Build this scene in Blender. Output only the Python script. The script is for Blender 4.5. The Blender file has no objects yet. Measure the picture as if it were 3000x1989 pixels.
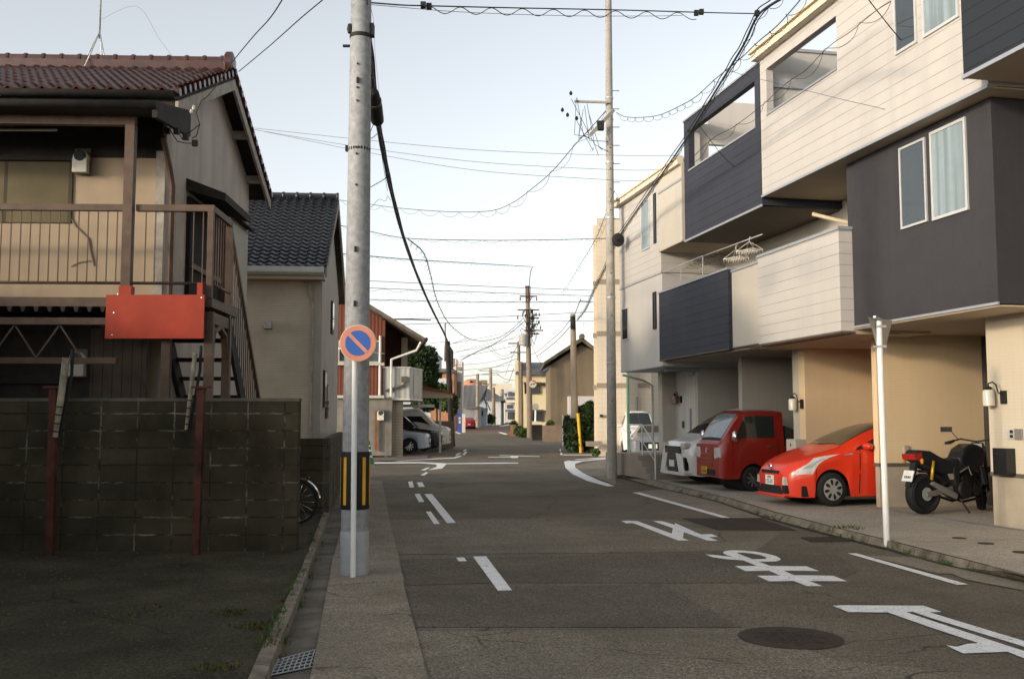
import bpy, bmesh, math, random
from mathutils import Vector, Matrix
R = math.radians
C = bpy.context.scene.collection
sc = bpy.context.scene
# ---------------------------------------------------------------- camera
FPX, CX, CY, TH, CAMH = 2917.0, 1500.0, 994.5, R(4.576), 1.7   # photo is 3000 x 1989, 35 mm lens
cd = bpy.data.cameras.new('camera'); cam = bpy.data.objects.new('camera', cd); C.objects.link(cam)
cd.lens = 35; cd.sensor_width = 36; cd.clip_start = 0.05; cd.clip_end = 2000
cam.location = (0, 0, CAMH); cam.rotation_euler = (R(90) + TH, 0, 0); sc.camera = cam
# ---------------------------------------------------------------- light
SUN_EL, SUN_AZ = R(11.5), math.atan2(-0.80, -0.596)            # sun low, behind the camera to the left
w = bpy.data.worlds.new('World'); sc.world = w; w.use_nodes = True
nt = w.node_tree; bg = nt.nodes['Background']
sky = nt.nodes.new('ShaderNodeTexSky'); sky.sky_type = 'NISHITA'; sky.sun_disc = False
sky.sun_elevation = SUN_EL; sky.sun_rotation = SUN_AZ
sky.air_density = 1.0; sky.dust_density = 1.6; sky.ozone_density = 1.0
hs = nt.nodes.new('ShaderNodeHueSaturation'); hs.inputs['Saturation'].default_value = 0.28; hs.inputs['Value'].default_value = 1.62
nt.links.new(sky.outputs[0], hs.inputs['Color']); nt.links.new(hs.outputs[0], bg.inputs[0])
bg.inputs[1].default_value = 0.15
sl = bpy.data.lights.new('sun', 'SUN'); sun = bpy.data.objects.new('sun', sl); C.objects.link(sun)
sl.energy = 2.0; sl.angle = R(4.0); sl.color = (1.0, 0.82, 0.61)
sdir = Vector((math.cos(SUN_EL) * 0.80, math.cos(SUN_EL) * 0.596, -math.sin(SUN_EL)))
sun.rotation_euler = sdir.to_track_quat('-Z', 'Y').to_euler()
vs = sc.view_settings; vs.view_transform = 'Standard'; vs.look = 'None'; vs.gamma = 1; vs.exposure = 0.38
# ---------------------------------------------------------------- measuring helpers (photo pixel -> metres)
def hz(y): return 0.005 * max(0.0, y - 45)
def ray(px, py):
    x = (px - CX) / FPX; y = (CY - py) / FPX
    return (x, math.cos(TH) - y * math.sin(TH), math.sin(TH) + y * math.cos(TH))
def G(px, py, z=0.0):
    d = ray(px, py); t = (z - CAMH) / d[2]
    if d[1] * t > 45 and z == 0.0:
        t = (CAMH + 0.225) / (0.005 * d[1] - d[2])
    return Vector((d[0] * t, d[1] * t, z if z else hz(d[1] * t)))
def at(px, py, Y):
    d = ray(px, py); t = Y / d[1]
    return Vector((d[0] * t, Y, CAMH + d[2] * t))
# ---------------------------------------------------------------- mesh helper
class MB:
    def __init__(s): s.b = bmesh.new()
    def v(s, p): return s.b.verts.new(p)
    def poly(s, pts, mi=0):
        f = s.b.faces.new([s.v(p) for p in pts]); f.material_index = mi; return f
    def box(s, x0, x1, y0, y1, z0, z1, mi=0):
        v = [s.v(p) for p in ((x0,y0,z0),(x1,y0,z0),(x1,y1,z0),(x0,y1,z0),(x0,y0,z1),(x1,y0,z1),(x1,y1,z1),(x0,y1,z1))]
        for q in ((3,2,1,0),(4,5,6,7),(0,1,5,4),(1,2,6,5),(2,3,7,6),(3,0,4,7)):
            s.b.faces.new([v[i] for i in q]).material_index = mi
        return s
    def prism(s, pts, ax, a0, a1, mi=0):
        def P(p, a): return (a, p[0], p[1]) if ax == 'x' else ((p[0], a, p[1]) if ax == 'y' else (p[0], p[1], a))
        A = [s.v(P(p, a0)) for p in pts]; B = [s.v(P(p, a1)) for p in pts]; n = len(pts)
        for fs in (A[::-1], B): s.b.faces.new(fs).material_index = mi
        for i in range(n): s.b.faces.new([A[i], A[(i+1) % n], B[(i+1) % n], B[i]]).material_index = mi
        return s
    def slab(s, pts, h, mi=0):                      # 3-D polygon (list of Vector) extruded down by h
        A = [s.v(p) for p in pts]; B = [s.v((p[0], p[1], p[2] - h)) for p in pts]; n = len(pts)
        s.b.faces.new(A).material_index = mi; s.b.faces.new(B[::-1]).material_index = mi
        for i in range(n): s.b.faces.new([A[(i+1) % n], A[i], B[i], B[(i+1) % n]]).material_index = mi
        return s
    def bar(s, a, b, wx, wz):                       # rectangular bar from a to b
        a = Vector(a); b = Vector(b); d = (b - a).normalized()
        u = d.cross(Vector((0, 0, 1)))
        if u.length < 1e-4: u = Vector((1, 0, 0))
        u.normalize(); n = u.cross(d)
        c = [u*wx/2 + n*wz/2, -u*wx/2 + n*wz/2, -u*wx/2 - n*wz/2, u*wx/2 - n*wz/2]
        A = [s.v(a + q) for q in c]; B = [s.v(b + q) for q in c]
        s.b.faces.new(A[::-1]); s.b.faces.new(B)
        for i in range(4): s.b.faces.new([A[i], A[(i+1) % 4], B[(i+1) % 4], B[i]])
        return s
    def tube(s, pts, r, n=8, closed=False, mi=0):
        pts = [Vector(p) for p in pts]; N = len(pts); rs = r if isinstance(r, (list, tuple)) else [r] * N
        rings = []; ref = None
        for i, p in enumerate(pts):
            if closed: d = pts[(i+1) % N] - pts[i-1]
            else: d = pts[min(i+1, N-1)] - pts[max(i-1, 0)]
            d.normalize()
            if ref is None: ref = d.orthogonal().normalized()
            u = (ref - d * ref.dot(d))
            u = u.normalized() if u.length > 1e-5 else d.orthogonal().normalized()
            ref = u; q = d.cross(u)
            rings.append([s.v(p + (u * math.cos(2*math.pi*k/n) + q * math.sin(2*math.pi*k/n)) * rs[i]) for k in range(n)])
        for i in range(N if closed else N - 1):
            A = rings[i]; B = rings[(i+1) % N]
            for k in range(n):
                f = s.b.faces.new([A[k], A[(k+1) % n], B[(k+1) % n], B[k]]); f.smooth = True; f.material_index = mi
        if not closed:
            s.b.faces.new(rings[0][::-1]).material_index = mi; s.b.faces.new(rings[-1]).material_index = mi
        return s
    def lathe(s, prof, c=(0,0,0), ax='z', n=20, mi=0):
        c = Vector(c); rings = []
        for r, h in prof:
            ring = []
            for k in range(n):
                a = 2*math.pi*k/n; x, y = r*math.cos(a), r*math.sin(a)
                p = (x, y, h) if ax == 'z' else ((h, x, y) if ax == 'x' else (x, h, y))
                ring.append(s.v(c + Vector(p)))
            rings.append(ring)
        for A, B in zip(rings, rings[1:]):
            for k in range(n):
                f = s.b.faces.new([A[k], A[(k+1) % n], B[(k+1) % n], B[k]]); f.smooth = True; f.material_index = mi
        s.b.faces.new(rings[0][::-1]).material_index = mi; s.b.faces.new(rings[-1]).material_index = mi
        return s
    def obj(s, name, mats, parent=None, loc=None, bevel=0, sharp=35, fix=True):
        if fix: bmesh.ops.recalc_face_normals(s.b, faces=s.b.faces[:])
        for e in s.b.edges:
            if len(e.link_faces) == 2 and e.calc_face_angle(0) > R(sharp): e.smooth = False
        me = bpy.data.meshes.new(name); s.b.to_mesh(me); s.b.free()
        for m in (mats if isinstance(mats, (list, tuple)) else [mats]): me.materials.append(m)
        o = bpy.data.objects.new(name, me); C.objects.link(o)
        if parent is not None:
            o.parent = parent
            if loc is None and 'ORG' in globals() and parent.name in ORG: loc = ORG[parent.name]
        if loc is not None: o.location = loc
        if bevel:
            b = o.modifiers.new('bevel', 'BEVEL'); b.width = bevel; b.segments = 2; b.limit_method = 'ANGLE'
        return o
ORG = {}
def tag(o, label, cat, group=None, kind=None):
    if label: o['label'] = label
    if cat: o['category'] = cat
    if group: o['group'] = group
    if kind: o['kind'] = kind
    return o
def thing(name, label, cat, loc=(0,0,0), rz=0, group=None, local=False):
    """Empty at the thing's base. local=True: parts are modelled in own coordinates; otherwise in world coordinates."""
    o = bpy.data.objects.new(name, None); C.objects.link(o); o.empty_display_size = 0.2
    o.location = loc; o.rotation_euler = (0, 0, rz)
    if not local: ORG[o.name] = -Vector(loc)
    return tag(o, label, cat, group)
# frame of the row of new houses on the right: x into the houses, y along the row (away), z up
RA = R(11.6); RO = Vector((6.7, 18.47, 0))
def RW(x, y, z=0.0): return Vector((RO.x + x*math.cos(RA) - y*math.sin(RA), RO.y + x*math.sin(RA) + y*math.cos(RA), z))
def rthing(name, label, cat, o=(0,0,0), rz=0, group=None, local=False):
    e = thing(name, label, cat, RW(*o), RA + rz, group, True)
    if not local: ORG[e.name] = -Vector(o)
    return e
# ---------------------------------------------------------------- materials
MATS = {}
def mat(name, col, rough=0.8, var=0.25, scale=3.0, bump=0.0, bscale=40.0, metal=0.0, spec=0.3, pat=None, emit=None, speck=0.0, coat=0.0, crack=0.0, wear=None, dirt=None):
    if name in MATS: return MATS[name]
    m = bpy.data.materials.new(name); m.use_nodes = True; t = m.node_tree; N = t.nodes; L = t.links
    b = N['Principled BSDF']; b.inputs['Roughness'].default_value = rough; b.inputs['Metallic'].default_value = metal
    b.inputs['Specular IOR Level'].default_value = spec
    if coat: b.inputs['Coat Weight'].default_value = coat; b.inputs['Coat Roughness'].default_value = 0.05
    tc = N.new('ShaderNodeTexCoord'); P = tc.outputs['Object']
    def mix(fac, a, c, mode='MIX'):
        x = N.new('ShaderNodeMix'); x.data_type = 'RGBA'; x.blend_type = mode
        for k, val in ((0, fac), (6, a), (7, c)):
            if hasattr(val, 'is_linked') or hasattr(val, 'links'): L.new(val, x.inputs[k])
            else: x.inputs[k].default_value = val if k == 0 else (*val[:3], 1)
        return x.outputs[2]
    def noise(s, d=4, rough_=0.6):
        n = N.new('ShaderNodeTexNoise'); n.inputs['Scale'].default_value = s; n.inputs['Detail'].default_value = d
        n.inputs['Roughness'].default_value = rough_; L.new(P, n.inputs['Vector']); return n.outputs['Fac']
    def ramp(f, a, b_):
        r = N.new('ShaderNodeMapRange'); r.inputs[1].default_value = a; r.inputs[2].default_value = b_; L.new(f, r.inputs[0]); return r.outputs[0]
    dark = tuple(c*(1-var) for c in col); lite = tuple(min(1, c*(1+var*0.7)) for c in col)
    colr = mix(ramp(noise(scale), 0.3, 0.7), dark, lite)
    height = None
    if speck:
        colr = mix(ramp(noise(120, 2, 0.8), 0.50, 0.70), colr, tuple(min(1, c*(1+speck)) for c in col))
        vc = N.new('ShaderNodeTexVoronoi'); vc.inputs['Scale'].default_value = 75; L.new(P, vc.inputs['Vector'])
        sx = N.new('ShaderNodeSeparateXYZ'); L.new(vc.outputs['Color'], sx.inputs[0])
        mr = N.new('ShaderNodeMapRange'); mr.inputs[3].default_value = 0.45; mr.inputs[4].default_value = 1.55; L.new(sx.outputs[0], mr.inputs[0])
        cb = N.new('ShaderNodeCombineColor'); [L.new(mr.outputs[0], cb.inputs[q]) for q in range(3)]
        colr = mix(0.9, colr, cb.outputs[0], 'MULTIPLY')
        colr = mix(ramp(noise(38, 2, 0.8), 0.54, 0.70), colr, tuple(min(1, c*(1+speck*.55)) for c in col))
        colr = mix(ramp(noise(55, 2, 0.8), 0.56, 0.72), colr, tuple(c*.55 for c in col))
        colr = mix(ramp(noise(0.35, 5, 0.7), 0.42, 0.75), colr, tuple(c*.72 for c in col))
    if crack:
        wv = N.new('ShaderNodeTexNoise'); wv.inputs['Scale'].default_value = 2.0; wv.inputs['Detail'].default_value = 4; L.new(P, wv.inputs['Vector'])
        ad = N.new('ShaderNodeMix'); ad.data_type = 'VECTOR'; ad.inputs[0].default_value = 0.25; L.new(P, ad.inputs[4]); L.new(wv.outputs['Color'], ad.inputs[5])
        vo = N.new('ShaderNodeTexVoronoi'); vo.feature = 'DISTANCE_TO_EDGE'; vo.inputs['Scale'].default_value = crack; L.new(ad.outputs[1], vo.inputs['Vector'])
        cr = N.new('ShaderNodeMath'); cr.operation = 'MULTIPLY'; L.new(ramp(vo.outputs['Distance'], 0.012*crack, 0.002*crack), cr.inputs[0]); L.new(ramp(noise(0.8, 3), 0.48, 0.58), cr.inputs[1])
        colr = mix(cr.outputs[0], colr, tuple(c*.42 for c in col))
    if wear:
        colr = mix(ramp(noise(42, 3, 0.8), 0.58, 0.70), colr, wear); colr = mix(ramp(noise(9, 4, 0.8), 0.62, 0.67), colr, wear); colr = mix(ramp(noise(2.2, 4, 0.75), 0.62, 0.80), colr, tuple(.5*(a+b) for a, b in zip(wear, col)))
    if pat:
        sep = N.new('ShaderNodeSeparateXYZ'); L.new(P, sep.inputs[0])
        def groove(axis, step, width):              # thin dark grooves every step metres
            d = N.new('ShaderNodeMath'); d.operation = 'DIVIDE'; L.new(sep.outputs[axis], d.inputs[0]); d.inputs[1].default_value = step
            f = N.new('ShaderNodeMath'); f.operation = 'FRACT'; L.new(d.outputs[0], f.inputs[0])
            g = N.new('ShaderNodeMath'); g.operation = 'LESS_THAN'; L.new(f.outputs[0], g.inputs[0]); g.inputs[1].default_value = width/step
            return g.outputs[0]
        kind = pat[0]
        if kind == 'groove':                        # ('groove', axis, step, width, depth colour factor)
            g = groove(pat[1], pat[2], pat[3]); colr = mix(g, colr, tuple(c*pat[4] for c in col)); height = g
        elif kind == 'tiles':                       # small stacked wall tiles
            a = groove(2, pat[1], pat[3])
            s1 = N.new('ShaderNodeMath'); s1.operation = 'ADD'; L.new(sep.outputs[0], s1.inputs[0]); L.new(sep.outputs[1], s1.inputs[1])
            d = N.new('ShaderNodeMath'); d.operation = 'DIVIDE'; L.new(s1.outputs[0], d.inputs[0]); d.inputs[1].default_value = pat[2]
            f = N.new('ShaderNodeMath'); f.operation = 'FRACT'; L.new(d.outputs[0], f.inputs[0])
            g2 = N.new('ShaderNodeMath'); g2.operation = 'LESS_THAN'; L.new(f.outputs[0], g2.inputs[0]); g2.inputs[1].default_value = pat[3]/pat[2]
            mx = N.new('ShaderNodeMath'); mx.operation = 'MAXIMUM'; L.new(a, mx.inputs[0]); L.new(g2.outputs[0], mx.inputs[1])
            colr = mix(mx.outputs[0], colr, tuple(c*pat[4] for c in col)); height = mx.outputs[0]
        elif kind == 'blocks':                      # stacked concrete blocks with pale broken mortar
            cmb = N.new('ShaderNodeCombineXYZ'); L.new(sep.outputs[pat[4]], cmb.inputs[0]); L.new(sep.outputs[2], cmb.inputs[1])
            br = N.new('ShaderNodeTexBrick'); br.offset = 0.0; br.inputs['Scale'].default_value = 1.0
            br.inputs['Brick Width'].default_value = pat[1]; br.inputs['Row Height'].default_value = pat[2]; br.inputs['Mortar Size'].default_value = 0.010
            br.inputs['Mortar Smooth'].default_value = 0.3
            br.inputs['Color1'].default_value = (0.88,0.88,0.88,1); br.inputs['Color2'].default_value = (1.14,1.12,1.08,1); br.inputs['Bias'].default_value = 0
            dn = N.new('ShaderNodeTexNoise'); dn.inputs['Scale'].default_value = 14; dn.inputs['Detail'].default_value = 3; L.new(P, dn.inputs['Vector'])
            dm = N.new('ShaderNodeMix'); dm.data_type = 'VECTOR'; dm.inputs[0].default_value = 0.028; L.new(cmb.outputs[0], dm.inputs[4]); L.new(dn.outputs['Color'], dm.inputs[5])
            L.new(dm.outputs[1], br.inputs['Vector'])
            colr = mix(1.0, colr, br.outputs['Color'], 'MULTIPLY')
            pale = N.new('ShaderNodeMath'); pale.operation = 'MULTIPLY'; L.new(br.outputs['Fac'], pale.inputs[0]); L.new(ramp(noise(1.6, 5, .75), 0.50, 0.66), pale.inputs[1])
            mor = mix(br.outputs['Fac'], colr, tuple(c*0.55 for c in col)); colr = mix(pale.outputs[0], mor, pat[3])
            height = br.outputs['Fac']
        elif kind == 'curtain':
            mp = N.new('ShaderNodeMapping'); mp.inputs['Scale'].default_value = (9, 9, .25); L.new(P, mp.inputs[0])
            n = N.new('ShaderNodeTexNoise'); n.inputs['Scale'].default_value = 1; n.inputs['Detail'].default_value = 3; L.new(mp.outputs[0], n.inputs['Vector'])
            colr = mix(ramp(n.outputs['Fac'], 0.35, 0.65), tuple(c*pat[1] for c in col), colr)
        elif kind == 'wave':                        # corrugation: ('wave', axis, period)
            d = N.new('ShaderNodeMath'); d.operation = 'MULTIPLY'; L.new(sep.outputs[pat[1]], d.inputs[0]); d.inputs[1].default_value = 2*math.pi/pat[2]
            f = N.new('ShaderNodeMath'); f.operation = 'SINE'; L.new(d.outputs[0], f.inputs[0])
            colr = mix(ramp(f.outputs[0], -1.0, 1.0), tuple(c*pat[3] for c in col), colr); height = f.outputs[0]
        elif kind == 'streak':                      # rain streaks: noise stretched along z
            mp = N.new('ShaderNodeMapping'); mp.inputs['Scale'].default_value = (pat[1], pat[1], pat[1]*0.06); L.new(P, mp.inputs[0])
            n = N.new('ShaderNodeTexNoise'); n.inputs['Scale'].default_value = 1; n.inputs['Detail'].default_value = 5; L.new(mp.outputs[0], n.inputs['Vector'])
            colr = mix(ramp(n.outputs['Fac'], 0.45, 0.72), colr, tuple(c*pat[2] for c in col))
    if dirt:
        mp = N.new('ShaderNodeMapping'); mp.inputs['Scale'].default_value = (dirt[0], dirt[0], dirt[0]*0.07); L.new(P, mp.inputs[0])
        n = N.new('ShaderNodeTexNoise'); n.inputs['Scale'].default_value = 1; n.inputs['Detail'].default_value = 6; n.inputs['Roughness'].default_value = .65; L.new(mp.outputs[0], n.inputs['Vector'])
        colr = mix(ramp(n.outputs['Fac'], 0.48, 0.78), colr, tuple(c*dirt[1] for c in col)); colr = mix(ramp(noise(.5, 5, .7), .5, .75), colr, tuple(c*(.5+.5*dirt[1]) for c in col))
    if bump:
        bp = N.new('ShaderNodeBump'); bp.inputs['Strength'].default_value = bump; bp.inputs['Distance'].default_value = 0.01
        L.new(noise(bscale, 3), bp.inputs['Height']); nrm = bp.outputs[0]
        L.new(nrm, b.inputs['Normal'])
    if height is not None:
        b2 = N.new('ShaderNodeBump'); b2.invert = True; b2.inputs['Strength'].default_value = 0.5; b2.inputs['Distance'].default_value = 0.008
        L.new(height, b2.inputs['Height'])
        if bump: L.new(nrm, b2.inputs['Normal'])
        L.new(b2.outputs[0], b.inputs['Normal'])
    L.new(colr, b.inputs['Base Color'])
    if emit: b.inputs['Emission Color'].default_value = (*emit[:3], 1); b.inputs['Emission Strength'].default_value = emit[3]
    MATS[name] = m; return m
asphalt = mat('asphalt', (0.131,0.111,0.084), 0.95, 0.18, 0.55, 0.8, 90, speck=1.9, spec=0.12, crack=0.45)
asphalt_old = mat('asphalt_old', (0.157,0.134,0.102), 0.95, 0.18, 0.9, 0.9, 80, speck=2.1, spec=0.12, crack=0.5)
asphalt_new = mat('asphalt_new', (0.110,0.094,0.073), 0.95, 0.16, 0.9, 0.7, 90, speck=1.7, spec=0.12)
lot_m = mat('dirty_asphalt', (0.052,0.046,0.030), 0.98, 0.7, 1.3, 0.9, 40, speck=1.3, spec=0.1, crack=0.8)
strip_m = mat('worn_concrete', (0.215,0.182,0.138), 0.95, 0.32, 1.7, 0.9, 60, speck=1.1, spec=0.12, crack=0.7)
gutter_m = mat('gutter_concrete', (0.14,0.122,0.098), 0.95, 0.5, 2.3, 0.5, 60, spec=0.15)
pad_m = mat('pale_concrete', (0.25,0.215,0.165), 0.95, 0.22, 1.5, 0.4, 80, speck=0.4, spec=0.15)
drive_m = mat('driveway_concrete', (0.36,0.32,0.262), 0.9, 0.14, 0.9, 0.3, 90, speck=0.25, spec=0.2)
kerb_m = mat('kerb_concrete', (0.20,0.17,0.128), 0.95, 0.5, 4, 0.5, 50, spec=0.15, pat=('groove', 1, 0.6, 0.014, 0.3))
paint_m = mat('road_paint', (0.80,0.79,0.76), 0.75, 0.14, 6, 0.3, 120, spec=0.25, wear=(0.12,0.11,0.10))
rust_plate = mat('rusty_plate', (0.045,0.033,0.024), 0.8, 0.3, 9, 0.4, 60, spec=0.25)
dark_m = mat('dark_opening', (0.012,0.011,0.010), 0.9, 0.2)
blk = mat('black_rubber', (0.014,0.014,0.014), 0.7, 0.2, 8)
blkgloss = mat('black_gloss', (0.012,0.012,0.013), 0.25, 0.1, 5, spec=0.5)
glass_m = mat('window_glass', (0.035,0.045,0.05), 0.06, 0.1, 2, spec=0.9)
carglass = mat('car_glass', (0.02,0.024,0.022), 0.05, 0.1, 2, spec=0.7)
curtain_m = mat('curtained_glass', (0.25,0.31,0.32), 0.12, 0.2, 2, spec=0.9, pat=('curtain', 0.62))
alu = mat('aluminium', (0.55,0.55,0.53), 0.4, 0.06, 6, metal=0.3)
silver = mat('silver_metal', (0.6,0.6,0.6), 0.3, 0.08, 8, metal=0.9)
steel = mat('galvanised', (0.42,0.43,0.43), 0.5, 0.2, 14, metal=0.4)
chrome = mat('chrome', (0.75,0.75,0.75), 0.12, 0.05, 5, metal=1)
white_side = mat('white_siding', (0.455,0.428,0.392), 0.7, 0.04, 2, 0.12, 60, pat=('groove', 2, 0.2, 0.010, 0.45), dirt=(1.6,.86))
white_plain = mat('white_render', (0.46,0.42,0.352), 0.8, 0.05, 2, 0.2, 90, dirt=(1.6,.88))
white_wall = mat('white_wall', (0.475,0.452,0.416), 0.8, 0.05, 1.5, 0.15, 90, dirt=(1.4,.88))
navy_side = mat('navy_siding', (0.030,0.032,0.043), 0.65, 0.08, 2, 0.15, 60, pat=('groove', 2, 0.2, 0.014, 0.3), dirt=(2,1.18))
charcoal = mat('charcoal_render', (0.038,0.036,0.039), 0.9, 0.10, 3, 0.7, 55, dirt=(2,1.2))
tile_tan = mat('tan_wall_tile', (0.66,0.50,0.305), 0.75, 0.05, 2, 0.1, 60, pat=('tiles', 0.05, 0.15, 0.003, 0.86), dirt=(1.6,.9))
tile_cream = mat('cream_wall_tile', (0.53,0.462,0.35), 0.75, 0.05, 2, 0.1, 60, pat=('tiles', 0.05, 0.15, 0.003, 0.86), dirt=(1.6,.9))
tile_grey = mat('grey_wall_tile', (0.45,0.41,0.35), 0.75, 0.05, 2, 0.1, 60, pat=('tiles', 0.05, 0.15, 0.004, 0.80))
base_tan = mat('tan_plinth', (0.34,0.29,0.22), 0.9, 0.12, 3, 0.4, 60)
soffit_m = mat('soffit_board', (0.42,0.345,0.25), 0.7, 0.05, 2)
trim_grey = mat('grey_trim', (0.34,0.35,0.37), 0.5, 0.06, 6, metal=0.3)
trim_brown = mat('brown_trim', (0.10,0.085,0.07), 0.6, 0.1, 6)
# ---------------------------------------------------------------- ground
def sheet(name, mt, x0, x1, ys, dz, kind='structure'):
    m = MB()
    for a, b in zip(ys, ys[1:]):
        m.poly([(x0,a,hz(a)+dz),(x1,a,hz(a)+dz),(x1,b,hz(b)+dz),(x0,b,hz(b)+dz)])
    return tag(m.obj(name, mt, fix=False), None, None, kind=kind)
earth = mat('earth', (0.10,0.09,0.07), 0.95, 0.3, 0.2)
sheet('ground', earth, -900, 900, (-300, 0, 45, 400, 1500), -0.012)
road = sheet('road', asphalt, -70, 70, (-25, 0, 45, 100, 200, 300), 0.0)
def S7(x, y): return (x*0.63425, 1326 + y*0.63425)           # crop coordinates -> photo pixels
def S8(x, y): return (1500 + x*0.63425, 1326 + y*0.63425)
def flat(name, mt, pix, z, parent=None, conv=None, kind=None):
    pts = []
    for p in pix:
        g = G(*(conv(*p) if conv else p)); g.z += z; pts.append(g)
    m = MB(); m.poly(pts)
    bmesh.ops.triangulate(m.b, faces=m.b.faces[:])
    o = m.obj(name, mt, parent, fix=False)
    for p in o.data.polygons:
        if p.normal.z < 0: o.data.flip_normals(); break
    if kind: o['kind'] = kind
    return o
# patches of older and newer asphalt on the road
flat('asphalt_patch', asphalt_new, [(0,482),(640,470),(1150,460),(1510,475),(1600,545),(1480,600),(690,602),(0,600),(-760,620),(-760,500)], .004, road, S8)
flat('asphalt_patch', asphalt_new, [(-760,640),(690,606),(1068,806),(-300,806),(-800,815)], .004, road, S8)
flat('asphalt_patch', asphalt_old, [(-700,830),(1090,812),(1500,960),(2500,1060),(2500,1300),(-690,1300)], .004, road, S8)
flat('asphalt_patch', asphalt_old, [(-720,310),(480,303),(760,310),(960,365),(1250,368),(1130,452),(600,462),(-740,470)], .004, road, S8)
# painted markings: the upside-down stop lettering of the oncoming lane
def Z(ox, oy, k): return lambda x, y: (ox + x*k, oy + y*k)
zr = Z(1780, 1510, 440/2365); zm = Z(2050, 1590, 500/2365); zt = Z(2420, 1740, 580/2365)
def marks(name, polys, conv, z=.009):
    m = MB()
    for i, q in enumerate(polys):
        pts = []
        for p in q:
            g = G(*conv(*p)); g.z += z + .0006*i; pts.append(g)
        m.poly(pts)
    bmesh.ops.triangulate(m.b, faces=m.b.faces[:])
    for f in m.b.faces:
        f.normal_update()
        if f.normal.z < 0: f.normal_flip()
    return m.obj(name, paint_m, road, fix=False)
marks('stop_lettering', [
    [(215,92),(330,86),(480,97),(1010,292),(1030,205),(930,172),(860,145),(715,92),(850,92),(1060,152),(1062,125),(1470,305),(1635,297),(1740,340),(1590,348),(1740,402),(1580,404),(1200,268),(1188,365),(1285,400),(1115,402),(440,140),(390,125),(300,130)]], zr)
marks('stop_lettering', [
    [(78,165),(180,172),(470,202),(380,178),(325,150),(325,133),(360,118),(450,108),(600,112),(780,128),(950,160),(1060,190),(1120,225),(1115,248),(1060,262),(960,268),(815,264),(970,325),(1480,332),(1655,398),(1160,390),(1310,455),(1850,462),(2040,540),(1520,535),(1700,606),(1490,608),(1300,535),(960,540),(795,462),(1120,460),(960,393),(635,398),(485,328),(790,324),(600,248),(400,236),(180,206)]], zm, z=.008)
hole = G(*zm(600, 185))
flat('asphalt_patch', asphalt_new, [(510,148),(600,146),(740,160),(860,185),(925,215),(920,228),(860,232),(735,236)], .0125, road, zm)
marks('stop_lettering', [
    [(78,148),(200,142),(1165,147),(1385,222),(1240,228),(2365,570),(2700,680),(2700,760),(2290,615),(1240,290),(1040,222),(960,226),(2160,625),(2365,690),(2700,800),(2700,890),(2365,778),(2170,700),(1640,720),(1500,655),(1435,618),(1560,640),(1690,605),(1820,595),(1270,415),(740,228),(270,225)]], zt)
# lane lines
LL = [[(1960,192),(1995,192),(2105,325),(2065,327)],[(1915,192),(1938,190),(1960,228),(1935,230)],[(1967,273),(1990,273),(2032,330),(2005,332)],
      [(2185,482),(2245,480),(2365,638),(2300,640)],[(2108,487),(2143,486),(2157,503),(2118,504)],[(1885,135),(1905,133),(1912,162),(1892,162)],[(1925,138),(1950,137),(1962,158),(1935,160)]]
for q in LL: marks('lane_line', [q], S7)
for q in ([(555,185),(590,185),(1010,302),(970,302)], [(1550,467),(1592,467),(2108,611),(2056,613)],
          [(240,42),(300,30),(440,20),(450,30),(330,40),(292,52),(292,68),(330,95),(400,128),(474,155),(440,156),(350,132),(280,100),(248,72)]):
    marks('edge_line', [q], S8)
zj = Z(950, 850, 400/1140)
for q in ([(420,1438),(800,1436),(920,1441),(1020,1446),(1500,1440),(1620,1441),(1620,1447),(1020,1453),(985,1490),(865,1503),(940,1475),(935,1456),(800,1446),(420,1448)],
          [(420,1418),(640,1422),(860,1409),(1080,1398),(1140,1380),(1150,1386),(1090,1404),(860,1415),(640,1428),(420,1424)],
          [(805,1503),(860,1482),(885,1482),(840,1505)],[(800,1545),(850,1520),(870,1524),(835,1549)],[(1092,1380),(1130,1360),(1150,1360),(1110,1384)],
          [(640,1415),(700,1380),(780,1370),(760,1390),(690,1418)]):
    marks('junction_line', [q], zj)
zk = Z(1300, 950, 500/1960)
for q in ([(130,1500),(170,1475),(195,1475),(160,1503)],[(210,1500),(245,1462),(275,1462),(238,1505)],[(215,1455),(250,1437),(268,1440),(235,1460)],
          [(640,1505),(1100,1516),(1100,1522),(640,1510)],[(510,1524),(760,1524),(780,1510),(860,1514),(850,1536),(780,1536),(760,1530),(510,1530)],
          [(1325,1440),(1345,1432),(1345,1465),(1372,1500),(1335,1502),(1345,1470)],[(1372,1496),(1900,1496),(1900,1504),(1372,1504)],
          [(620,1240),(660,1238),(740,1262),(700,1266)],[(125,1235),(165,1235),(200,1258),(165,1258)],[(640,1170),(770,1145),(775,1150),(660,1174)],[(1400,1566),(1900,1530),(1900,1540),(1480,1570)]):
    marks('junction_line', [q], zk)
redpaint = mat('red_road_paint', (0.22,0.06,0.05), 0.85, 0.2, 3)
flat('red_band', redpaint, [(110,1218),(780,1208),(790,1222),(110,1232)], .006, road, zk)
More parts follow.
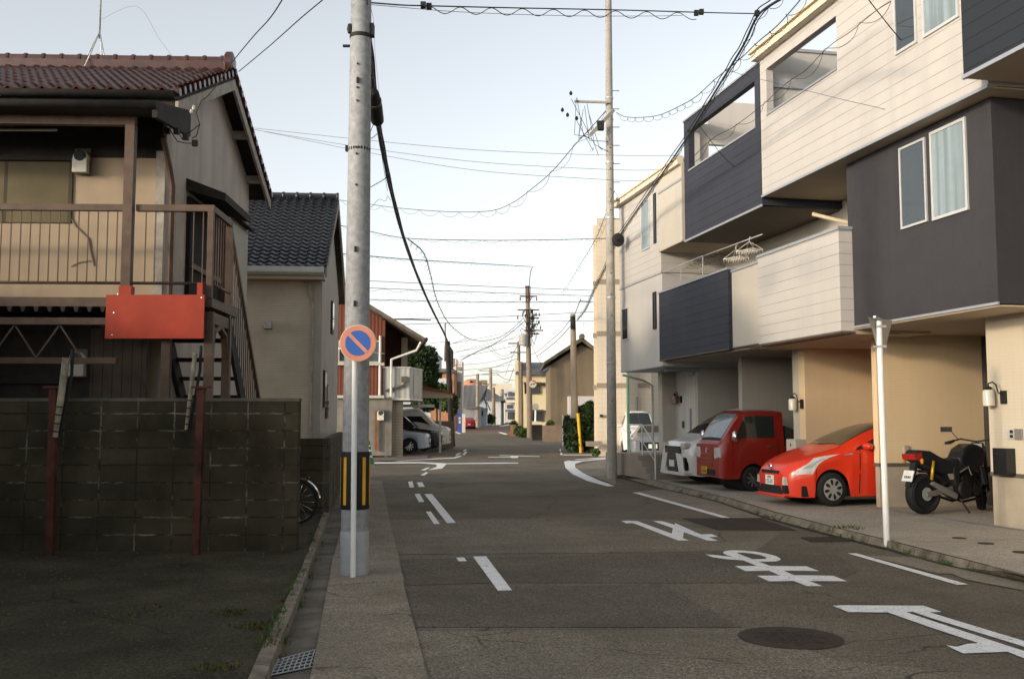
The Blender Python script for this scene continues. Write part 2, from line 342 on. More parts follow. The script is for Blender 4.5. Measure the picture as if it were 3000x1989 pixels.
# left side: concrete walk strip, gutter, kerb stones, dirty lot
Lr = [G(*S7(*p)) for p in ((1765,135),(1800,320),(1845,500),(1870,640),(1975,1045))]
d0 = (Lr[-1] - Lr[-2]).normalized()
Lr += [Lr[-1] + d0*14]
Lm = [G(*S7(*p)) for p in ((1640,120),(1590,300),(1530,530),(1470,870),(1435,1045))]
d1 = (Lm[-1] - Lm[-2]).normalized(); Lm += [Lm[-1] + d0*14]
Lg = [G(*S7(*p)) for p in ((1590,110),(1525,290),(1420,600),(1335,830),(1262,1010))]
Lg += [Lg[-1] + d0*14]
Lk = [G(*S7(*p)) for p in ((1570,110),(1500,290),(1385,600),(1280,830),(1190,1020))]
Lk += [Lk[-1] + d0*14]
def strip(name, A, B, za, zb, mt, kind='structure', drop=0.0, parent=None):
    m = MB()
    for i in range(len(A)-1):
        a0, a1, b0, b1 = A[i], A[i+1], B[i], B[i+1]
        m.poly([(a0.x,a0.y,za),(b0.x,b0.y,zb),(b1.x,b1.y,zb),(a1.x,a1.y,za)])
        if drop:
            m.poly([(b0.x,b0.y,zb),(b0.x,b0.y,zb-drop),(b1.x,b1.y,zb-drop),(b1.x,b1.y,zb)])
            m.poly([(a0.x,a0.y,za),(a1.x,a1.y,za),(a1.x,a1.y,za-drop),(a0.x,a0.y,za-drop)])
    return tag(m.obj(name, mt, parent), None, None, kind=kind if parent is None else None)
strip('sidewalk', Lm, Lr, .03, .022, strip_m, drop=.05)
strip('gutter', Lg, Lm, .006, .010, gutter_m)
strip('kerb', Lk, Lg, .12, .11, kerb_m, drop=.12)
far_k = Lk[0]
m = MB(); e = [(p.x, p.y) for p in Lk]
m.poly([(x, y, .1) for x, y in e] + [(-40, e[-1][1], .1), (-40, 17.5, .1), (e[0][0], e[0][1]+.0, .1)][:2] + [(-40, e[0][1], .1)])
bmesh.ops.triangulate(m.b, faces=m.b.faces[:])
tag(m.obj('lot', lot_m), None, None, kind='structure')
# square concrete pad round the pole and drain grate
m = MB(); m.slab([G(*S7(*p)) + Vector((0,0,.036)) for p in ((1535,500),(1835,515),(1868,600),(1520,625))], .03); m.obj('pole_pad', pad_m, bpy.data.objects['sidewalk'])
g = [G(*S7(*p)) + Vector((0,0,.016)) for p in ((1262,975),(1520,905),(1500,990),(1225,1045))]
gt = thing('drain_grate', 'rusty steel grating set in concrete beside the kerb stones', 'drain grate', (g[0]+g[2])/2)
m = MB(); m.poly([p + Vector((0,0,-.003)) for p in g]); m.obj('pit', dark_m, gt, fix=False)
m = MB()
for i in range(12):
    f = i/11; m.bar(g[0].lerp(g[1], f)+Vector((0,0,.004)), g[3].lerp(g[2], f)+Vector((0,0,.004)), .007, .008)
for i in range(6):
    f = i/5; m.bar(g[0].lerp(g[3], f)+Vector((0,0,.006)), g[1].lerp(g[2], f)+Vector((0,0,.006)), .007, .008)
m.obj('bars', steel, gt)
# right side: kerb, driveway
Kb = [G(*S8(*p)) for p in ((455,60),(495,112),(690,165),(960,228),(1180,303),(1500,387),(1740,445),(2020,523),(2365,596))]
Kb += [Kb[-1] + (Kb[-1]-Kb[-3]).normalized()*14]
Kt = [G(*S8(*p), z=.11) for p in ((470,30),(510,85),(690,133),(1000,208),(1200,268),(1500,345),(1700,393),(2040,478),(2365,562))]
Kt += [Kt[-1] + (Kt[-1]-Kt[-3]).normalized()*14]
m = MB()
for i in range(len(Kb)-1):
    a0,a1,b0,b1 = Kb[i],Kb[i+1],Kt[i],Kt[i+1]
    t0 = b0 + (a0-b0)*.35; t1 = b1 + (a1-b1)*.35
    m.poly([(a0.x,a0.y,.0),(a1.x,a1.y,.0),(t1.x,t1.y,.105),(t0.x,t0.y,.105)])
    m.poly([(t0.x,t0.y,.105),(t1.x,t1.y,.105),(b1.x,b1.y,.105),(b0.x,b0.y,.105)])
tag(m.obj('kerb', kerb_m), None, None, kind='structure')
m = MB()
for i in range(len(Kt)-1):                                       # narrow dark joint behind the kerb stones
    b0,b1 = Kt[i],Kt[i+1]; n = Vector((b1.y-b0.y, b0.x-b1.x, 0)).normalized(); n = n if n.x > 0 else -n
    m.poly([(b0.x,b0.y,.08),(b1.x,b1.y,.08),(b1.x+n.x*.05,b1.y+n.y*.05,.08),(b0.x+n.x*.05,b0.y+n.y*.05,.08)])
m.obj('kerb_joint', dark_m, bpy.data.objects['kerb.001'])
m = MB(); inn = []
for i, p in enumerate(Kt): inn.append(p + Vector((.05, .012, 0)))
for i in range(len(inn)-1):
    a, b = inn[i], inn[i+1]
    m.poly([(a.x,a.y,.1),(b.x,b.y,.1),(b.x+22,b.y+4.2,.1),(a.x+22,a.y+4.2,.1)])
drive = tag(m.obj('driveway', drive_m), None, None, kind='structure')
# joints in the driveway slab and round drain lids
def rline(x0,y0,x1,y1,wd,z,mt,name='slab_joint'):
    a = RW(x0,y0,z); b = RW(x1,y1,z); d = (b-a).normalized(); n = Vector((-d.y,d.x,0))*wd/2
    m = MB(); m.poly([a+n,a-n,b-n,b+n]); return m.obj(name, mt, drive)
joint_m = mat('slab_joint', (0.10,0.085,0.065), 0.95, 0.2)
band_m = mat('slab_band', (0.33,0.31,0.28), 0.9, 0.1, 2, speck=0.2)
rline(-.10,-12,-.10,14,.10,.1035,band_m,'slab_band'); rline(-.17,-12,-.17,14,.018,.104,joint_m)
rline(-2.55,-4.9,0,-4.9,.014,.104,joint_m); rline(-2.0,0,-.1,0,.014,.104,joint_m)
def disc(name, c, r, z, mt, label=None, n=36, ring=None):
    m = MB(); m.lathe([(r*.9, z+.006),(r, z+.005),(r, z-.02)], (c.x,c.y,0), 'z', n)
    o = m.obj(name, mt); return o
for p, r, lb in (((2810,1576),.09,'small round iron drain lid in the concrete apron nearest the white signpost'),((2888,1592),.10,'small round iron drain lid in the apron between the other two lids'),((2998,1618),.12,'small iron drain lid in the apron cut by the right edge of the view')):
    tag(disc('inspection_cover', G(*p, z=.1), r, .102, rust_plate), lb, 'drain lid', 'small drain lids in the apron')
mc = G(*S8(1285,856)); mh = thing('manhole_cover', 'large round rusty iron manhole cover sunk in the near roadway', 'manhole cover', mc)
m = MB(); m.lathe([(.33,.010),(.36,.010),(.40,.008),(.40,-.01)], mc, 'z', 48); m.obj('rim', rust_plate, mh)
m = MB()
for i in range(-3,4):
    for j in range(-3,4):
        if i*i+j*j < 10: m.box(mc.x+i*.085-.028, mc.x+i*.085+.028, mc.y+j*.085-.028, mc.y+j*.085+.028, .009, .014)
m.obj('lid_pattern', rust_plate, mh)
for q, lb in (([(790,305),(1150,305),(1310,360),(950,356)],'wide brown steel plate laid over the road beside the lettering'),([(1335,394),(1500,389),(1560,412),(1385,414)],'small brown steel plate by the weeds at the kerb')):
    m = MB(); m.slab([G(*S8(*p)) + Vector((0,0,.012)) for p in q], .02)
    tag(m.obj('steel_plate', rust_plate), lb, 'steel plate', 'steel plates on the road edge')
for q in ([(560,183),(700,170),(960,232),(1195,302),(1012,303)], [(1640,478),(1905,487),(2200,562),(1965,560)], [(290,60),(445,30),(478,40),(480,150),(400,120),(320,90)], [(1755,415),(2365,590),(2365,640),(2100,590),(1770,455)]):
    PZ = globals().get('PZ', .0066) + .0011; flat('gutter_pad', pad_m, q, PZ, road, S8)
dirt_m = mat('gutter_dirt', (0.06,0.05,0.036), 0.98, 0.5, 5, 0.6, 40)
m = MB()
for i in range(len(Kb)-1):
    a, b = Kb[i], Kb[i+1]; n = Vector((b.y-a.y, a.x-b.x, 0)).normalized(); n = -n if n.x > 0 else n
    m.poly([(a.x,a.y,.0135),(b.x,b.y,.0135),(b.x+n.x*.09,b.y+n.y*.09,.0135),(a.x+n.x*.07,a.y+n.y*.07,.0135)])
m.obj('gutter_dirt', dirt_m, road)
weed_m = mat('weed_green', (0.06,0.10,0.025), 0.8, 0.4, 6)
def weeds(c, n, r, h, label, seed):
    random.seed(seed); m = MB()
    for i in range(n):
        x = c.x + random.gauss(0, r); y = c.y + random.gauss(0, r); a = random.uniform(0, 6.28); hh = h*random.uniform(.4,1.1); wd = .007*random.uniform(.6,1.4)
        lean = random.uniform(.2,.8)*hh; dx, dy = math.cos(a), math.sin(a)
        m.poly([(x-dy*wd,y+dx*wd,c.z),(x+dy*wd,y-dx*wd,c.z),(x+dx*lean*.5+dy*wd,y+dy*lean*.5-dx*wd,c.z+hh*.7),(x+dx*lean,y+dy*lean,c.z+hh)])
    return tag(m.obj('weed_tuft', weed_m, fix=False), label, 'weed', 'weeds in the kerb')
weeds(G(*S8(1000,225)), 90, .10, .09, 'tuft of grass in the kerb joint in front of the red hatchback', 1)
weeds(G(*S8(1560,380)), 150, .10, .15, 'taller bright green weed in the gutter left of the white signpost', 2)
weeds(G(*S8(1505,372)), 60, .08, .09, 'small weed left of the taller gutter weed', 3)
weeds(G(*S8(1660,398)), 80, .11, .09, 'low weed between the taller gutter weed and the white signpost', 4)
random.seed(5); m = MB()
def blade(x, y, z, h, wd):
    a = random.uniform(0, 6.28); dx, dy = math.cos(a), math.sin(a); l = random.uniform(.2,.9)*h
    m.poly([(x-dy*wd,y+dx*wd,z),(x+dy*wd,y-dx*wd,z),(x+dx*l*.5+dy*wd,y+dy*l*.5-dx*wd,z+h*.7),(x+dx*l,y+dy*l,z+h)])
for A_, z_, lo, hi, cnt in ((Kb, .01, 2, 8, 46), (Lk, .11, 0, 4, 30), (Lg, .01, 0, 4, 22)):
    for _ in range(cnt):
        i = random.randint(lo, hi-1); p = A_[i].lerp(A_[i+1], random.random()); k_ = random.randint(3, 22); h_ = random.uniform(.02,.07)
        for _ in range(k_): blade(p.x+random.gauss(0,.03), p.y+random.gauss(0,.06), z_, h_*random.uniform(.5,1.3), .004)
kw = m.obj('kerb_weeds', weed_m, fix=False); kw['kind'] = 'stuff'
m = MB()
for _ in range(900):
    x = random.uniform(-6,-.9); y = random.uniform(5.6,12.2)
    if x > Lk[3].x - .12*(y-Lk[3].y) - .25: continue
    s = random.uniform(.004,.013); z_ = .1
    pts = [(x+s*random.uniform(.6,1.3)*math.cos(q), y+s*random.uniform(.6,1.3)*math.sin(q)) for q in (0,1.3,2.5,3.8,5.1)]
    m.prism(pts, 'z', z_-.002, z_+s*random.uniform(.4,1))
gv = m.obj('gravel', mat('gravel_stone',(.085,.078,.062),.95,.6,30)); gv['kind'] = 'stuff'
moss_m = mat('moss', (0.075,0.07,0.02), 0.95, 0.5, 8)
for k, (p, n, r, h) in enumerate((((1080,740),160,.07,.03),((1190,805),200,.07,.03),((690,730),120,.16,.018),((1310,690),60,.05,.025),((600,760),120,.22,.015),((1000,990),120,.07,.025),((1250,880),80,.04,.03))):
    o = weeds(G(*S7(*p), z=.1), n, r, h, None, 10+k); o.name = 'moss'; o.data.materials[0] = moss_m; del o['category']; del o['group']; o['kind'] = 'stuff'
# ---------------------------------------------------------------- row of new houses on the right (row frame: x in, y along, z up)
def front_window(par, x, y0, y1, z0, z1, pane_m=None, name='window', fr=.035, proud=.03, mullion=None, frame_m=None):
    fm = frame_m or alu
    m = MB()
    m.box(x-proud, x+.02, y0, y0+fr, z0, z1); m.box(x-proud, x+.02, y1-fr, y1, z0, z1)
    m.box(x-proud, x+.02, y0+fr, y1-fr, z0, z0+fr); m.box(x-proud, x+.02, y0+fr, y1-fr, z1-fr, z1)
    if mullion: m.box(x-proud+.004, x+.02, mullion-.02, mullion+.02, z0+fr, z1-fr)
    f = m.obj(name, fm, par)
    m = MB(); m.box(x-proud+.014, x+.01, y0+fr, y1-fr, z0+fr, z1-fr); p = m.obj('pane', pane_m or glass_m, f)
    p.location = (0,0,0)
    return f
def side_wall(par, x0, x1, y0, y1, mt, zt=3.27, name='garage_wall', plinth=True):
    m = MB(); m.box(x0, x1, y0, y1, .9 if plinth else .1, zt); o = m.obj(name, mt, par)
    if plinth:
        m = MB(); m.box(x0-.008, x1, y0-.008, y1+.008, .84, .9); m.obj('plinth_trim', trim_brown, par)
        m = MB(); m.box(x0+.012, x1, y0+.012, y1-.012, .08, .84); m.obj('plinth', base_tan, par)
    return o
# ---- house with white siding over a charcoal bay
B = rthing('town_house', 'modern three-storey house with white siding over a charcoal bay, above the motorbike bay', 'house', (0,-1.5,.1), group='row of new houses')
m = MB()
m.box(-1.2,-1.05,-5.0,1.93,6.26,7.85); m.box(-1.2,-1.05,1.65,1.93,7.85,9.15); m.box(-1.2,-1.05,-5.0,-1.1,7.85,9.15); m.box(-1.2,-1.05,-1.1,1.65,8.83,9.15)
m.obj('siding_wall', white_side, B)
m = MB(); m.box(-1.05,6,-4.998,-1.16,6.27,9.14); m.box(-1.05,6,-1.16,1.92,6.27,7.0); m.box(.9,6,-1.16,1.92,7.0,9.05); m.box(-1.05,.9,1.80,1.92,7.0,9.3)
m.obj('wall', white_wall, B)
m = MB(); m.box(-1.06,.92,1.74,1.80,8.50,8.64); m.box(-1.06,.92,1.76,1.93,9.3,9.36); m.obj('parapet_trim', trim_grey, B)
m = MB(); m.box(.0,.55,1.73,1.80,7.6,8.44); m.obj('terrace_door', dark_m, B)
m = MB(); m.box(-1.225,-1.03,-1.1,1.65,7.85,7.885); m.obj('opening_sill', trim_grey, B)
m = MB(); m.box(-1.19,.62,-4.98,1.92,6.235,6.258); m.obj('soffit', soffit_m, B)
m = MB(); m.box(-1.222,-1.19,-5.01,1.945,6.228,6.275); m.obj('drip_trim', trim_grey, B)
m = MB(); m.box(-1.36,-1.2,-5.02,2.02,9.10,9.24); m.box(-1.42,-1.05,-5.03,2.03,9.24,9.30); m.box(-1.05,6.1,-5.03,-1.12,9.24,9.30); m.obj('eave_gutter', mat('cream_gutter',(.60,.52,.40),.5,.06,4), B)
for a,b in ((-3.46,-2.88),(-4.46,-3.62)): front_window(B, -1.2, a, b, 7.45, 8.86, curtain_m if a<-4 else glass_m, fr=.045)
m = MB(); m.box(-.9,3,-4.65,-.8,3.3,6.23); m.obj('bay_wall', charcoal, B)
m = MB(); m.box(-.925,-.895,-4.665,-.79,3.285,3.325); m.obj('bay_drip_trim', trim_grey, B)
front_window(B, -.9, -3.13, -2.44, 4.75, 6.08); front_window(B, -.9, -4.11, -3.26, 4.73, 6.11, curtain_m, fr=.045)
m = MB(); m.box(-.885,4.6,-4.64,-.12,3.262,3.284); m.box(-.885,4.6,.04,2.9,3.19,3.212); m.box(-.885,0,-.93,.04,3.19,3.212); m.obj('carport_ceiling', soffit_m, B)
m = MB(); m.box(.6,6,-.8,2.9,3.35,6.23); m.obj('recess_wall', white_plain, B)
front_window(B, .6, -.75, .35, 3.75, 5.75, glass_m, frame_m=mat('silver_frame',(.5,.48,.44),.4,.05,5))
m = MB(); m.box(-1.05,.6,-.92,2.3,3.215,3.35); m.obj('balcony_floor', soffit_m, B)
m = MB(); m.box(-1.16,-1.03,-.93,2.3,3.225,5.03); m.box(-1.03,-.902,-.93,-.81,3.225,5.03); m.obj('balcony_wall', white_side, B)
m = MB(); m.box(-1.19,-.99,-.96,2.31,5.03,5.085); m.box(-.99,-.905,-.96,-.78,5.03,5.085); m.obj('balcony_cap', trim_grey, B)
m = MB(); m.box(-1.178,-1.155,-.945,2.3,3.205,3.24); m.box(-1.155,-.91,-.945,-.925,3.205,3.24); m.obj('balcony_drip_trim', trim_brown, B)
side_wall(B, 0, 4.5, -.12, .04, tile_tan)
side_wall(B, 0, 4.5, 2.6, 2.86, tile_tan, zt=3.2)
side_wall(B, 0, .2, -9.5, -3.17, tile_cream, zt=3.262, name='entrance_wall')
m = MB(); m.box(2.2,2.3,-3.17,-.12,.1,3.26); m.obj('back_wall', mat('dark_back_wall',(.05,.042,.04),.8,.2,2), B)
m = MB(); m.box(4.5,4.6,.04,2.6,.1,3.19); m.obj('back_wall', tile_tan, B)
m = MB(); m.box(.28,.34,.30,.36,3.36,6.2); m.tube([(-.6,1.0,5.72),(-.05,.5,5.45),(.35,.33,5.35)], .04); m.obj('drainpipe', mat('cream_pipe',(.55,.45,.30),.5,.06,4), B)
m = MB(); m.box(.56,.6,.8,.86,3.6,5.6); m.box(.56,.6,.95,1.03,5.2,5.5); m.obj('wall_conduit', MATS['cream_pipe'], B)
m = MB(); m.box(.52,.6,-9,-4.66,3.3,6.24); m.obj('side_passage_wall', charcoal, B)
# wall-mounted things of the entrance wall
def wall_lamp(y, z, label, body=None, par_loc=None, x=0.0, glass=None):
    t = rthing('wall_lamp', label, 'lamp', (x, y, z), group='lantern wall lamps', local=True)
    m = MB(); m.box(-.035,0,-.20,-.08,-.13,.07); m.obj('mounting_plate', blk, t, bevel=.006)
    m = MB(); m.tube([(-.03,-.13,.0),(-.10,-.13,.04),(-.11,-.1,.16),(-.115,-.03,.2),(-.12,.05,.185),(-.12,.06,.13)], .011); m.lathe([(.03,.09),(.055,.1),(.05,.125),(.02,.14)], (-.12,.06,0)); m.obj('arm', blk, t)
    m = MB(); m.lathe([(.075,-.16),(.085,-.15),(.085,.05),(.07,.085),(.03,.09)], (-.12,.06,0)); m.obj('shade', glass or mat('lamp_glass',(.62,.58,.48),.25,.12,9,spec=.6), t)
    return t
wall_lamp(-3.40, 2.06, 'lantern lamp with clear glass shade on the cream tiled wall by the right edge')
wall_lamp(2.86, 2.05, 'lantern lamp on the white wall end between the red truck and the red hatchback')
wall_lamp(10.6, 2.3, 'brown glass lantern lamp on the white wall beside the entrance door', x=.3, glass=mat('amber_glass',(.16,.075,.03),.25,.2,9,spec=.6))
t = rthing('intercom', 'small metal intercom and name plate on the cream tiled wall below the lantern', 'intercom', (0,-3.75,1.48), local=True)
m = MB(); m.box(-.03,0,-.16,-.01,-.08,.08); m.obj('speaker_box', mat('brushed_grey',(.3,.29,.27),.4,.1,9,metal=.5), t, bevel=.004)
m = MB(); m.box(-.02,0,.02,.17,-.075,.075); m.obj('name_plate', alu, t); 
m = MB(); m.box(-.024,-.02,.035,.10,.012,.06); m.box(-.024,-.02,.035,.10,-.055,-.01); m.obj('button', blk, t)
t = rthing('letter_box', 'black upright letter box on the cream tiled wall by the right edge', 'letter box', (0,-3.56,.84), local=True)
m = MB(); m.box(-.16,0,-.17,.13,.03,.43); m.obj('box', blkgloss, t, bevel=.006)
m = MB(); m.box(-.165,-.158,-.15,.11,.33,.36); m.obj('slot', dark_m, t)
for y, x, zz, lb in ((-.125,.55,1.12,'small outdoor socket on the tan wall behind the motorbike'),(2.595,.35,1.12,'small outdoor socket on the tan wall behind the red hatchback')):
    t = rthing('wall_socket', lb, 'socket', (x,y,zz), group='outdoor sockets', local=True)
    m = MB(); m.box(-.05,.05,-.03,0,-.1,.1); m.obj('cover', base_tan, t, bevel=.006)
    m = MB(); m.box(-.02,.02,-.034,-.03,-.03,.01); m.obj('outlet', blk, t)
t = rthing('ac_unit', 'white air conditioner unit standing on the upper balcony behind the white siding parapet', 'air conditioner', (-.35,1.55,4.1), local=True)
m = MB(); m.box(-.38,.0,-.85,.7,1.0,1.06); m.obj('top_cover', trim_brown, t)
m = MB(); m.box(-.36,-.02,-.3,.68,-.75,.99); m.obj('casing', white_wall, t, bevel=.02)
# end box with perforated front at the wall end between truck and hatchback
t = rthing('meter_box', 'white utility box with small holes standing at the wall end behind the red hatchback', 'utility box', (-.14,2.72,.1), local=True)
m = MB(); m.box(-.1,.13,-.12,.3,0,1.18); m.obj('casing', white_plain, t, bevel=.01)
m = MB(); m.lathe([(.028,-.104),(.028,-.1)], (0,.1,1.06), 'x', 12)
for i in range(4):
    for j in range(2): m.box(-.104,-.1,-.03+i*.06,-.015+i*.06,.83+j*.09,.85+j*.09)
m.obj('holes', blk, t)
# ---- house with navy third-floor terrace box
Cc = rthing('town_house', 'modern house with navy third-floor terrace box and navy balcony above the red truck', 'house', (0,5,.1), group='row of new houses')
m = MB()
m.box(-1.2,-1.05,1.95,6.2,6.08,7.75); m.box(-1.2,-1.05,1.95,2.2,7.75,9.06); m.box(-1.2,-1.05,5.9,6.2,7.75,9.06); m.box(-1.2,-1.05,2.2,5.9,8.76,9.06); m.box(-1.05,2.5,1.952,2.05,6.08,7.7)
m.obj('siding_wall', navy_side, Cc)
m = MB(); m.box(-1.04,6,2.06,6.19,6.09,6.95); m.box(.7,6,2.06,6.19,6.95,9.7); m.box(-1.04,-.62,6.02,6.18,6.95,9.0); m.box(.25,.7,6.02,6.18,6.95,9.6); m.box(-.62,.25,6.02,6.18,8.5,9.6); m.box(-1.04,-.9,5.9,6.02,6.95,8.75)
m.obj('wall', white_wall, Cc)
m = MB(); m.box(-1.225,-1.03,2.2,5.9,7.75,7.785); m.obj('opening_sill', trim_grey, Cc)
m = MB(); m.box(-1.225,-1.0,1.95,6.23,9.06,9.10); m.obj('parapet_cap', trim_grey, Cc)
front_window(Cc, .7, 2.35, 3.15, 8.1, 9.0, glass_m, name='terrace_window')
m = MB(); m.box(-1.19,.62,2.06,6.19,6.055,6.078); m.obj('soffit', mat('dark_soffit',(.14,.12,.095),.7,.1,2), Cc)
m = MB(); m.box(-1.215,-1.19,1.94,6.22,6.05,6.095); m.obj('drip_trim', trim_grey, Cc)
m = MB(); m.box(.6,6,2.9,8.0,3.35,6.05); m.obj('recess_wall', white_plain, Cc)
front_window(Cc, .6, 4.2, 5.9, 3.6, 5.5, glass_m, mullion=5.05)
m = MB(); m.box(-1.05,.6,2.3,8.0,3.215,3.35); m.obj('balcony_floor', soffit_m, Cc)
m = MB(); m.box(-1.13,-1.0,2.31,3.66,3.26,4.93); m.obj('balcony_end_wall', white_plain, Cc)
m = MB(); m.box(-1.16,-.97,2.315,3.66,4.93,4.98); m.box(-1.24,-1.0,3.665,8.13,5.0,5.045); m.obj('balcony_cap', trim_grey, Cc)
m = MB(); m.box(-1.21,-1.07,3.68,8.1,3.24,5.0); m.obj('balcony_wall', navy_side, Cc)
m = MB(); m.box(-1.22,-1.2,3.67,8.11,3.22,3.25); m.box(-1.145,-1.125,2.31,3.66,3.24,3.27); m.obj('balcony_drip_trim', trim_brown, Cc)
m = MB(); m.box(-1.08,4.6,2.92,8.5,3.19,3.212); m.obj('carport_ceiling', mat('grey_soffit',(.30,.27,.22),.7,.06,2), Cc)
side_wall(Cc, 0, 4.5, 2.865, 3.13, white_plain, zt=3.19, plinth=False)
side_wall(Cc, 0, 4.5, 5.7, 5.9, tile_grey, zt=3.19, plinth=False)
m = MB(); m.box(4.5,4.6,3.13,8.5,.1,3.19); m.obj('back_wall', tile_grey, Cc)
m = MB(); m.tube([(-1.16,8.0,5.05),(-1.16,8.0,5.55),(-1.16,5.2,5.55),(-1.16,5.2,5.05)], .014, 6); m.tube([(-1.16,6.6,5.05),(-1.16,6.6,5.55)], .014, 6); m.obj('balcony_rail', steel, Cc)
# laundry hangers
for y, z, lb in ((3.55,5.42,'white plastic peg hanger over the balcony, the nearer of two'),(4.25,5.36,'white plastic peg hanger over the balcony, the farther of two')):
    t = rthing('peg_hanger', lb, 'clothes hanger', (-.75,y,z), rz=.35, group='peg hangers on the balcony', local=True)
    hm = mat('white_plastic',(.66,.62,.52),.5,.05,5)
    m = MB(); fr = [(-.14,-.27,0),(.14,-.27,0),(.14,.27,0),(-.14,.27,0)]
    m.tube(fr, .008, 5, closed=True); m.tube([(0,-.27,0),(0,.27,0)], .007, 5)
    for q in fr: m.tube([q,(0,0,.2)], .005, 4)
    m.tube([(0,0,.2),(0,0,.27),(.03,0,.31),(.05,0,.28)], .008, 5); m.obj('frame', hm, t)
    m = MB()
    for i in range(7):
        for x in (-.14,0,.14): m.box(x-.006,x+.006,-.25+i*.083-.005,-.25+i*.083+.005,-.07,-.008)
    m.obj('pegs', hm, t)
t = rthing('clothes_pole', 'thin clothes pole hung with wire hangers above the navy balcony', 'clothes pole', (-.7,3.2,5.68), local=True)
m = MB(); m.tube([(0,-.2,0),(-.2,4.4,0)], .014, 6); m.obj('pole', steel, t)
m = MB()
random.seed(4)
for i in range(9):
    y = 1.6+i*.27; m.tube([(-.08,y,0),(-.08,y,-.06),(-.25,y+.12,-.17),(.1,y-.12,-.17),(-.08,y,-.06)], .006, 4)
m.obj('wire_hangers', trim_brown, t)
# ---- farthest white house of the row
D = rthing('town_house', 'white house at the far end of the new row behind the concrete pole', 'house', (0,9.5,.1), group='row of new houses')
m = MB(); m.box(-1.2,6,7.92,11.5,5.56,8.08); m.obj('siding_wall', white_side, D)
m = MB(); m.box(-1.185,6,7.92,11.485,3.1,5.54); m.obj('wall', white_wall, D)
m = MB(); m.box(-1.21,-1.18,7.9,11.51,5.53,5.57); m.box(-1.2,4.2,7.93,11.47,3.075,3.1); m.obj('band_trim', trim_grey, D)
m = MB(); m.box(-1.26,3,6.24,7.915,6.12,8.08); m.obj('bay_wall', white_plain, D)
m = MB(); m.box(-1.27,3,6.235,7.93,6.08,6.12); m.obj('bay_soffit', soffit_m, D)
m = MB(); m.box(-1.28,-1.25,6.25,7.92,7.62,7.68); m.obj('bay_trim', trim_grey, D)
m = MB(); m.box(-1.36,-1.2,6.25,11.58,8.02,8.16); m.box(-1.4,6,6.25,11.6,8.16,8.22); m.obj('eave_gutter', MATS['cream_gutter'], D)
m = MB(); m.box(-.9,.6,8.02,8.5,4.9,5.2); m.obj('canopy', trim_brown, D)
front_window(D, -1.2, 8.75, 9.45, 6.35, 7.72, curtain_m); front_window(D, -1.2, 8.25, 8.42, 6.4, 7.75, glass_m, fr=.03, frame_m=blk)
front_window(D, -1.185, 10.7, 11.3, 4.0, 4.95, glass_m); front_window(D, -1.185, 8.35, 8.6, 4.1, 5.1, glass_m, fr=.03, frame_m=blk)
side_wall(D, 0, 4.5, 8.5, 8.68, tile_grey, zt=3.07, plinth=False)
m = MB(); m.box(.3,4.4,8.68,11.3,.1,3.07); m.obj('entrance_wall', white_wall, D)
f = MB(); f.box(.26,.30,9.75,10.05,.6,2.95); f.box(.24,.30,8.95,9.75,.6,2.9); dr = f.obj('door', mat('pale_door',(.52,.50,.46),.5,.05,3,pat=('groove',1,.2,.01,.6)), D)
m = MB(); m.box(.19,.24,9.55,9.6,1.35,2.0); m.obj('handle', trim_grey, dr).location = (0,0,0)
m = MB(); m.box(-.1,.3,8.68,9.4,2.92,2.99); m.box(-.9,.05,8.45,8.6,2.98,3.06); m.obj('door_canopy', trim_grey, D)
m = MB(); m.box(-.1,.3,10.95,11.3,.1,3.07); m.obj('corner_pillar', tile_grey, D)
m = MB(); m.tube([(-1.05,11.75,3.02),(-.5,11.5,2.85),(-.25,11.38,2.7),(-.25,11.38,.15)], .035); m.obj('downpipe', mat('beige_pipe',(.42,.38,.31),.5,.06,4), D)
m = MB(); m.box(.27,.3,10.25,10.37,1.45,1.65); m.obj('name_plate', weed_m, D)
st_m = mat('step_concrete',(.27,.23,.185),.9,.12,2,.3,60)
t = rthing('entrance_steps', 'brown-grey tiled entrance steps in front of the white house door', 'steps', (-.6,9.8,.1), local=True)
m = MB(); m.box(-.75,.85,-.3,2.2,0,.62); m.obj('landing', st_m, t, bevel=.01)
m = MB(); m.box(-.75,.6,-.6,-.302,0,.47); m.box(-.75,.6,-.9,-.602,0,.31); m.box(-.75,.6,-1.2,-.902,0,.155); m.obj('treads', st_m, t)
t = rthing('handrail', 'thin metal handrail sloping down beside the entrance steps', 'handrail', (-1.2,9.8,.1), local=True)
m = MB(); m.tube([(0,-1.25,0),(0,-1.25,.92),(0,-.2,1.45),(0,1.0,1.45)], .02, 8); m.tube([(0,-.2,.62),(0,-.2,1.45)], .02, 8); m.tube([(0,.9,.62),(0,.9,1.45)], .02, 8); m.obj('rail', alu, t)
m = MB(); m.tube([(0,-1.2,.5),(0,-.2,1.0),(0,1.0,1.0)], .012, 6); m.obj('lower_rail', alu, t)
t = rthing('railing', 'short white metal railing with upright bars beside the concrete pole', 'railing', (-1.25,11.9,.1), local=True)
m = MB()
for i in range(6): m.box(-.012,.012,i*.14-.012,i*.14+.012,.6,1.62)
m.box(-.015,.015,-.03,.75,1.56,1.6); m.box(-.015,.015,-.03,.75,.75,.79); m.obj('bars', mat('white_paint_metal',(.66,.66,.63),.5,.06,6), t)
m = MB(); m.box(-.06,.06,-.1,.8,0,.6); m.obj('base_wall', st_m, t)
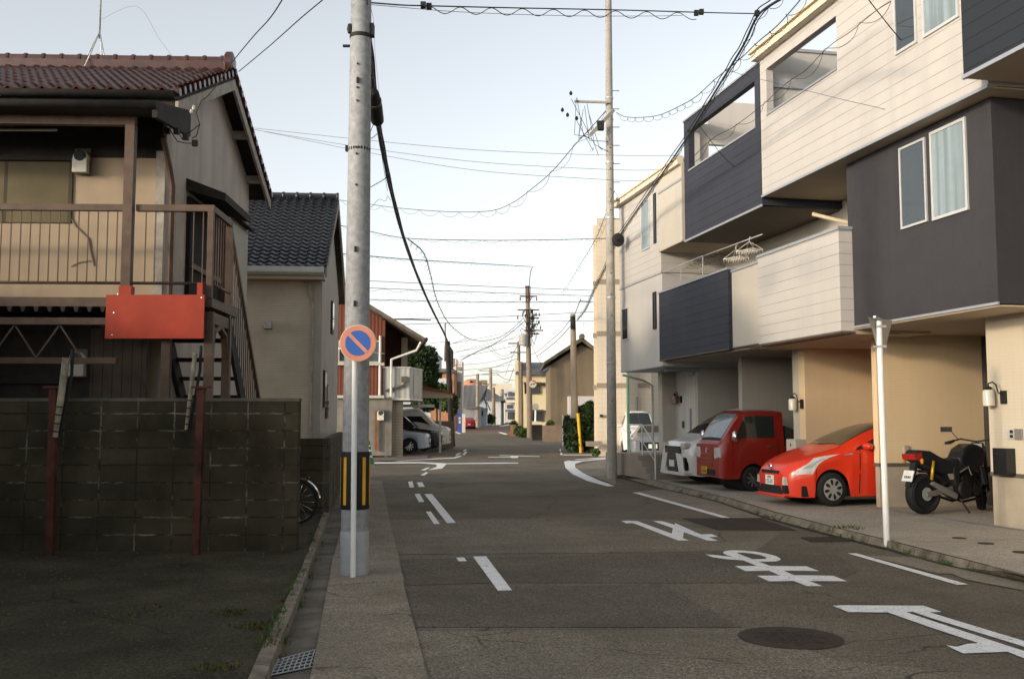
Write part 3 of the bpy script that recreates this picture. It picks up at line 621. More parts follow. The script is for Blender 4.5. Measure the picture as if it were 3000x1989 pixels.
# ---- nearest dark house, only its upper corner is in view
A = rthing('town_house', 'dark navy-sided house whose jutting third floor fills the upper right corner', 'house', (0,-8,.1), group='row of new houses')
m = MB(); m.box(-1.62,6,-12,-5.06,6.33,9.4); m.obj('siding_wall', mat('navy_siding_near',(.017,.021,.026),.6,.08,2,.15,60,pat=('groove',2,.2,.014,.35)), A)
m = MB(); m.box(-1.60,6,-12,-5.07,6.3,6.327); m.obj('soffit', soffit_m, A)
m = MB(); m.box(-1.65,-1.6,-12,-5.05,6.29,6.345); m.obj('drip_trim', trim_grey, A)
m = MB(); m.box(.9,6,-12,-5.06,3.27,6.29); m.obj('recess_wall', mat('dark_brown_wall',(.05,.043,.036),.8,.15,2,.2,50), A)
m = MB(); m.box(-.6,.9,-12,-5.06,3.27,3.4); m.obj('balcony_floor', soffit_m, A)
m = MB(); m.box(.6,6,-12,-9.6,.1,3.26); m.obj('wall', tile_cream, A)
for y, z, lb in ((-5.45,4.95,'small white porch light on the dark recessed wall at the right edge'),(-5.75,5.55,'white ceiling-height lamp above the porch light on the dark recessed wall')):
    t = rthing('porch_light', lb, 'lamp', (.9,y,z), group='lamps on the dark recessed wall', local=True)
    m = MB(); m.box(-.04,0,-.06,.06,-.1,.1); m.obj('base', white_plain, t); m = MB(); m.lathe([(.05,-.14),(.06,-.1),(.06,.06),(.03,.1)], (-.1,0,0)); m.obj('shade', MATS['lamp_glass'], t)
# ---------------------------------------------------------------- left side
rooftile_red = mat('red_roof_tile', (0.062,0.023,0.016), 0.38, 0.5, 4, 0.2, 60, spec=0.45)
rooftile_blk = mat('black_roof_tile', (0.026,0.028,0.032), 0.26, 0.3, 5, 0.15, 60, spec=0.5)
plaster = mat('beige_plaster', (0.355,0.275,0.19), 0.9, 0.14, 1.2, 0.3, 60, pat=('streak', 2.2, 0.82))
grey_plaster = mat('grey_plaster', (0.42,0.375,0.33), 0.9, 0.2, 0.9, 0.35, 50, pat=('streak', 3.0, 0.78))
brown_iron = mat('brown_painted_iron', (0.085,0.052,0.033), 0.6, 0.3, 5, 0.2, 60)
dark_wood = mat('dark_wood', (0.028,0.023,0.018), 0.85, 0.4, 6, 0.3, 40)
brown_wood = mat('brown_board', (0.075,0.055,0.040), 0.8, 0.3, 3, 0.3, 40, pat=('groove', 0, 0.13, 0.012, 0.4))
barge_m = mat('weathered_board', (0.30,0.27,0.23), 0.85, 0.3, 6, 0.3, 40)
red_board = mat('red_board', (0.31,0.030,0.009), 0.6, 0.22, 3, pat=('streak', 3, .8))
def tile_roof(m, P0, U, V, nu, nv, amp=.03, step=.03):
    """Courses of pantiles: eave corner P0, eave vector U, slope vector V."""
    P0, U, V = Vector(P0), Vector(U), Vector(V); n = U.cross(V).normalized()
    if n.z < 0: n = -n
    per = 6
    for j in range(nv):
        rows = []
        for (fj, up) in ((j/nv, step), ((j+1.12)/nv, 0.0)):
            row = []
            for i in range(nu*per+1):
                t = (i % per)/per; h = amp*max(0, math.cos(2*math.pi*t))**1.0 + amp*.35*math.cos(2*math.pi*t)
                row.append(m.v(P0 + U*(i/(nu*per)) + V*min(1, fj) + n*(h + up)))
            rows.append(row)
        low = [m.v(v.co - n*(step+.012)) for v in rows[0]]
        for i in range(nu*per):
            m.b.faces.new([rows[0][i], rows[0][i+1], rows[1][i+1], rows[1][i]])
            m.b.faces.new([low[i], low[i+1], rows[0][i+1], rows[0][i]])
# ---- old two-storey house with balcony
H = thing('old_house', 'old two-storey beige house with red tiled roof, balcony and outside staircase', 'house', (-6.5,14,.1))
m = MB(); m.box(-10.5,-4.98,14.0,19.19,.1,6.3); m.obj('facade_wall', plaster, H)
m = MB(); m.prism([(14.01,.1),(19.2,.1),(19.2,6.3),(16.6,7.52),(14.01,6.3)], 'x', -5.1, -4.95); m.obj('gable_wall', grey_plaster, H)
eY, eZ, rY, rZ = 13.45, 6.22, 16.6, 7.62
roof = None
m = MB(); tile_roof(m, (-10.6,eY,eZ), (6.05,0,0), (0,rY-eY,rZ-eZ), 26, 13, .045, .035); tile_roof(m, (-4.55,2*rY-eY,eZ), (-6.05,0,0), (0,eY-rY,rZ-eZ), 26, 13, .045, .035)
roof = m.obj('roof', rooftile_red, H, fix=True, sharp=50)
m = MB()
m.prism([(eY,eZ-.03),(rY,rZ-.03),(2*rY-eY,eZ-.03),(2*rY-eY,eZ-.13),(rY,rZ-.13),(eY,eZ-.13)], 'x', -10.6, -4.6); m.obj('roof_deck', dark_wood, H)
m = MB()
m.box(-10.6,-4.66,rY-.13,rY+.13,rZ-.02,rZ+.14); m.tube([(-10.6,rY,rZ+.17),(-4.66,rY,rZ+.17)], .085, 10)
for i in range(20): m.lathe([(.10,0),(.105,.03),(.10,.06)], (-10.5+i*.3,rY,rZ+.17), 'x', 10)
o = m.obj('ridge', rooftile_red, roof, loc=(0,0,0))
m = MB(); m.lathe([(.16,0),(.2,.03),(.2,.12),(.12,.15)], (-4.72,rY,rZ+.14), 'x', 14); m.obj('ridge_end', rooftile_red, roof, loc=(0,0,0))
m = MB()
for i in range(14):
    f = i/13
    for s in (0,1):
        y0 = eY+(rY-eY)*f if s == 0 else 2*rY-eY-(rY-eY)*f
        m.lathe([(.05,0),(.06,.02),(.06,.12)], (-4.65,y0,eZ+(rZ-eZ)*f-.01), 'x', 10)
m.obj('verge_tiles', rooftile_red, roof, loc=(0,0,0))
m = MB()
for s in (0,1):
    a = (eY if s == 0 else 2*rY-eY)
    m.prism([(a,eZ-.14),(rY,rZ-.14),(rY,rZ-.32),(a,eZ-.32)], 'x', -4.60, -4.555)
m.obj('bargeboard', barge_m, H)
m = MB()
for i in range(5):
    y = 14.2+i*1.2; zc = rZ-.16-abs(y-rY)*(rZ-eZ)/(rY-eY); m = MB(); m.box(-4.96,-4.6,y-.05,y+.05,zc-.14,zc); m.obj('purlin', barge_m, H)
m = MB(); m.tube([(-10.6,eY-.05,eZ-.06),(-4.6,eY-.05,eZ-.06)], .06, 8); m.box(-10.6,-4.62,eY+.02,eY+.06,eZ-.2,eZ-.05); m.obj('gutter', dark_wood, H)
m = MB(); m.prism([(12.55,5.78),(14.0,6.12),(14.0,6.0),(12.55,5.7)], 'x', -10.6, -4.62); m.tube([(-10.6,12.5,5.72),(-4.62,12.5,5.72)], .06, 8)
m.prism([(12.5,5.69),(14.0,6.02),(14.0,5.74),(12.5,5.56)], 'x', -4.68, -4.615); m.obj('pent_roof', dark_wood, H)
m = MB(); m.box(-10.6,-5.0,12.8,12.9,5.55,5.67); m.obj('balcony_beam', brown_iron, H)
m = MB(); m.box(-5.12,-5.0,12.80,12.92,3.42,5.55); m.obj('balcony_post', brown_iron, H)
m = MB(); m.box(-5.135,-4.975,12.795,12.925,3.29,3.42); m.obj('post_foot', red_board, H)
m = MB(); m.box(-10.6,-3.96,12.88,13.99,3.16,3.28); m.box(-4.94,-3.96,13.99,14.3,3.16,3.28); m.obj('balcony_deck', brown_iron, H)
m = MB()
for i in range(38): m.prism([(-10.5+i*.17,3.16),(-10.43+i*.17,3.16),(-10.45+i*.17,3.09),(-10.48+i*.17,3.09)], 'y', 12.88, 13.9)
m.obj('deck_corrugation', dark_wood, H)
rl = MB(); rl.box(-10.6,-5.14,12.86,12.94,4.42,4.505); rl.box(-4.97,-3.96,12.86,12.94,4.42,4.505); rl.bar((-4.0,12.94,4.46),(-4.0,13.9,4.46),.08,.085)
rl.tube([(-10.6,12.9,3.47),(-3.98,12.9,3.47)], .02, 6); rl.tube([(-3.99,12.9,3.47),(-3.99,13.9,3.47)], .02, 6)
rl.box(-4.04,-3.965,12.865,12.935,3.28,4.42); rl.box(-4.04,-3.965,13.87,13.95,3.0,4.5)
rail = rl.obj('balcony_railing', brown_iron, H)
m = MB()
for i in range(53):
    x = -10.55+i*.124
    if not (-5.15 < x < -4.96): m.box(x-.006,x+.006,12.894,12.906,3.47,4.42)
for i in range(7): m.box(-3.997,-3.985,13.02+i*.125-.006,13.02+i*.125+.006,3.47,4.42)
m.obj('balusters', brown_iron, rail, loc=(0,0,0))
for k in range(7): pass
m = MB(); m.tube([(-4.86,13.55,5.6),(-4.83,13.8,5.2),(-4.83,13.93,5.0),(-4.83,13.93,3.3)], .04, 8); m.obj('drainpipe', brown_iron, H)
m = MB(); m.box(-5.06,-4.93,13.9,14.0,3.28,5.5); m.obj('corner_board', barge_m, H)
m = MB(); m.box(-10,-4.99,13.96,14.0,5.42,6.25); m.obj('eave_shade_strip', dark_wood, H)  # dark strip standing in for the shade under the eave
m = MB(); m.box(-10,-6.25,13.97,14.0,4.47,5.35); m.obj('sliding_window', mat('frosted_pane',(.105,.085,.045),.55,.3,1.2,spec=.15,pat=('groove',0,.9,.05,.45)), H)
m = MB(); m.box(-10,-6.2,13.9,14.0,5.35,5.42); m.obj('door_lintel', dark_wood, H)
# side entrance with canopy on the gable wall
m = MB(); m.prism([(-4.95,5.38),(-4.35,5.15),(-4.35,5.03),(-4.95,5.2)], 'y', 15.0, 16.75); m.obj('door_canopy', dark_wood, H)
m = MB(); m.box(-4.95,-4.88,15.05,17.0,3.28,5.1); m.obj('side_door', dark_m, H)
m = MB(); m.box(-4.88,-4.8,16.9,17.0,3.3,5.05); m.box(-4.88,-4.84,15.05,17.0,4.0,4.08); m.obj('door_frame', brown_iron, H)
m = MB(); m.box(-4.96,-4.92,17.9,19.05,3.75,5.3); m.obj('corrugated_box', mat('pale_corrugated',(.42,.41,.33),.6,.12,2,pat=('wave',1,.09,.55)), H)
m = MB(); m.prism([(-4.95,5.42),(-4.8,5.36),(-4.8,5.32),(-4.95,5.36)], 'y', 17.8, 19.1); m.obj('box_roof', dark_wood, H)
# outside staircase
sY0, sZ0, sY1 = 13.95, 3.28, 16.85
stm = MB(); 
for x in (-4.90,-4.02): stm.prism([(sY0,sZ0),(sY1,.1),(sY1-.32,.1),(sY0,sZ0-.36)], 'x', x-.025, x+.025)
stair = stm.obj('staircase', dark_wood, H)
for k in range(11):
    f = (k+.6)/12; y = sY0+(sY1-sY0)*f; z = sZ0+(.1-sZ0)*f
    m = MB(); m.box(-4.87,-4.05,y-.12,y+.12,z-.05,z); m.obj('tread', dark_wood, stair, loc=(0,0,0))
m = MB(); m.bar((-4.0,13.9,4.44),(-4.0,sY1,1.1),.05,.06)
for k in range(22):
    f = k/22; y = 14.0+(sY1-14.0)*f; zt = 4.44+(1.1-4.44)*(y-13.9)/(sY1-13.9); zb = sZ0+(.1-sZ0)*(y-sY0)/(sY1-sY0); m.box(-4.007,-3.993,y-.007,y+.007,zb,zt)
m.obj('stair_railing', brown_iron, H)
for x, y in ((-4.0,12.95),(-4.55,12.95),(-4.0,13.86),(-6.9,12.95)):
    m = MB(); m.box(x-.055,x+.055,y-.05,y+.05,.1,3.1); m.obj('support_post', brown_iron, H)
m = MB(); m.tube([(-4.0,13.0,2.55),(-4.0,13.12,2.85),(-4.0,13.4,2.95),(-4.0,13.7,2.85),(-4.0,13.82,2.55)], .05, 6); m.box(-4.04,-3.96,13.0,13.85,2.95,3.1); m.obj('bracket', brown_iron, H)
# ground floor under the balcony
m = MB(); m.box(-10.6,-5.2,12.95,13.05,2.93,3.02); m.box(-10.6,-5.2,12.95,13.05,2.42,2.5)
for i in range(8):
    x = -10.3+i*.58; m.bar((x,13.0,2.5),(x+.29,13.0,2.93),.025,.02); m.bar((x+.29,13.0,2.93),(x+.58,13.0,2.5),.025,.02)
m.obj('lattice_beam', brown_iron, H)
m = MB(); m.box(-10.6,-6.0,13.5,13.6,2.18,2.42); m.box(-10.6,-5.75,13.55,13.6,1.95,3.1); m.obj('lintel_board', dark_wood, H)
m = MB(); m.box(-5.75,-5.0,13.55,13.62,.1,2.93); m.obj('board_door', brown_wood, H)
m = MB(); m.box(-6.3,-5.8,13.6,13.66,.1,1.85); m.obj('meter_panel', plaster, H)
m = MB(); m.box(-10,-6.45,13.9,13.99,.9,2.0); m.obj('lower_window', dark_m, H)
m = MB()
for i in range(20): m.box(-10+i*.185-.018,-10+i*.185+.018,13.82,13.85,.5,2.02)
m.box(-10,-6.4,13.81,13.84,1.86,1.9); m.obj('window_grille', mat('grey_green_paint',(.17,.18,.15),.6,.2,5), H)
def emeter(c, label, k=1.0):
    t = thing('electric_meter', label, 'electric meter', c, group='electric meters', local=True)
    m = MB(); m.box(-.09*k,.09*k,-.02,0,-.15*k,.15*k); m.obj('backplate', trim_brown, t)
    m = MB(); m.lathe([(.085*k,-.10),(.09*k,-.08),(.09*k,-.02)], (0,0,.03*k), 'y', 20); m.box(-.085*k,.085*k,-.12,-.02,-.14*k,.03*k); m.obj('case', mat('meter_case',(.52,.49,.40),.35,.15,12,spec=.5), t, bevel=.012)
    m = MB(); m.lathe([(.06*k,-.135),(.065*k,-.10)], (0,0,.05*k), 'y', 16); m.obj('dial_glass', glass_m, t)
emeter(tuple(at(243,475,13.91)), 'round-topped electric meter high on the beige wall behind the balcony', 1.25)
emeter(tuple(at(232,1065,13.52)), 'dirty electric meter low on the wall behind the concrete block wall', 1.3)
t = thing('fluorescent_tube', 'bare white fluorescent tube hanging under the balcony roof', 'lamp', tuple(at(80,381,13.2)), local=True)
m = MB(); m.tube([(-1.2,0,0),(.40,0,-.003)], .016, 8); m.obj('tube', mat('tube_white',(.7,.7,.62),.4,.05,5), t); m = MB(); m.box(-.7,-.2,-.02,.02,.05,.09); m.box(-.47,-.43,-.01,.01,.01,.05); m.obj('fitting', brown_wood, t)
# red board hung on the balcony corner
bo = thing('sign_board', 'blank red signboard hung below the corner of the balcony', 'signboard', tuple(at(455,930,12.78)), local=False)
p0, p1 = at(313,864,12.80), at(597,992,12.80)
m = MB(); m.box(p0.x,p1.x,12.78,12.81,p1.z,p0.z); m.obj('panel', red_board, bo)
m = MB()
for q in ((333,916),(328,981),(590,872),(345,862)): 
    c = at(*q,12.775); m.lathe([(.008,-.004),(.008,.004)], c, 'y', 8)
m.obj('rivets', chrome, bo)
m = MB(); c = at(589,852,12.85); m.box(c.x-.035,c.x+.035,12.79,12.86,3.25,3.46); m.obj('hanger', red_board, bo)
# block wall
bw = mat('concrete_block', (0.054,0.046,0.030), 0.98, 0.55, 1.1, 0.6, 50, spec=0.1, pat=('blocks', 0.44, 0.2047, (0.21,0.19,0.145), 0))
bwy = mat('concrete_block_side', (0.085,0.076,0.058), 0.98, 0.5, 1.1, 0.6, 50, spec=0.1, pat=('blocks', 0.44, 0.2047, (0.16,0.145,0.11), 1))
t = thing('block_wall', 'long dark dirty concrete block wall in front of the old house', 'wall', (-5.5,12.3,.1), local=True)
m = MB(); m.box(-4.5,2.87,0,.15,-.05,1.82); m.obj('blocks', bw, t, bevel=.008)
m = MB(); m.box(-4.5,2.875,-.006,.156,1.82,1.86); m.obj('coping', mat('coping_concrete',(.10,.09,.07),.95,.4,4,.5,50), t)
t = thing('block_wall', 'lower concrete block fence behind the bicycle and along the gutter', 'wall', (-3.6,17.2,.1), local=False)
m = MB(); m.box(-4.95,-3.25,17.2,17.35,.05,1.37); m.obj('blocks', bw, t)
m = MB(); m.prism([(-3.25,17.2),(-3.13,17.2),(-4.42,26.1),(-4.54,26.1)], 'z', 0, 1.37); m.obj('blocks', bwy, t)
def iron_post(px0, px1, label, Y=11.95):
    b = at(px0,1640,Y); tp = at(px1,1135,Y)
    t = thing('iron_post', label, 'post', (b.x,Y,.1), group='rusty iron posts before the block wall')
    m = MB(); m.bar((b.x,Y,.08),(tp.x,Y,2.07),.085,.085); m.obj('shaft', rust_iron, t)
    m = MB(); m.box(tp.x-.1,tp.x+.1,Y-.07,Y+.07,2.07,2.095); m.obj('cap', rust_iron, t)
rust_iron = mat('rusty_iron', (0.075,0.024,0.016), 0.8, 0.7, 3, 0.4, 40)
iron_post(573,590,'rust-red iron post before the block wall, right one under the red board')
iron_post(146,158,'dark rust-red iron post before the block wall, left one by the thick banded tube')
band_mat = mat('faded_tube', (0.26,0.24,0.16), 0.7, 0.6, 5)
def guard(a, b, Y, r, label):
    a, b = at(*a,Y), at(*b,Y)
    t = thing('cable_guard', label, 'cable guard', tuple(b), group='weathered cable guard tubes', local=False)
    m = MB(); m.tube([a, a.lerp(b,.5), b], [r, r*.9, r*.65], 10); m.obj('sleeve', band_mat, t)
    for f in (.45,.62,.72,.83,.93):
        m = MB(); c = a.lerp(b, f); d = (b-a).normalized()*.008; m.tube([c-d, c+d], r*(1.03-.3*f), 10); m.obj('band', dark_wood, t)
    m = MB(); m.tube([a+Vector((.05,.06,.1)), a+Vector((.045,.06,-.2)), b+Vector((.02,.06,0))], .02, 6); m.obj('wire', blk, t)
guard((194,1048), (162,1280), 11.85, .045, 'thick weathered white and yellow cable guard tied beside the left iron post')
guard((572,1035), (545,1258), 12.1, .028, 'thin weathered white and yellow cable guard beside the right iron post')
m = MB(); zc_ = lambda a, b: at(a, b, 13.985)
m.tube([zc_(190,600),zc_(225,665),zc_(262,700),zc_(268,735),zc_(278,780)], .012, 4); m.tube([zc_(268,765),zc_(235,770),zc_(212,782)], .007, 4); m.obj('wall_stain', mat('wall_stain',(.20,.16,.11),.9,.3,5), H)
for o in list(H.children):
    if o.name.split('.')[0] in ('roof','bargeboard','roof_deck','purlin','gutter'): o.location.x -= .08
PV = Vector((-4.98,14,0)); H.location = PV + Matrix.Rotation(R(2.2), 3, 'Z') @ (H.location - PV); H.rotation_euler.z = R(2.2)
# ---- black-tiled beige house
H2 = thing('tiled_house', 'two-storey beige house with a glossy black tiled roof behind the old house', 'house', (-5.8,20.5,.1))
tile_beige = mat('beige_house_tile', (0.46,0.405,0.315), 0.85, 0.16, 1.5, 0.2, 60, pat=('groove', 2, 0.055, 0.006, 0.72))
side_grey = mat('grey_side_panel', (0.36,0.325,0.285), 0.85, 0.12, 1.5, 0.2, 60, pat=('groove', 1, 0.45, 0.015, 0.35))
m = MB(); m.box(-8.5,-4.3,20.5,25.4,.1,4.75); m.obj('front_wall', tile_beige, H2)
m = MB(); m.prism([(20.55,.1),(25.4,.1),(25.4,4.75),(23.0,6.6),(20.55,4.75)], 'x', -4.3, -4.22); m.obj('side_wall', side_grey, H2)
m = MB(); tile_roof(m, (-8.6,20.1,4.78), (4.55,0,0), (0,2.9,2.15), 22, 20, .026, .03); tile_roof(m, (-4.05,25.9,4.78), (-4.55,0,0), (0,-2.9,2.15), 22, 20, .026, .03)
rf = m.obj('roof', rooftile_blk, H2, sharp=50)
m = MB(); m.tube([(-8.6,23,6.98),(-4.05,23,6.98)], .09, 8)
for i in range(14): m.lathe([(.1,0),(.11,.03),(.1,.06)], (-8.4+i*.33,23,6.98), 'x', 10)
m.obj('ridge', rooftile_blk, rf, loc=(0,0,0))
m = MB(); m.prism([(20.1,4.73),(23,6.88),(25.9,4.73),(25.9,4.63),(23,6.78),(20.1,4.63)], 'x', -8.6, -4.08); m.obj('roof_deck', dark_wood, H2)
m = MB(); m.prism([(20.1,4.74),(23,6.89),(25.9,4.74),(25.9,4.55),(23,6.7),(20.1,4.55)], 'x', -4.08, -4.045); m.obj('bargeboard', barge_m, H2)
m = MB(); m.prism([(20.02,4.78),(20.02,4.66),(20.08,4.60),(20.14,4.66),(20.14,4.78)], 'x', -8.6, -4.1); m.obj('gutter', mat('white_gutter',(.46,.46,.43),.5,.08,4), H2)
m = MB(); m.box(-8.5,-4.1,20.14,20.5,4.52,4.60); m.obj('soffit', soffit_m, H2)
m = MB(); m.box(-4.34,-4.17,20.44,20.6,.1,4.5); m.obj('corner_trim', side_grey, H2)
m = MB(); m.tube([(-4.55,20.44,4.5),(-4.4,20.42,4.2),(-4.36,20.41,3.9),(-4.36,20.41,.2)], .03, 8); m.obj('downpipe', barge_m, H2)
for y0, z0, z1 in ((21.4,1.75,2.6),(22.0,1.5,2.3),(23.1,3.6,4.4)):
    f = front = MB(); f.box(-4.22,-4.17,y0,y0+.42,z0,z1); o = f.obj('window', brown_iron, H2); m = MB(); m.box(-4.18,-4.165,y0+.04,y0+.38,z0+.04,z1-.04); m.obj('pane', glass_m, o, loc=(0,0,0))
H2.location = Vector((-4.04,21.5,.22)) + Matrix.Rotation(R(5.2), 3, 'Z') @ (H2.location - Vector((-4.05,20.1,0))); H2.rotation_euler.z = R(5.2)
t = thing('vent_hood', 'small metal vent hood on the beige front wall of the black-tiled house', 'vent hood', tuple(at(788,952,21.74)), local=True)
m = MB(); m.prism([(-.08,-.09),(.08,-.09),(.08,.05),(.06,.09),(-.06,.09),(-.08,.05)], 'y', -.14, 0); m.obj('hood', steel, t); m = MB(); m.box(-.075,.075,-.13,-.02,-.105,-.09); m.obj('mesh', blk, t)
t = thing('roof_aerial', 'thin aerial mast on a small tripod on the red tiled ridge', 'aerial', (-7.2,16.6,7.8))
x0 = at(290,150,16.6).x
m = MB(); m.tube([(x0,16.6,8.2),(x0,16.6,11.5)], .016, 6); m.obj('mast', steel, t)
m = MB()
for dx, dy in ((-.22,-.18),(.2,-.15),(.0,.25),(-.1,-.3)): m.tube([(x0,16.6,8.32),(x0+dx,16.6+dy,7.6)], .012, 5)
m.obj('tripod', steel, t)
# wires and insulators dangling at the gable corner
t = thing('service_wire', 'tangle of service wires and black clamps hanging at the gable corner', 'wiring', tuple(at(560,300,13.4)), local=False)
m = MB()
for q in (((675,190),(640,245),(605,285),(590,295)),((590,295),(575,330),(585,365),(560,385),(540,395)),((585,365),(575,400),(562,405)),((500,385),(520,415),(545,420),(572,420)),((520,385),(535,410),(545,405))):
    m.tube([at(a,b,13.35) for a,b in q], .007, 5)
m.obj('wire', blk, t)
m = MB()
for a,b in ((490,384),(517,385),(544,402),(571,420)): 
    c = at(a,b,13.35); m.box(c.x-.035,c.x+.035,13.32,13.38,c.z-.04,c.z+.04)
m.obj('clamp', blk, t)
m = MB()
for a,b in ((568,317),(561,328)): m.lathe([(.02,-.03),(.03,0),(.02,.03)], at(a,b,13.35), 'z', 8)
m.obj('insulator', white_plain, t)
# unseen low house, added left of the frame to shade lot and block wall
t = thing('added_shade_house', 'unseen low grey single-storey house added left of the lot to shade it', 'house', (-9.5,3,.1), local=True)
m = MB(); m.box(-4,2.2,-9,8.7,0,3.1); m.obj('wall', grey_plaster, t); m = MB(); m.prism([(-4.4,3.1),(2.5,3.1),(-1,4.2)], 'y', -9.3, 8.9); m.obj('roof', rooftile_blk, t)
# ---------------------------------------------------------------- bicycle in the niche
bt = thing('bicycle', 'parked bicycle, only its silver rear mudguard and wheel visible behind the block wall', 'bicycle', (-4.4,15.4,.1), rz=R(3), local=True)
wx = at(866,1400,15.4).x + 4.4
def bwheel(x):
    m = MB(); m.tube([(x+.32*math.cos(a),0,.33+.32*math.sin(a)) for a in [i*math.pi/20 for i in range(40)]], .018, 8, closed=True); o = m.obj('wheel', blk, bt)
    m = MB(); m.tube([(x+.30*math.cos(a),0,.33+.30*math.sin(a)) for a in [i*math.pi/20 for i in range(40)]], .012, 6, closed=True); m.obj('rim', chrome, o)
    m = MB()
    for k in range(14):
        a = k*2*math.pi/14; m.tube([(x+.02*math.cos(a+.8),.02*(-1)**k,.33+.02*math.sin(a+.8)),(x+.3*math.cos(a),0,.33+.3*math.sin(a))], .002, 3)
    m.lathe([(.025,-.05),(.025,.05)], (x,0,.33), 'y', 10); m.obj('spokes', chrome, o)
bwheel(wx); bwheel(wx-1.05)
m = MB(); m.tube([(wx+.36*math.cos(a),0,.33+.36*math.sin(a)) for a in [R(10+i*9) for i in range(17)]], .026, 6); m.obj('mudguard', chrome, bt)
m = MB(); m.tube([(wx,.06,.33),(wx-.45,.03,.33),(wx-.55,0,.75),(wx-.95,0,.68),(wx-1.05,.05,.33)], .016, 6); m.tube([(wx-.45,0,.33),(wx-.92,0,.6)], .018, 6); m.tube([(wx,.06,.33),(wx-.56,0,.72)], .012, 6); m.tube([(wx-.95,0,.66),(wx-.9,0,1.0)], .016, 6); m.obj('frame', mat('bike_frame',(.05,.07,.06),.35,.2,4), bt)
m = MB(); m.tube([(wx-.8,-.26,.98),(wx-.92,-.15,1.02),(wx-.92,.15,1.02),(wx-.8,.26,.98)], .013, 6); m.obj('handlebar', chrome, bt)
m = MB(); m.lathe([(.05,-.03),(.11,0),(.06,.03)], (wx-.5,0,.85), 'z', 12); m.tube([(wx-.5,0,.84),(wx-.53,0,.7)], .014, 6); m.obj('saddle', blk, bt)
m = MB(); m.box(wx-.2,wx+.2,-.06,.06,.70,.715); m.tube([(wx+.12,.05,.7),(wx,.06,.33)], .008, 5); m.obj('carrier', chrome, bt)
# ---------------------------------------------------------------- poles and signs
pole_m = mat('pole_concrete', (0.36,0.335,0.29), 0.9, 0.22, 5, 0.35, 70, pat=('streak', 7, 0.75))
pole_grey = mat('pole_galvanised', (0.28,0.285,0.285), 0.7, 0.26, 14, 0.15, 60, metal=0.08)
def pole(label, base, h, r0, r1, mt, name='utility_pole', z0=0.0, lean=(0,0)):
    t = thing(name, label, 'utility pole', (base[0],base[1],z0), local=True)
    m = MB(); m.lathe([(r0,-.1),(r0*.75+r1*.25,h*.25),(r0*.5+r1*.5,h*.5),(r0*.25+r1*.75,h*.75),(r1,h),(r1*.8,h+.02)], (0,0,0), 'z', 24); s = m.obj('shaft', mt, t)
    if lean != (0,0): t.rotation_euler = (lean[0], lean[1], 0)
    return t
PL = pole('near grey steel utility pole with black and yellow guard band beside the gutter', (-1.71,10.95), 8.2, .152, .105, pole_grey, z0=.03)
m = MB(); m.lathe([(.154,.70),(.157,.71),(.155,1.31),(.152,1.32)], (0,0,0), 'z', 28); gb = m.obj('guard_band', blk, PL)
ym = mat('yellow_stripe', (0.62,0.33,0.02), 0.6, 0.15, 6)
for k in range(9):
    a = R(-205 + k*40); m = MB()
    pr = .160; w2 = .021
    n = Vector((math.cos(a), math.sin(a), 0)); s_ = Vector((-n.y, n.x, 0))
    p = n*pr
    m.poly([p - s_*w2 + Vector((0,0,.75)), p + s_*w2 + Vector((0,0,.75)), p*.994 + s_*w2 + Vector((0,0,1.26)), p*.994 - s_*w2 + Vector((0,0,1.26))]); m.poly([p*.97 - s_*w2 + Vector((0,0,.75)), p*.97 + s_*w2 + Vector((0,0,1.26)), p*.97 - s_*w2 + Vector((0,0,1.26))])
    m.obj('yellow_stripe', ym, gb, loc=(0,0,0))
m = MB(); m.lathe([(.156,-.05),(.157,.0),(.155,.46),(.152,.465)], (0,0,0), 'z', 28); m.obj('foot_sleeve', mat('pale_steel',(.33,.34,.35),.55,.15,4,metal=.1), PL)
m = MB()
for z in (5.95,4.65): m.lathe([(.124,z),(.126,z+.01),(.126,z+.035),(.124,z+.045)], (0,0,0), 'z', 20)
m.box(-.155,-.1,-.03,.03,4.66,4.72); m.box(-.2,-.1,-.02,.02,5.86,5.88); m.lathe([(.03,6.0),(.04,6.05),(.03,6.1)], (-.11,-.05,0), 'z', 10); m.box(.08,.15,-.05,.05,5.98,6.12)
m.obj('pole_band', blk, PL)
m = MB()
for z in (5.62,5.2,4.6,4.25,2.95,2.25,5.35,3.55,1.75): 
    rr = .152-(.047*z/8.2); m.lathe([(.012,-rr-.012),(.012,-rr+.01)], (-.01,0,z), 'y', 8)
for z in (2.9,3.5,5.4): m.box(-.02,.008,-.15,-.1,z,z+.06)
m.obj('bolts', blk, PL)
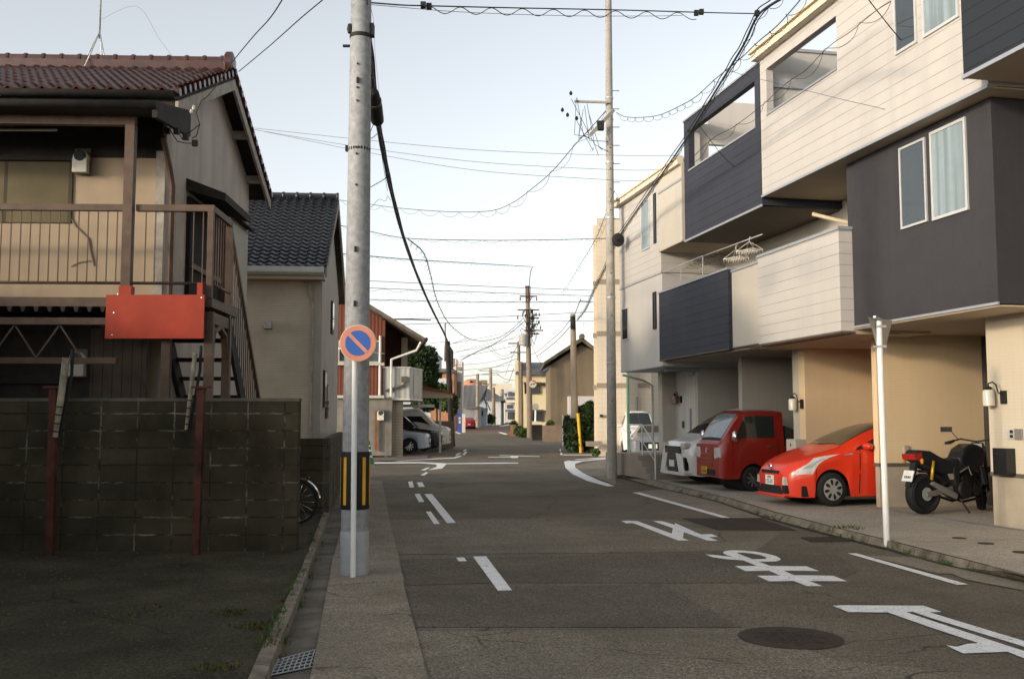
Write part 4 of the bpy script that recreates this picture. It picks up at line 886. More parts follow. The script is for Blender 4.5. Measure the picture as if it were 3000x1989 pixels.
def no_parking():
    t = thing('no_parking_sign', 'round blue no-parking sign with faded red ring on a white post by the near pole', 'road sign', (-1.685,10.72,.03), local=True)
    m = MB(); m.tube([(0,0,-.02),(-.012,0,2.62)], .03, 14); m.obj('post', mat('white_post',(.70,.70,.67),.45,.06,5), t)
    cz, rr = 2.485, .198; cx = .028
    fade = mat('faded_red', (0.60,0.235,0.15), 0.5, 0.12, 4); blue = mat('sign_blue', (0.035,0.11,0.38), 0.45, 0.06, 4)
    m = MB(); m.lathe([(rr-.004,-.044),(rr,-.040),(rr,-.034),(rr-.02,-.032)], (cx,0,cz), 'y', 48); pl = m.obj('sign_plate', mat('sign_edge',(.62,.55,.46),.5,.05,5), t)
    m = MB(); m.lathe([(rr*.965,-.0465),(rr*.965,-.0445)], (cx,0,cz), 'y', 48); m.obj('ring', fade, pl)
    m = MB(); m.lathe([(rr*.69,-.0485),(rr*.69,-.0475)], (cx,0,cz), 'y', 48); m.obj('blue_field', blue, pl)
    m = MB(); d = Vector((.7071,0,-.7071)); q = Vector((.7071,0,.7071)); c = Vector((cx,-.0495,cz)); L_ = rr*.72; hw = .0185
    m.poly([c-d*L_-q*hw, c+d*L_-q*hw, c+d*L_+q*hw, c-d*L_+q*hw]); m.obj('diagonal_bar', fade, pl)
    m = MB()
    for z in (2.38,2.56): m.box(-.04,.03,-.035,-.028,z,z+.025)
    m.obj('clamp', steel, t)
no_parking()
ts = thing('stop_sign', 'back of a triangular road sign on a white post at the kerb', 'road sign', (4.97,13.37,.0), local=True)
m = MB(); m.tube([(0,0,-.05),(-.02,0,3.02)], .041, 14); m.lathe([(.043,3.0),(.02,3.03)], (-.02,0,0), 'z', 14); m.obj('post', MATS['white_post'], ts)
m = MB(); a = R(44); ca, sa = math.cos(a), math.sin(a)
tri = [(-.34,3.06),(.34,3.06),(0,2.47)]
def T3(x, z, o): return (x*ca - o*sa*-1 - .0, x*sa + o*ca + .0, z)
A3 = [m.v((x*ca + .05*sa, x*sa + .07*ca + .05, z)) for x, z in tri]; B3 = [m.v((x*ca + .05*sa + .012, x*sa + .07*ca + .055, z)) for x, z in tri]
m.b.faces.new(A3); m.b.faces.new(B3[::-1])
for i in range(3): m.b.faces.new([A3[i], A3[(i+1)%3], B3[(i+1)%3], B3[i]])
m.obj('sign_plate', mat('sign_back',(.36,.34,.31),.5,.1,4,metal=.3), ts)
m = MB(); m.box(-.07,.06,-.045,.12,2.93,2.96); m.box(-.07,.06,-.045,.12,2.66,2.69); m.bar((-.17,-.25,3.05),(.17,.33,3.05),.03,.03); m.obj('bracket', steel, ts)
PR = pole('tall slender concrete utility pole at the corner by the far white house', (2.88,28.85), 14.6, .145, .095, pole_m)
m = MB()
for z in (3.3,5.2,7.55,9.2,10.5,11.15): 
    rr = .147-.05*z/14.6; m.lathe([(rr,z),(rr+.012,z+.01),(rr+.012,z+.05),(rr,z+.06)], (0,0,0), 'z', 18)
m.obj('pole_band', steel, PR)
m = MB()
for i in range(9): m.tube([(.1,0,7.0+i*.55),(.30,-.0,7.0+i*.55)], .012, 5)
for i in range(14): m.lathe([(.018,-.165),(.018,-.1)], (0,0,1.6+i*.62), 'y', 6)
m.obj('step_bolt', trim_brown, PR)
m = MB(); m.bar((0,-.15,11.0),(-1.05,-.25,11.0),.06,.06); m.bar((.1,-.2,10.75),(-.62,-.55,9.9),.10,.10); m.obj('cross_arm', pole_m, PR)
m = MB()
for x, z in ((-1.15,11.25),(-1.4,10.75),(-1.25,10.6),(-.98,10.5)): m.lathe([(.03,-.06),(.052,-.015),(.036,.03),(.015,.06)], (x,-.25,z), 'z', 10)
m.box(-.4,-.2,-.5,-.3,10.1,10.35); m.obj('insulator', blk, PR)
m = MB()
random.seed(8)
for k in range(9):
    a = Vector((random.uniform(-1.2,-.3),-.3,random.uniform(10.4,11.1))); b = Vector((random.uniform(-.7,.0),-.3,random.uniform(9.2,10.2))); mid = (a+b)/2 + Vector((random.uniform(-.3,.3),0,-.5)); m.tube([a, a.lerp(mid,.6), mid, b.lerp(mid,.4), b], .010, 4)
m.obj('jumper_wires', blk, PR)
# ---------------------------------------------------------------- vehicles
import numpy as np
def paint(name, col, rough=.28, var=.05): return mat(name, col, rough, var, 1.5, spec=.5, coat=.7)
lens_m = mat('lamp_lens', (0.50,0.50,0.47), 0.08, 0.22, 9, spec=.9)
plate_m = mat('number_plate', (0.68,0.68,0.64), 0.5, 0.05, 8)
def text_on(parent, txt, size, mt, mtx, name='lettering', depth=.001):
    cu = bpy.data.curves.new(name, 'FONT'); cu.body = txt; cu.size = size; cu.align_x = 'CENTER'; cu.align_y = 'CENTER'; cu.extrude = depth
    tmp = bpy.data.objects.new('tmp', cu); C.objects.link(tmp); bpy.context.view_layer.update()
    me = bpy.data.meshes.new_from_object(tmp.evaluated_get(bpy.context.evaluated_depsgraph_get()))
    bpy.data.objects.remove(tmp); me.materials.clear(); me.materials.append(mt); me.name = name
    me.transform(mtx)
    o = bpy.data.objects.new(name, me); C.objects.link(o); o.parent = parent; return o
def frontm(x, y, z): return Matrix(((0,0,-1,x),(-1,0,0,y),(0,1,0,z),(0,0,0,1)))   # reads from the nose side
class Loft:
    def __init__(s, L, zb, zs, zt, wb, ws, wt, arches=(), kg=.86, step=.03):
        s.L = L; n = int(L/step)+1; s.X = np.linspace(0, L, n)
        def cv(c, sm=2):
            c = np.array(c, float); y = np.interp(s.X, c[:,0], c[:,1]); k = 2*sm+1
            p = np.concatenate([2*y[0]-y[sm:0:-1], y, 2*y[-1]-y[-2:-sm-2:-1]]); return np.convolve(p, np.ones(k)/k, 'valid')
        s.zb, s.zs, s.zt, s.wb, s.ws, s.wt = cv(zb), cv(zs), cv(zt,3), cv(wb), cv(ws), cv(wt,3)
        for xc, zc, Rr in arches:
            inside = np.abs(s.X-xc) < Rr
            s.zb[inside] = np.maximum(s.zb[inside], zc+np.sqrt(Rr**2-(s.X[inside]-xc)**2))
        s.kg = kg
        s.P = []
        for i in range(n):
            b, h, t = s.zb[i], s.zs[i], s.zt[i]; r = h+(t-h)*kg
            s.P.append([(s.wb[i], b), (s.ws[i]*1.0, b+(h-b)*.55), (s.ws[i], h-.02 if h-b > .05 else h), (s.ws[i]*.9+s.wt[i]*.1, h+(r-h)*.08), (s.wt[i], r), (s.wt[i]*.82, r+(t-r)*.6), (s.wt[i]*.45, t-(t-r)*.06), (0.0, t)])
        s.P = np.array(s.P)
    def surf(s, x, v, side):
        i = np.clip(x/s.L*(len(s.X)-1), 0, len(s.X)-1.001); i0 = int(i); f = i-i0
        v = min(v, 6.999); j = int(v); g = v-j
        A = s.P[i0]*(1-f)+s.P[i0+1]*f; q = A[j]*(1-g)+A[j+1]*g
        return Vector((x, q[0]*side, q[1]))
    def body(s, name, mt, parent, sharp=38):
        m = MB(); n = len(s.X); rows = []
        for i in range(n):
            r = [m.v((s.X[i], s.P[i,j,0], s.P[i,j,1])) for j in range(8)]; l = [m.v((s.X[i], -s.P[i,j,0], s.P[i,j,1])) for j in range(6,-1,-1)]
            rows.append(r+l)
        K = len(rows[0])
        for a, b in zip(rows, rows[1:]):
            for k in range(K-1): m.b.faces.new([a[k], a[k+1], b[k+1], b[k]]).smooth = True
        m.b.faces.new(rows[0]); m.b.faces.new(rows[-1][::-1])
        return m.obj(name, mt, parent, sharp=sharp)
    def patch(s, name, mt, parent, c, side, n=10, k=5, off=.006, both=False):
        """quad patch in (x, v) corners c = c00, c10, c11, c01, pushed off the surface."""
        m = MB()
        for sd in ((side,) if not both else (1,-1)):
            g = []
            for a in range(n+1):
                row = []
                for b_ in range(k+1):
                    u, w_ = a/n, b_/k
                    x = (1-u)*(1-w_)*c[0][0]+u*(1-w_)*c[1][0]+u*w_*c[2][0]+(1-u)*w_*c[3][0]
                    v = (1-u)*(1-w_)*c[0][1]+u*(1-w_)*c[1][1]+u*w_*c[2][1]+(1-u)*w_*c[3][1]
                    p = s.surf(x, v, sd); e = .01
                    tx = s.surf(min(x+e, s.L), v, sd)-s.surf(max(x-e,0), v, sd); tv = s.surf(x, min(v+.05,6.99), sd)-s.surf(x, max(v-.05,0), sd)
                    nn = tx.cross(tv)
                    if nn.length > 1e-9: nn.normalize()
                    if nn.y*sd < -.0 and abs(nn.y) > .3: nn = -nn
                    elif abs(nn.y) <= .3 and nn.z < 0: nn = -nn
                    row.append(m.v(p+nn*off))
                g.append(row)
            for a in range(n):
                for b_ in range(k): m.b.faces.new([g[a][b_], g[a+1][b_], g[a+1][b_+1], g[a][b_+1]]).smooth = True
        return m.obj(name, mt, parent, fix=False)
def wheel(t, x, y, r, side, style='spoke', ns=8, rim_m=None, wdt=.17):
    m = MB(); h = wdt/2
    m.lathe([(r*.62,-h),(r*.80,-h-.004),(r*.95,-h+.015),(r,-h+.05),(r,h-.05),(r*.95,h-.015),(r*.80,h+.004),(r*.62,h)], (x,y,r), 'y', 32)
    w_ = m.obj('wheel', blk, t)
    rm = rim_m or silver; yo = y+side*(h-.006)
    m = MB(); m.lathe([(r*.60,0),(r*.60,-side*.02)], (x,yo-side*.03,r), 'y', 28); m.obj('rim_back', blk, w_, loc=(0,0,0))
    m = MB()
    if style == 'cover':
        m.lathe([(r*.68,-side*.02),(r*.69,side*.004),(r*.45,side*.016),(r*.15,side*.012)], (x,yo,r), 'y', 40); cv_ = m.obj('rim', rm, w_, loc=(0,0,0))
        m = MB()
        for k in range(ns):
            a = 2*math.pi*k/ns+.2; ca, sa = math.cos(a), math.sin(a)
            pr = [(.24,0),(.34,.075),(.50,.095),(.58,.05),(.60,0),(.58,-.05),(.50,-.095),(.34,-.075)]
            m.prism([(x+r*(p_*ca-q_*sa), r+r*(p_*sa+q_*ca)) for p_, q_ in pr], 'y', yo, yo+side*.019)
        m.obj('rim_slots', blk, cv_, loc=(0,0,0)); return w_
    m.lathe([(r*.66,-side*.02),(r*.68,side*.004),(r*.61,side*.006),(r*.60,-side*.03)], (x,yo,r), 'y', 32)
    for k in range(ns):
        a = 2*math.pi*k/ns+.2; w0, w1 = (.10,.19) if style == 'cover' else (.07,.075)
        def q(rad, wd): 
            ca, sa = math.cos(a), math.sin(a); return [(x+r*(rad*ca-wd*sa), r+r*(rad*sa+wd*ca)), (x+r*(rad*ca+wd*sa), r+r*(rad*sa-wd*ca))]
        i_, o_ = q(.12, w0), q(.63, w1)
        m.prism([i_[0], o_[0], o_[1], i_[1]], 'y', yo-side*.02, yo+side*(.004+.0007*k))
    m.lathe([(r*.17,-.01),(r*.17,side*.012),(r*.10,side*.018)], (x,yo,r), 'y', 16); m.obj('rim', rm, w_, loc=(0,0,0))
    return w_
def underside(t, L, w, z0, z1, wheels, r):
    m = MB(); m.box(.25, L-.2, -w+.06, w-.06, z0, z1); 
    m.obj('underbody', blk, t)
    m = MB()
    for xc in wheels: m.lathe([(r,-(w-.2)),(r,(w-.2))], (xc,0,z1-.0), 'y', 24)
    m.obj('wheel_well', blk, t)
def mirror(t, c, mt, sx=.10, sy=.09, sz=.07, name='side_mirror'):
    m = MB(); m.lathe([(.02,-sy),(sz*.8,-sy*.7),(sz,0),(sz*.85,sy*.8),(.02,sy)], (0,0,0), 'y', 12)
    for v_ in m.b.verts: v_.co = Vector((v_.co.x*sx/sz+c[0], v_.co.y+c[1], v_.co.z+c[2]))
    return m.obj(name, mt, t)
# ---- red hatchback under the charcoal bay
aq = rthing('hatchback', 'bright red hatchback parked nose-out under the white-sided house', 'car', (-1.60,1.0,.1), group='parked cars', local=True); aq.scale = (1, 1, 1.07)
red_p = mat('red_paint', (0.60,0.036,0.012), .28, .05, 1.5, spec=.4, coat=.4)
V = Loft(3.99, zb=[(0,.18),(.2,.15),(.6,.16),(3.4,.19),(3.99,.32)],
  zs=[(0,.53),(.10,.60),(.3,.70),(.7,.83),(1.1,.92),(1.5,.965),(2.4,1.0),(3.3,1.06),(3.7,1.06),(3.99,.85)],
  zt=[(0,.60),(.08,.70),(.3,.80),(.7,.93),(1.08,1.03),(1.5,1.235),(1.9,1.385),(2.2,1.44),(2.6,1.455),(3.1,1.42),(3.6,1.33),(3.78,1.22),(3.99,.95)],
  wb=[(0,.52),(.15,.68),(.5,.80),(3.5,.80),(3.99,.66)], ws=[(0,.50),(.06,.60),(.18,.71),(.45,.81),(.9,.845),(3.2,.845),(3.8,.78),(3.99,.68)],
  wt=[(0,.40),(.1,.48),(.4,.60),(1.0,.70),(1.3,.68),(1.9,.58),(2.3,.545),(3.2,.53),(3.7,.52),(3.99,.55)],
  arches=[(.83,.29,.345),(3.38,.29,.345)], kg=.84)
V.body('body', red_p, aq)
underside(aq, 3.99, .82, .17, .35, (.83,3.38), .34)
for x in (.83,3.38):
    for s in (-1,1): wheel(aq, x, s*.74, .293, s, 'cover', 8, mat('wheel_cover',(.42,.41,.38),.4,.1,12,metal=.5))
V.patch('windshield', mat('olive_glass',(.05,.05,.03),.05,.3,2,spec=.7), aq, [(1.12,4.75),(1.12,6.99),(2.03,6.99),(2.06,4.6)], 1, 10, 6, .006, both=True)
for s in (-1,1):
    V.patch('side_window', carglass, aq, [(1.36,3.25),(3.30,3.3),(3.05,3.85),(2.05,3.82)], s, 12, 4, .006)
    V.patch('headlight', lens_m, aq, [(.08,1.70),(.44,1.30),(.98,2.9),(.52,3.55)], s, 8, 5, .006)
    V.patch('lamp_reflector', mat('lamp_inner',(.34,.34,.33),.15,.35,14,metal=.1), aq, [(.26,1.85),(.44,1.75),(.70,2.55),(.50,2.85)], s, 5, 4, .009)
    V.patch('hood_seam', blk, aq, [(.24,4.0),(.24,4.08),(1.08,4.08),(1.08,4.0)], s, 2, 12, .002)
    V.patch('bumper_seam', blk, aq, [(.50,.25),(.51,.25),(.52,1.35),(.51,1.35)], s, 1, 6, .002)
    mirror(aq, (1.50, s*.93, 1.03), red_p, .08, .11, .065)
    m = MB(); m.prism([(.50,.50),(.56,.50),(.58,.36),(.47,.36)], 'x', -.006, .16); o = m.obj('fog_lamp', lens_m, aq); o.scale = (1,s,1)
    m = MB(); m.prism([(.47,.355),(.585,.355),(.60,.22),(.46,.22)], 'x', -.008, .16); o = m.obj('fog_recess', blk, aq); o.scale = (1,s,1)
    V.patch('door_line', blk, aq, [(1.36,.12),(1.38,.12),(1.40,2.9),(1.38,2.9)], s, 1, 8, .002)
    V.patch('pillar_trim', blk, aq, [(1.30,3.0),(2.3,3.0),(2.3,3.25),(1.36,3.25)], s, 8, 2, .004)
    V.patch('badge', trim_grey, aq, [(1.06,1.9),(1.24,1.9),(1.24,2.0),(1.06,2.0)], s, 2, 1, .005)
m = MB(); m.prism([(-.36,.60),(.36,.60),(.34,.545),(-.34,.545)], 'x', -.012, .06); m.obj('upper_grille', blk, aq)
m = MB(); m.prism([(-.40,.34),(.40,.34),(.47,.20),(-.47,.20)], 'x', -.012, .10); m.obj('lower_grille', blk, aq)
m = MB(); m.prism([(-.62,.185),(.62,.185),(.56,.14),(-.56,.14)], 'x', -.03, .15); m.obj('front_lip', red_p, aq, bevel=.01)
m = MB(); m.tube([(.0+.0,.075*math.cos(a),.655+.05*math.sin(a)) for a in [k*math.pi/10 for k in range(20)]], .008, 5, closed=True); m.tube([(0,.035*math.cos(a),.655+.05*math.sin(a)) for a in [k*math.pi/8 for k in range(16)]], .007, 5, closed=True); m.obj('emblem', chrome, aq)
m = MB(); m.box(-.03,-.012,-.165,.165,.345,.51); pl = m.obj('number_plate', plate_m, aq)
ink = mat('plate_ink', (0.01,0.035,0.02), 0.6, 0.1)
text_on(pl, '15-20', .105, ink, frontm(-.0315, -.01, .405))
m = MB()
for y0 in (-.05,.0,.05): m.box(-.0315,-.0302,y0-.018,y0+.018,.465,.495)
m.box(-.0315,-.0302,.135,.15,.395,.42); m.obj('plate_marks', ink, pl)
m = MB(); m.tube([(1.16,-.35,1.075),(1.1,.1,1.05),(1.13,.5,1.04)], .008, 4); m.obj('wiper', blk, aq)
m = MB(); m.lathe([(.02,-.04),(.07,-.03),(.07,.03),(.02,.04)], (2.02,0,1.34), 'y', 8); m.obj('rear_view_mirror', blk, aq)
# ---- red kei truck
kt = rthing('pickup_truck', 'dark red mini pickup truck with yellow number plate parked nose-out', 'truck', (-1.33,4.72,.1), group='parked cars', local=True); kt.scale = (.93, .97, 1.02)
dred = mat('dark_red_paint', (0.25,0.014,0.007), .3, .05, 1.5, spec=.4, coat=.35)
T = Loft(1.66, zb=[(0,.30),(.1,.27),(1.66,.30)], zs=[(0,.98),(.08,1.04),(.25,1.08),(1.66,1.08)],
  zt=[(0,1.02),(.06,1.08),(.13,1.14),(.30,1.40),(.50,1.66),(.62,1.745),(.9,1.775),(1.5,1.78),(1.66,1.76)],
  wb=[(0,.66),(.1,.70),(1.66,.72)], ws=[(0,.655),(.05,.69),(.15,.725),(.4,.735),(1.66,.735)], wt=[(0,.62),(.2,.69),(.6,.665),(1.0,.655),(1.66,.655)],
  arches=[(.86,.27,.335)], kg=.93)
T.body('cab', dred, kt)
m = MB(); m.box(1.68,3.36,-.71,.71,.62,.72); m.box(1.68,3.36,-.735,-.70,.72,.98); m.box(1.68,3.36,.70,.735,.72,.98); m.box(3.33,3.365,-.70,.70,.72,.98); m.obj('cargo_bed', dred, kt)
m = MB(); m.prism([(1.70,.985),(3.3,.985),(3.3,1.12),(2.2,1.24),(1.72,1.42)], 'y', -.69, .69); m.obj('bed_cover', mat('dark_tarpaulin',(.035,.032,.026),.8,.4,6,.4,20), kt)
m = MB(); m.box(.3,3.3,-.5,.5,.28,.6); m.lathe([(.33,-.52),(.33,.52)], (.86,0,.3), 'y', 24); m.obj('chassis', blk, kt)
for x in (.86, 2.85):
    for s in (-1,1): wheel(kt, x, s*.64, .275, s, 'spoke', 9, mat('dark_alloy',(.22,.21,.19),.35,.1,9,metal=.7), .15)
T.patch('cowl', blk, kt, [(.085,4.9),(.085,6.99),(.135,6.99),(.135,4.9)], 1, 2, 6, .005, both=True)
T.patch('windshield', mat('pale_reflecting_glass',(.16,.19,.20),.05,.3,2,spec=.9), kt, [(.13,5.05),(.14,6.99),(.555,6.99),(.555,5.05)], 1, 10, 6, .006, both=True)
for s in (-1,1):
    T.patch('side_window', carglass, kt, [(.35,3.05),(1.42,3.05),(1.42,3.86),(.66,3.86)], s, 10, 4, .006)
    T.patch('door_line', blk, kt, [(.33,.3),(.345,.3),(.345,3.0),(.33,3.0)], s, 1, 6, .002)
    T.patch('door_line', blk, kt, [(1.5,.3),(1.515,.3),(1.515,3.0),(1.5,3.0)], s, 1, 6, .002)
    m = MB(); m.box(1.22,1.42,s*.735-.012,s*.735+.018 if s > 0 else s*.735+.012,.965,.99); m.obj('door_handle', chrome, kt)
    m = MB(); m.prism([(.43,.95),(.69,.96),(.70,.74),(.44,.70),(.40,.80)], 'x', -.008, .055); o = m.obj('headlight', lens_m, kt, bevel=.01); o.scale = (1,s,1)
    mirror(kt, (.30, s*.92, 1.19), chrome, .055, .075, .13)
    m = MB(); m.tube([(.34,s*.73,1.10),(.32,s*.9,1.14),(.32,s*.9,1.32)], .012, 5); m.obj('mirror_arm', blk, kt)
m = MB()
for z, w_ in ((.80,.34),(.70,.34),(.615,.33),(.56,.31)): m.box(-.022,.02,-w_,w_,z-.011,z+.009)
m.obj('panel_crease', mat('red_edge',(.32,.05,.035),.35,.1,5), kt)
m = MB(); m.box(-.014,.05,-.45,.1,.34,.47); m.obj('lower_grille', blk, kt)
m = MB(); m.box(-.024,-.005,-.0,.31,.36,.52); kp = m.obj('number_plate', mat('yellow_plate',(.60,.36,.015),.5,.05,6), kt)
m = MB()
for y0 in (.05,.11,.17,.23): m.box(-.0262,-.024,y0-.018,y0+.012,.385,.45)
for y0 in (.10,.155,.21): m.box(-.0262,-.024,y0-.015,y0+.015,.475,.50)
m.obj('plate_marks', blk, kp)
m = MB(); m.tube([(-.016,.05*math.cos(a),.885+.045*math.sin(a)) for a in [k*math.pi/10 for k in range(20)]], .007, 5, closed=True); m.obj('emblem', chrome, kt)
m = MB(); m.tube([(.10,-.5,1.10),(.14,-.1,1.14),(.35,.25,1.46)], .008, 4); m.tube([(.10,.0,1.10),(.13,.45,1.13)], .008, 4); m.obj('wiper', blk, kt)
m = MB(); m.box(1.3,1.42,-.3,-.1,1.5,1.66); m.obj('window_sticker', plate_m, kt)
# ---- white minivan
wp = paint('white_paint', (0.66,0.66,0.63))
vn = rthing('minivan', 'white minivan with tall black grille parked nose-out behind the red truck', 'van', (-1.18,7.22,.1), group='parked cars', local=True)
Vn = Loft(4.9, zb=[(0,.26),(.3,.20),(4.9,.25)], zs=[(0,.80),(.06,.90),(.3,.98),(.9,1.05),(4.6,1.12),(4.9,1.0)],
  zt=[(0,.93),(.05,1.02),(.3,1.10),(.52,1.17),(.64,1.25),(1.12,1.60),(1.55,1.84),(1.9,1.92),(4.4,1.93),(4.75,1.8),(4.9,1.4)],
  wb=[(0,.74),(.2,.86),(4.9,.85)], ws=[(0,.78),(.06,.84),(.25,.905),(.6,.925),(4.6,.925),(4.9,.85)], wt=[(0,.70),(.3,.78),(.6,.82),(1.2,.76),(1.8,.70),(4.9,.68)],
  arches=[(.95,.33,.39),(3.9,.33,.39)], kg=.88)
Vn.body('body', wp, vn); underside(vn, 4.9, .9, .19, .4, (.95,3.9), .38)
for x in (.95,3.9):
    for s in (-1,1): wheel(vn, x, s*.81, .33, s, 'spoke', 10)
Vn.patch('windshield', carglass, vn, [(.64,4.6),(.62,6.99),(1.52,6.99),(1.54,4.6)], 1, 10, 6, .006, both=True)
for s in (-1,1):
    Vn.patch('side_window', carglass, vn, [(.9,3.15),(4.4,3.2),(4.3,3.88),(1.6,3.86)], s, 12, 4, .006)
    m = MB(); m.prism([(.52,1.0),(.86,1.02),(.84,.90),(.50,.86)], 'x', -.02, .1); o = m.obj('headlight', lens_m, vn); o.scale = (1,s,1)
    m = MB(); m.prism([(.30,.76),(.66,.74),(.64,.70),(.80,.30),(.50,.30)], 'x', -.075, .05); o = m.obj('bumper_wing', wp, vn, bevel=.01); o.scale = (1,s,1)
    m = MB(); m.prism([(.70,.68),(.80,.66),(.84,.36),(.76,.36)], 'x', -.04, .06); o = m.obj('side_intake', blkgloss, vn); o.scale = (1,s,1)
    mirror(vn, (.95, s*1.02, 1.16), wp, .08, .1, .09)
m = MB(); m.prism([(-.52,.93),(.52,.93),(.50,.62),(.34,.30),(-.34,.30),(-.50,.62)], 'x', -.045, .05); gr = m.obj('grille', blkgloss, vn)
m = MB()
for i in range(6): m.box(-.055,-.045,-.46+.02*i,.46-.02*i,.42+i*.085-.006,.42+i*.085+.006)
m.obj('grille_bars', mat('dark_chrome',(.25,.25,.25),.25,.1,5,metal=.8), gr)
m = MB(); m.prism([(-.86,.30),(.86,.30),(.80,.22),(-.80,.22)], 'x', -.07, .15); m.obj('front_lip', wp, vn, bevel=.01)
m = MB(); m.box(-.07,-.055,-.165,.165,.42,.58); m.obj('number_plate', plate_m, vn)
# ---- motorbike in the near bay
bk = rthing('motorbike', 'black naked motorbike parked tail-out in the near carport bay', 'motorbike', (-.02,-1.45,.1), rz=R(12), group=None, local=True); bk.scale = (1.12, 1.12, 1.12)
def bwheel2(x, w2, name, rm):
    m = MB(); r = .305
    m.lathe([(r*.68,-w2*.6),(r*.82,-w2*.95),(r*.95,-w2*.8),(r,-w2*.3),(r,w2*.3),(r*.95,w2*.8),(r*.82,w2*.95),(r*.68,w2*.6)], (x,0,r), 'y', 32); o = m.obj(name, blk, bk)
    m = MB(); m.lathe([(r*.69,-w2*.55),(r*.69,w2*.55),(r*.62,w2*.5),(r*.62,-w2*.5)], (x,0,r), 'y', 28)
    for k in range(5):
        a = k*2*math.pi/5; c_, s_ = math.cos(a), math.sin(a)
        m.prism([(x+.05*c_-.02*s_, r+.05*s_+.02*c_),(x+.2*c_-.016*s_, r+.2*s_+.016*c_),(x+.2*c_+.016*s_, r+.2*s_-.016*c_),(x+.05*c_+.02*s_, r+.05*s_-.02*c_)], 'y', -.02-.0005*k, .02+.0005*k)
    m.lathe([(.06,-.07),(.06,.07)], (x,0,r), 'y', 14); m.obj('rim', rm, o)
    m = MB(); m.lathe([(.10,-.002),(.10,.002)], (x,-.085,r), 'y', 20); m.obj('brake_disc', steel, o)
alloy = mat('worn_alloy', (0.30,0.27,0.22), 0.4, 0.2, 9, metal=.6)
bwheel2(0, .085, 'rear_wheel', blkgloss); bwheel2(1.42, .06, 'front_wheel', blkgloss)
m = MB(); m.prism([(-.04,.33),(.12,.36),(.55,.42),(.58,.36),(.12,.28),(-.04,.27)], 'y', -.13, -.10); m.prism([(-.04,.33),(.12,.36),(.55,.42),(.58,.36),(.12,.28),(-.04,.27)], 'y', .10, .13); m.obj('swingarm', alloy, bk)
m = MB(); m.prism([(-.02,.46),(.04,.5),(.30,.40),(.52,.30),(.50,.22),(.28,.30)], 'y', -.20, -.13); m.obj('silencer', mat('brushed_steel',(.5,.48,.44),.35,.15,20,metal=.8), bk, bevel=.02)
m = MB(); m.prism([(-.26,.90),(-.24,.82),(.0,.68),(.30,.60),(.62,.60),(.78,.74),(.62,.84),(.45,.81),(.30,.85),(.08,.95),(-.18,.97)], 'y', -.12, .12); m.obj('tail_seat', blk, bk, bevel=.035)
m = MB(); m.prism([(.62,.80),(.66,.70),(.85,.62),(1.12,.70),(1.20,.86),(1.10,1.02),(.92,1.06),(.74,.98)], 'y', -.15, .15); m.obj('fuel_tank', blkgloss, bk, bevel=.05)
eng = mat('engine_black', (.014,.013,.012), .45, .5, 14, .3, 40)
m = MB(); m.prism([(.46,.40),(.52,.27),(.72,.22),(.98,.25),(1.04,.36),(.96,.46),(.62,.50)], 'y', -.14, .14); m.lathe([(.13,-.19),(.14,-.17),(.14,.17),(.13,.19)], (.70,0,.36), 'y', 20); m.lathe([(.09,-.18),(.10,.18)], (.93,0,.35), 'y', 16); engo = m.obj('engine', eng, bk, bevel=.02)
m = MB(); m.prism([(.80,.44),(1.02,.46),(.98,.70),(.76,.68)], 'y', -.10, .10)
for i in range(5): m.prism([(.79-.008*i,.48+.04*i),(1.04-.008*i,.50+.04*i),(1.04-.008*i,.515+.04*i),(.79-.008*i,.495+.04*i)], 'y', -.125, .125)
m.obj('cylinder_fins', eng, engo, loc=(0,0,0))
for s in (-1,1):
    m = MB(); m.tube([(1.0,s*.07,.52),(1.12,s*.09,.42),(1.05,s*.1,.22),(.7,s*.1,.17),(.35,s*.12,.27)], .021, 8); m.obj('exhaust_pipe', eng, bk)
    m = MB(); m.prism([(.50,.70),(.78,.76),(1.02,.66),(1.0,.60),(.76,.68),(.54,.60)], 'y', s*.13-.014, s*.13+.014); m.prism([(.50,.66),(.54,.30),(.60,.30),(.60,.66)], 'y', s*.135-.014, s*.135+.014); m.obj('side_frame', blk, bk)
m = MB(); m.prism([(1.04,.72),(1.14,.70),(1.20,.42),(1.13,.42)], 'y', -.15, .15); m.obj('radiator', blk, bk, bevel=.01)
m = MB(); m.tube([(1.42+.34*math.cos(R(a)),0,.305+.34*math.sin(R(a))) for a in range(30,161,13)], .05, 6); m.obj('front_fender', blk, bk)
m = MB(); m.prism([(-.06,.66),(.10,.66),(.42,.62),(.50,.46),(.36,.42),(.22,.62),(.0,.62)], 'y', -.09, .09); m.obj('rear_undertray', blk, bk, bevel=.02)
m = MB(); m.tube([(1.42,-.1,.305),(1.12,-.1,1.0)], .026, 8); m.tube([(1.42,.1,.305),(1.12,.1,1.0)], .026, 8); m.box(1.08,1.18,-.12,.12,.92,.98); m.obj('front_fork', blk, bk)
m = MB(); m.prism([(1.16,1.08),(1.30,.98),(1.32,.84),(1.22,.78),(1.14,.92)], 'y', -.10, .10); m.obj('headlamp', blkgloss, bk, bevel=.03)
m = MB(); m.tube([(1.0,-.40,1.07),(1.08,-.22,1.12),(1.12,0,1.08),(1.08,.22,1.12),(1.0,.40,1.07)], .013, 8); hb = m.obj('handlebar', blk, bk)
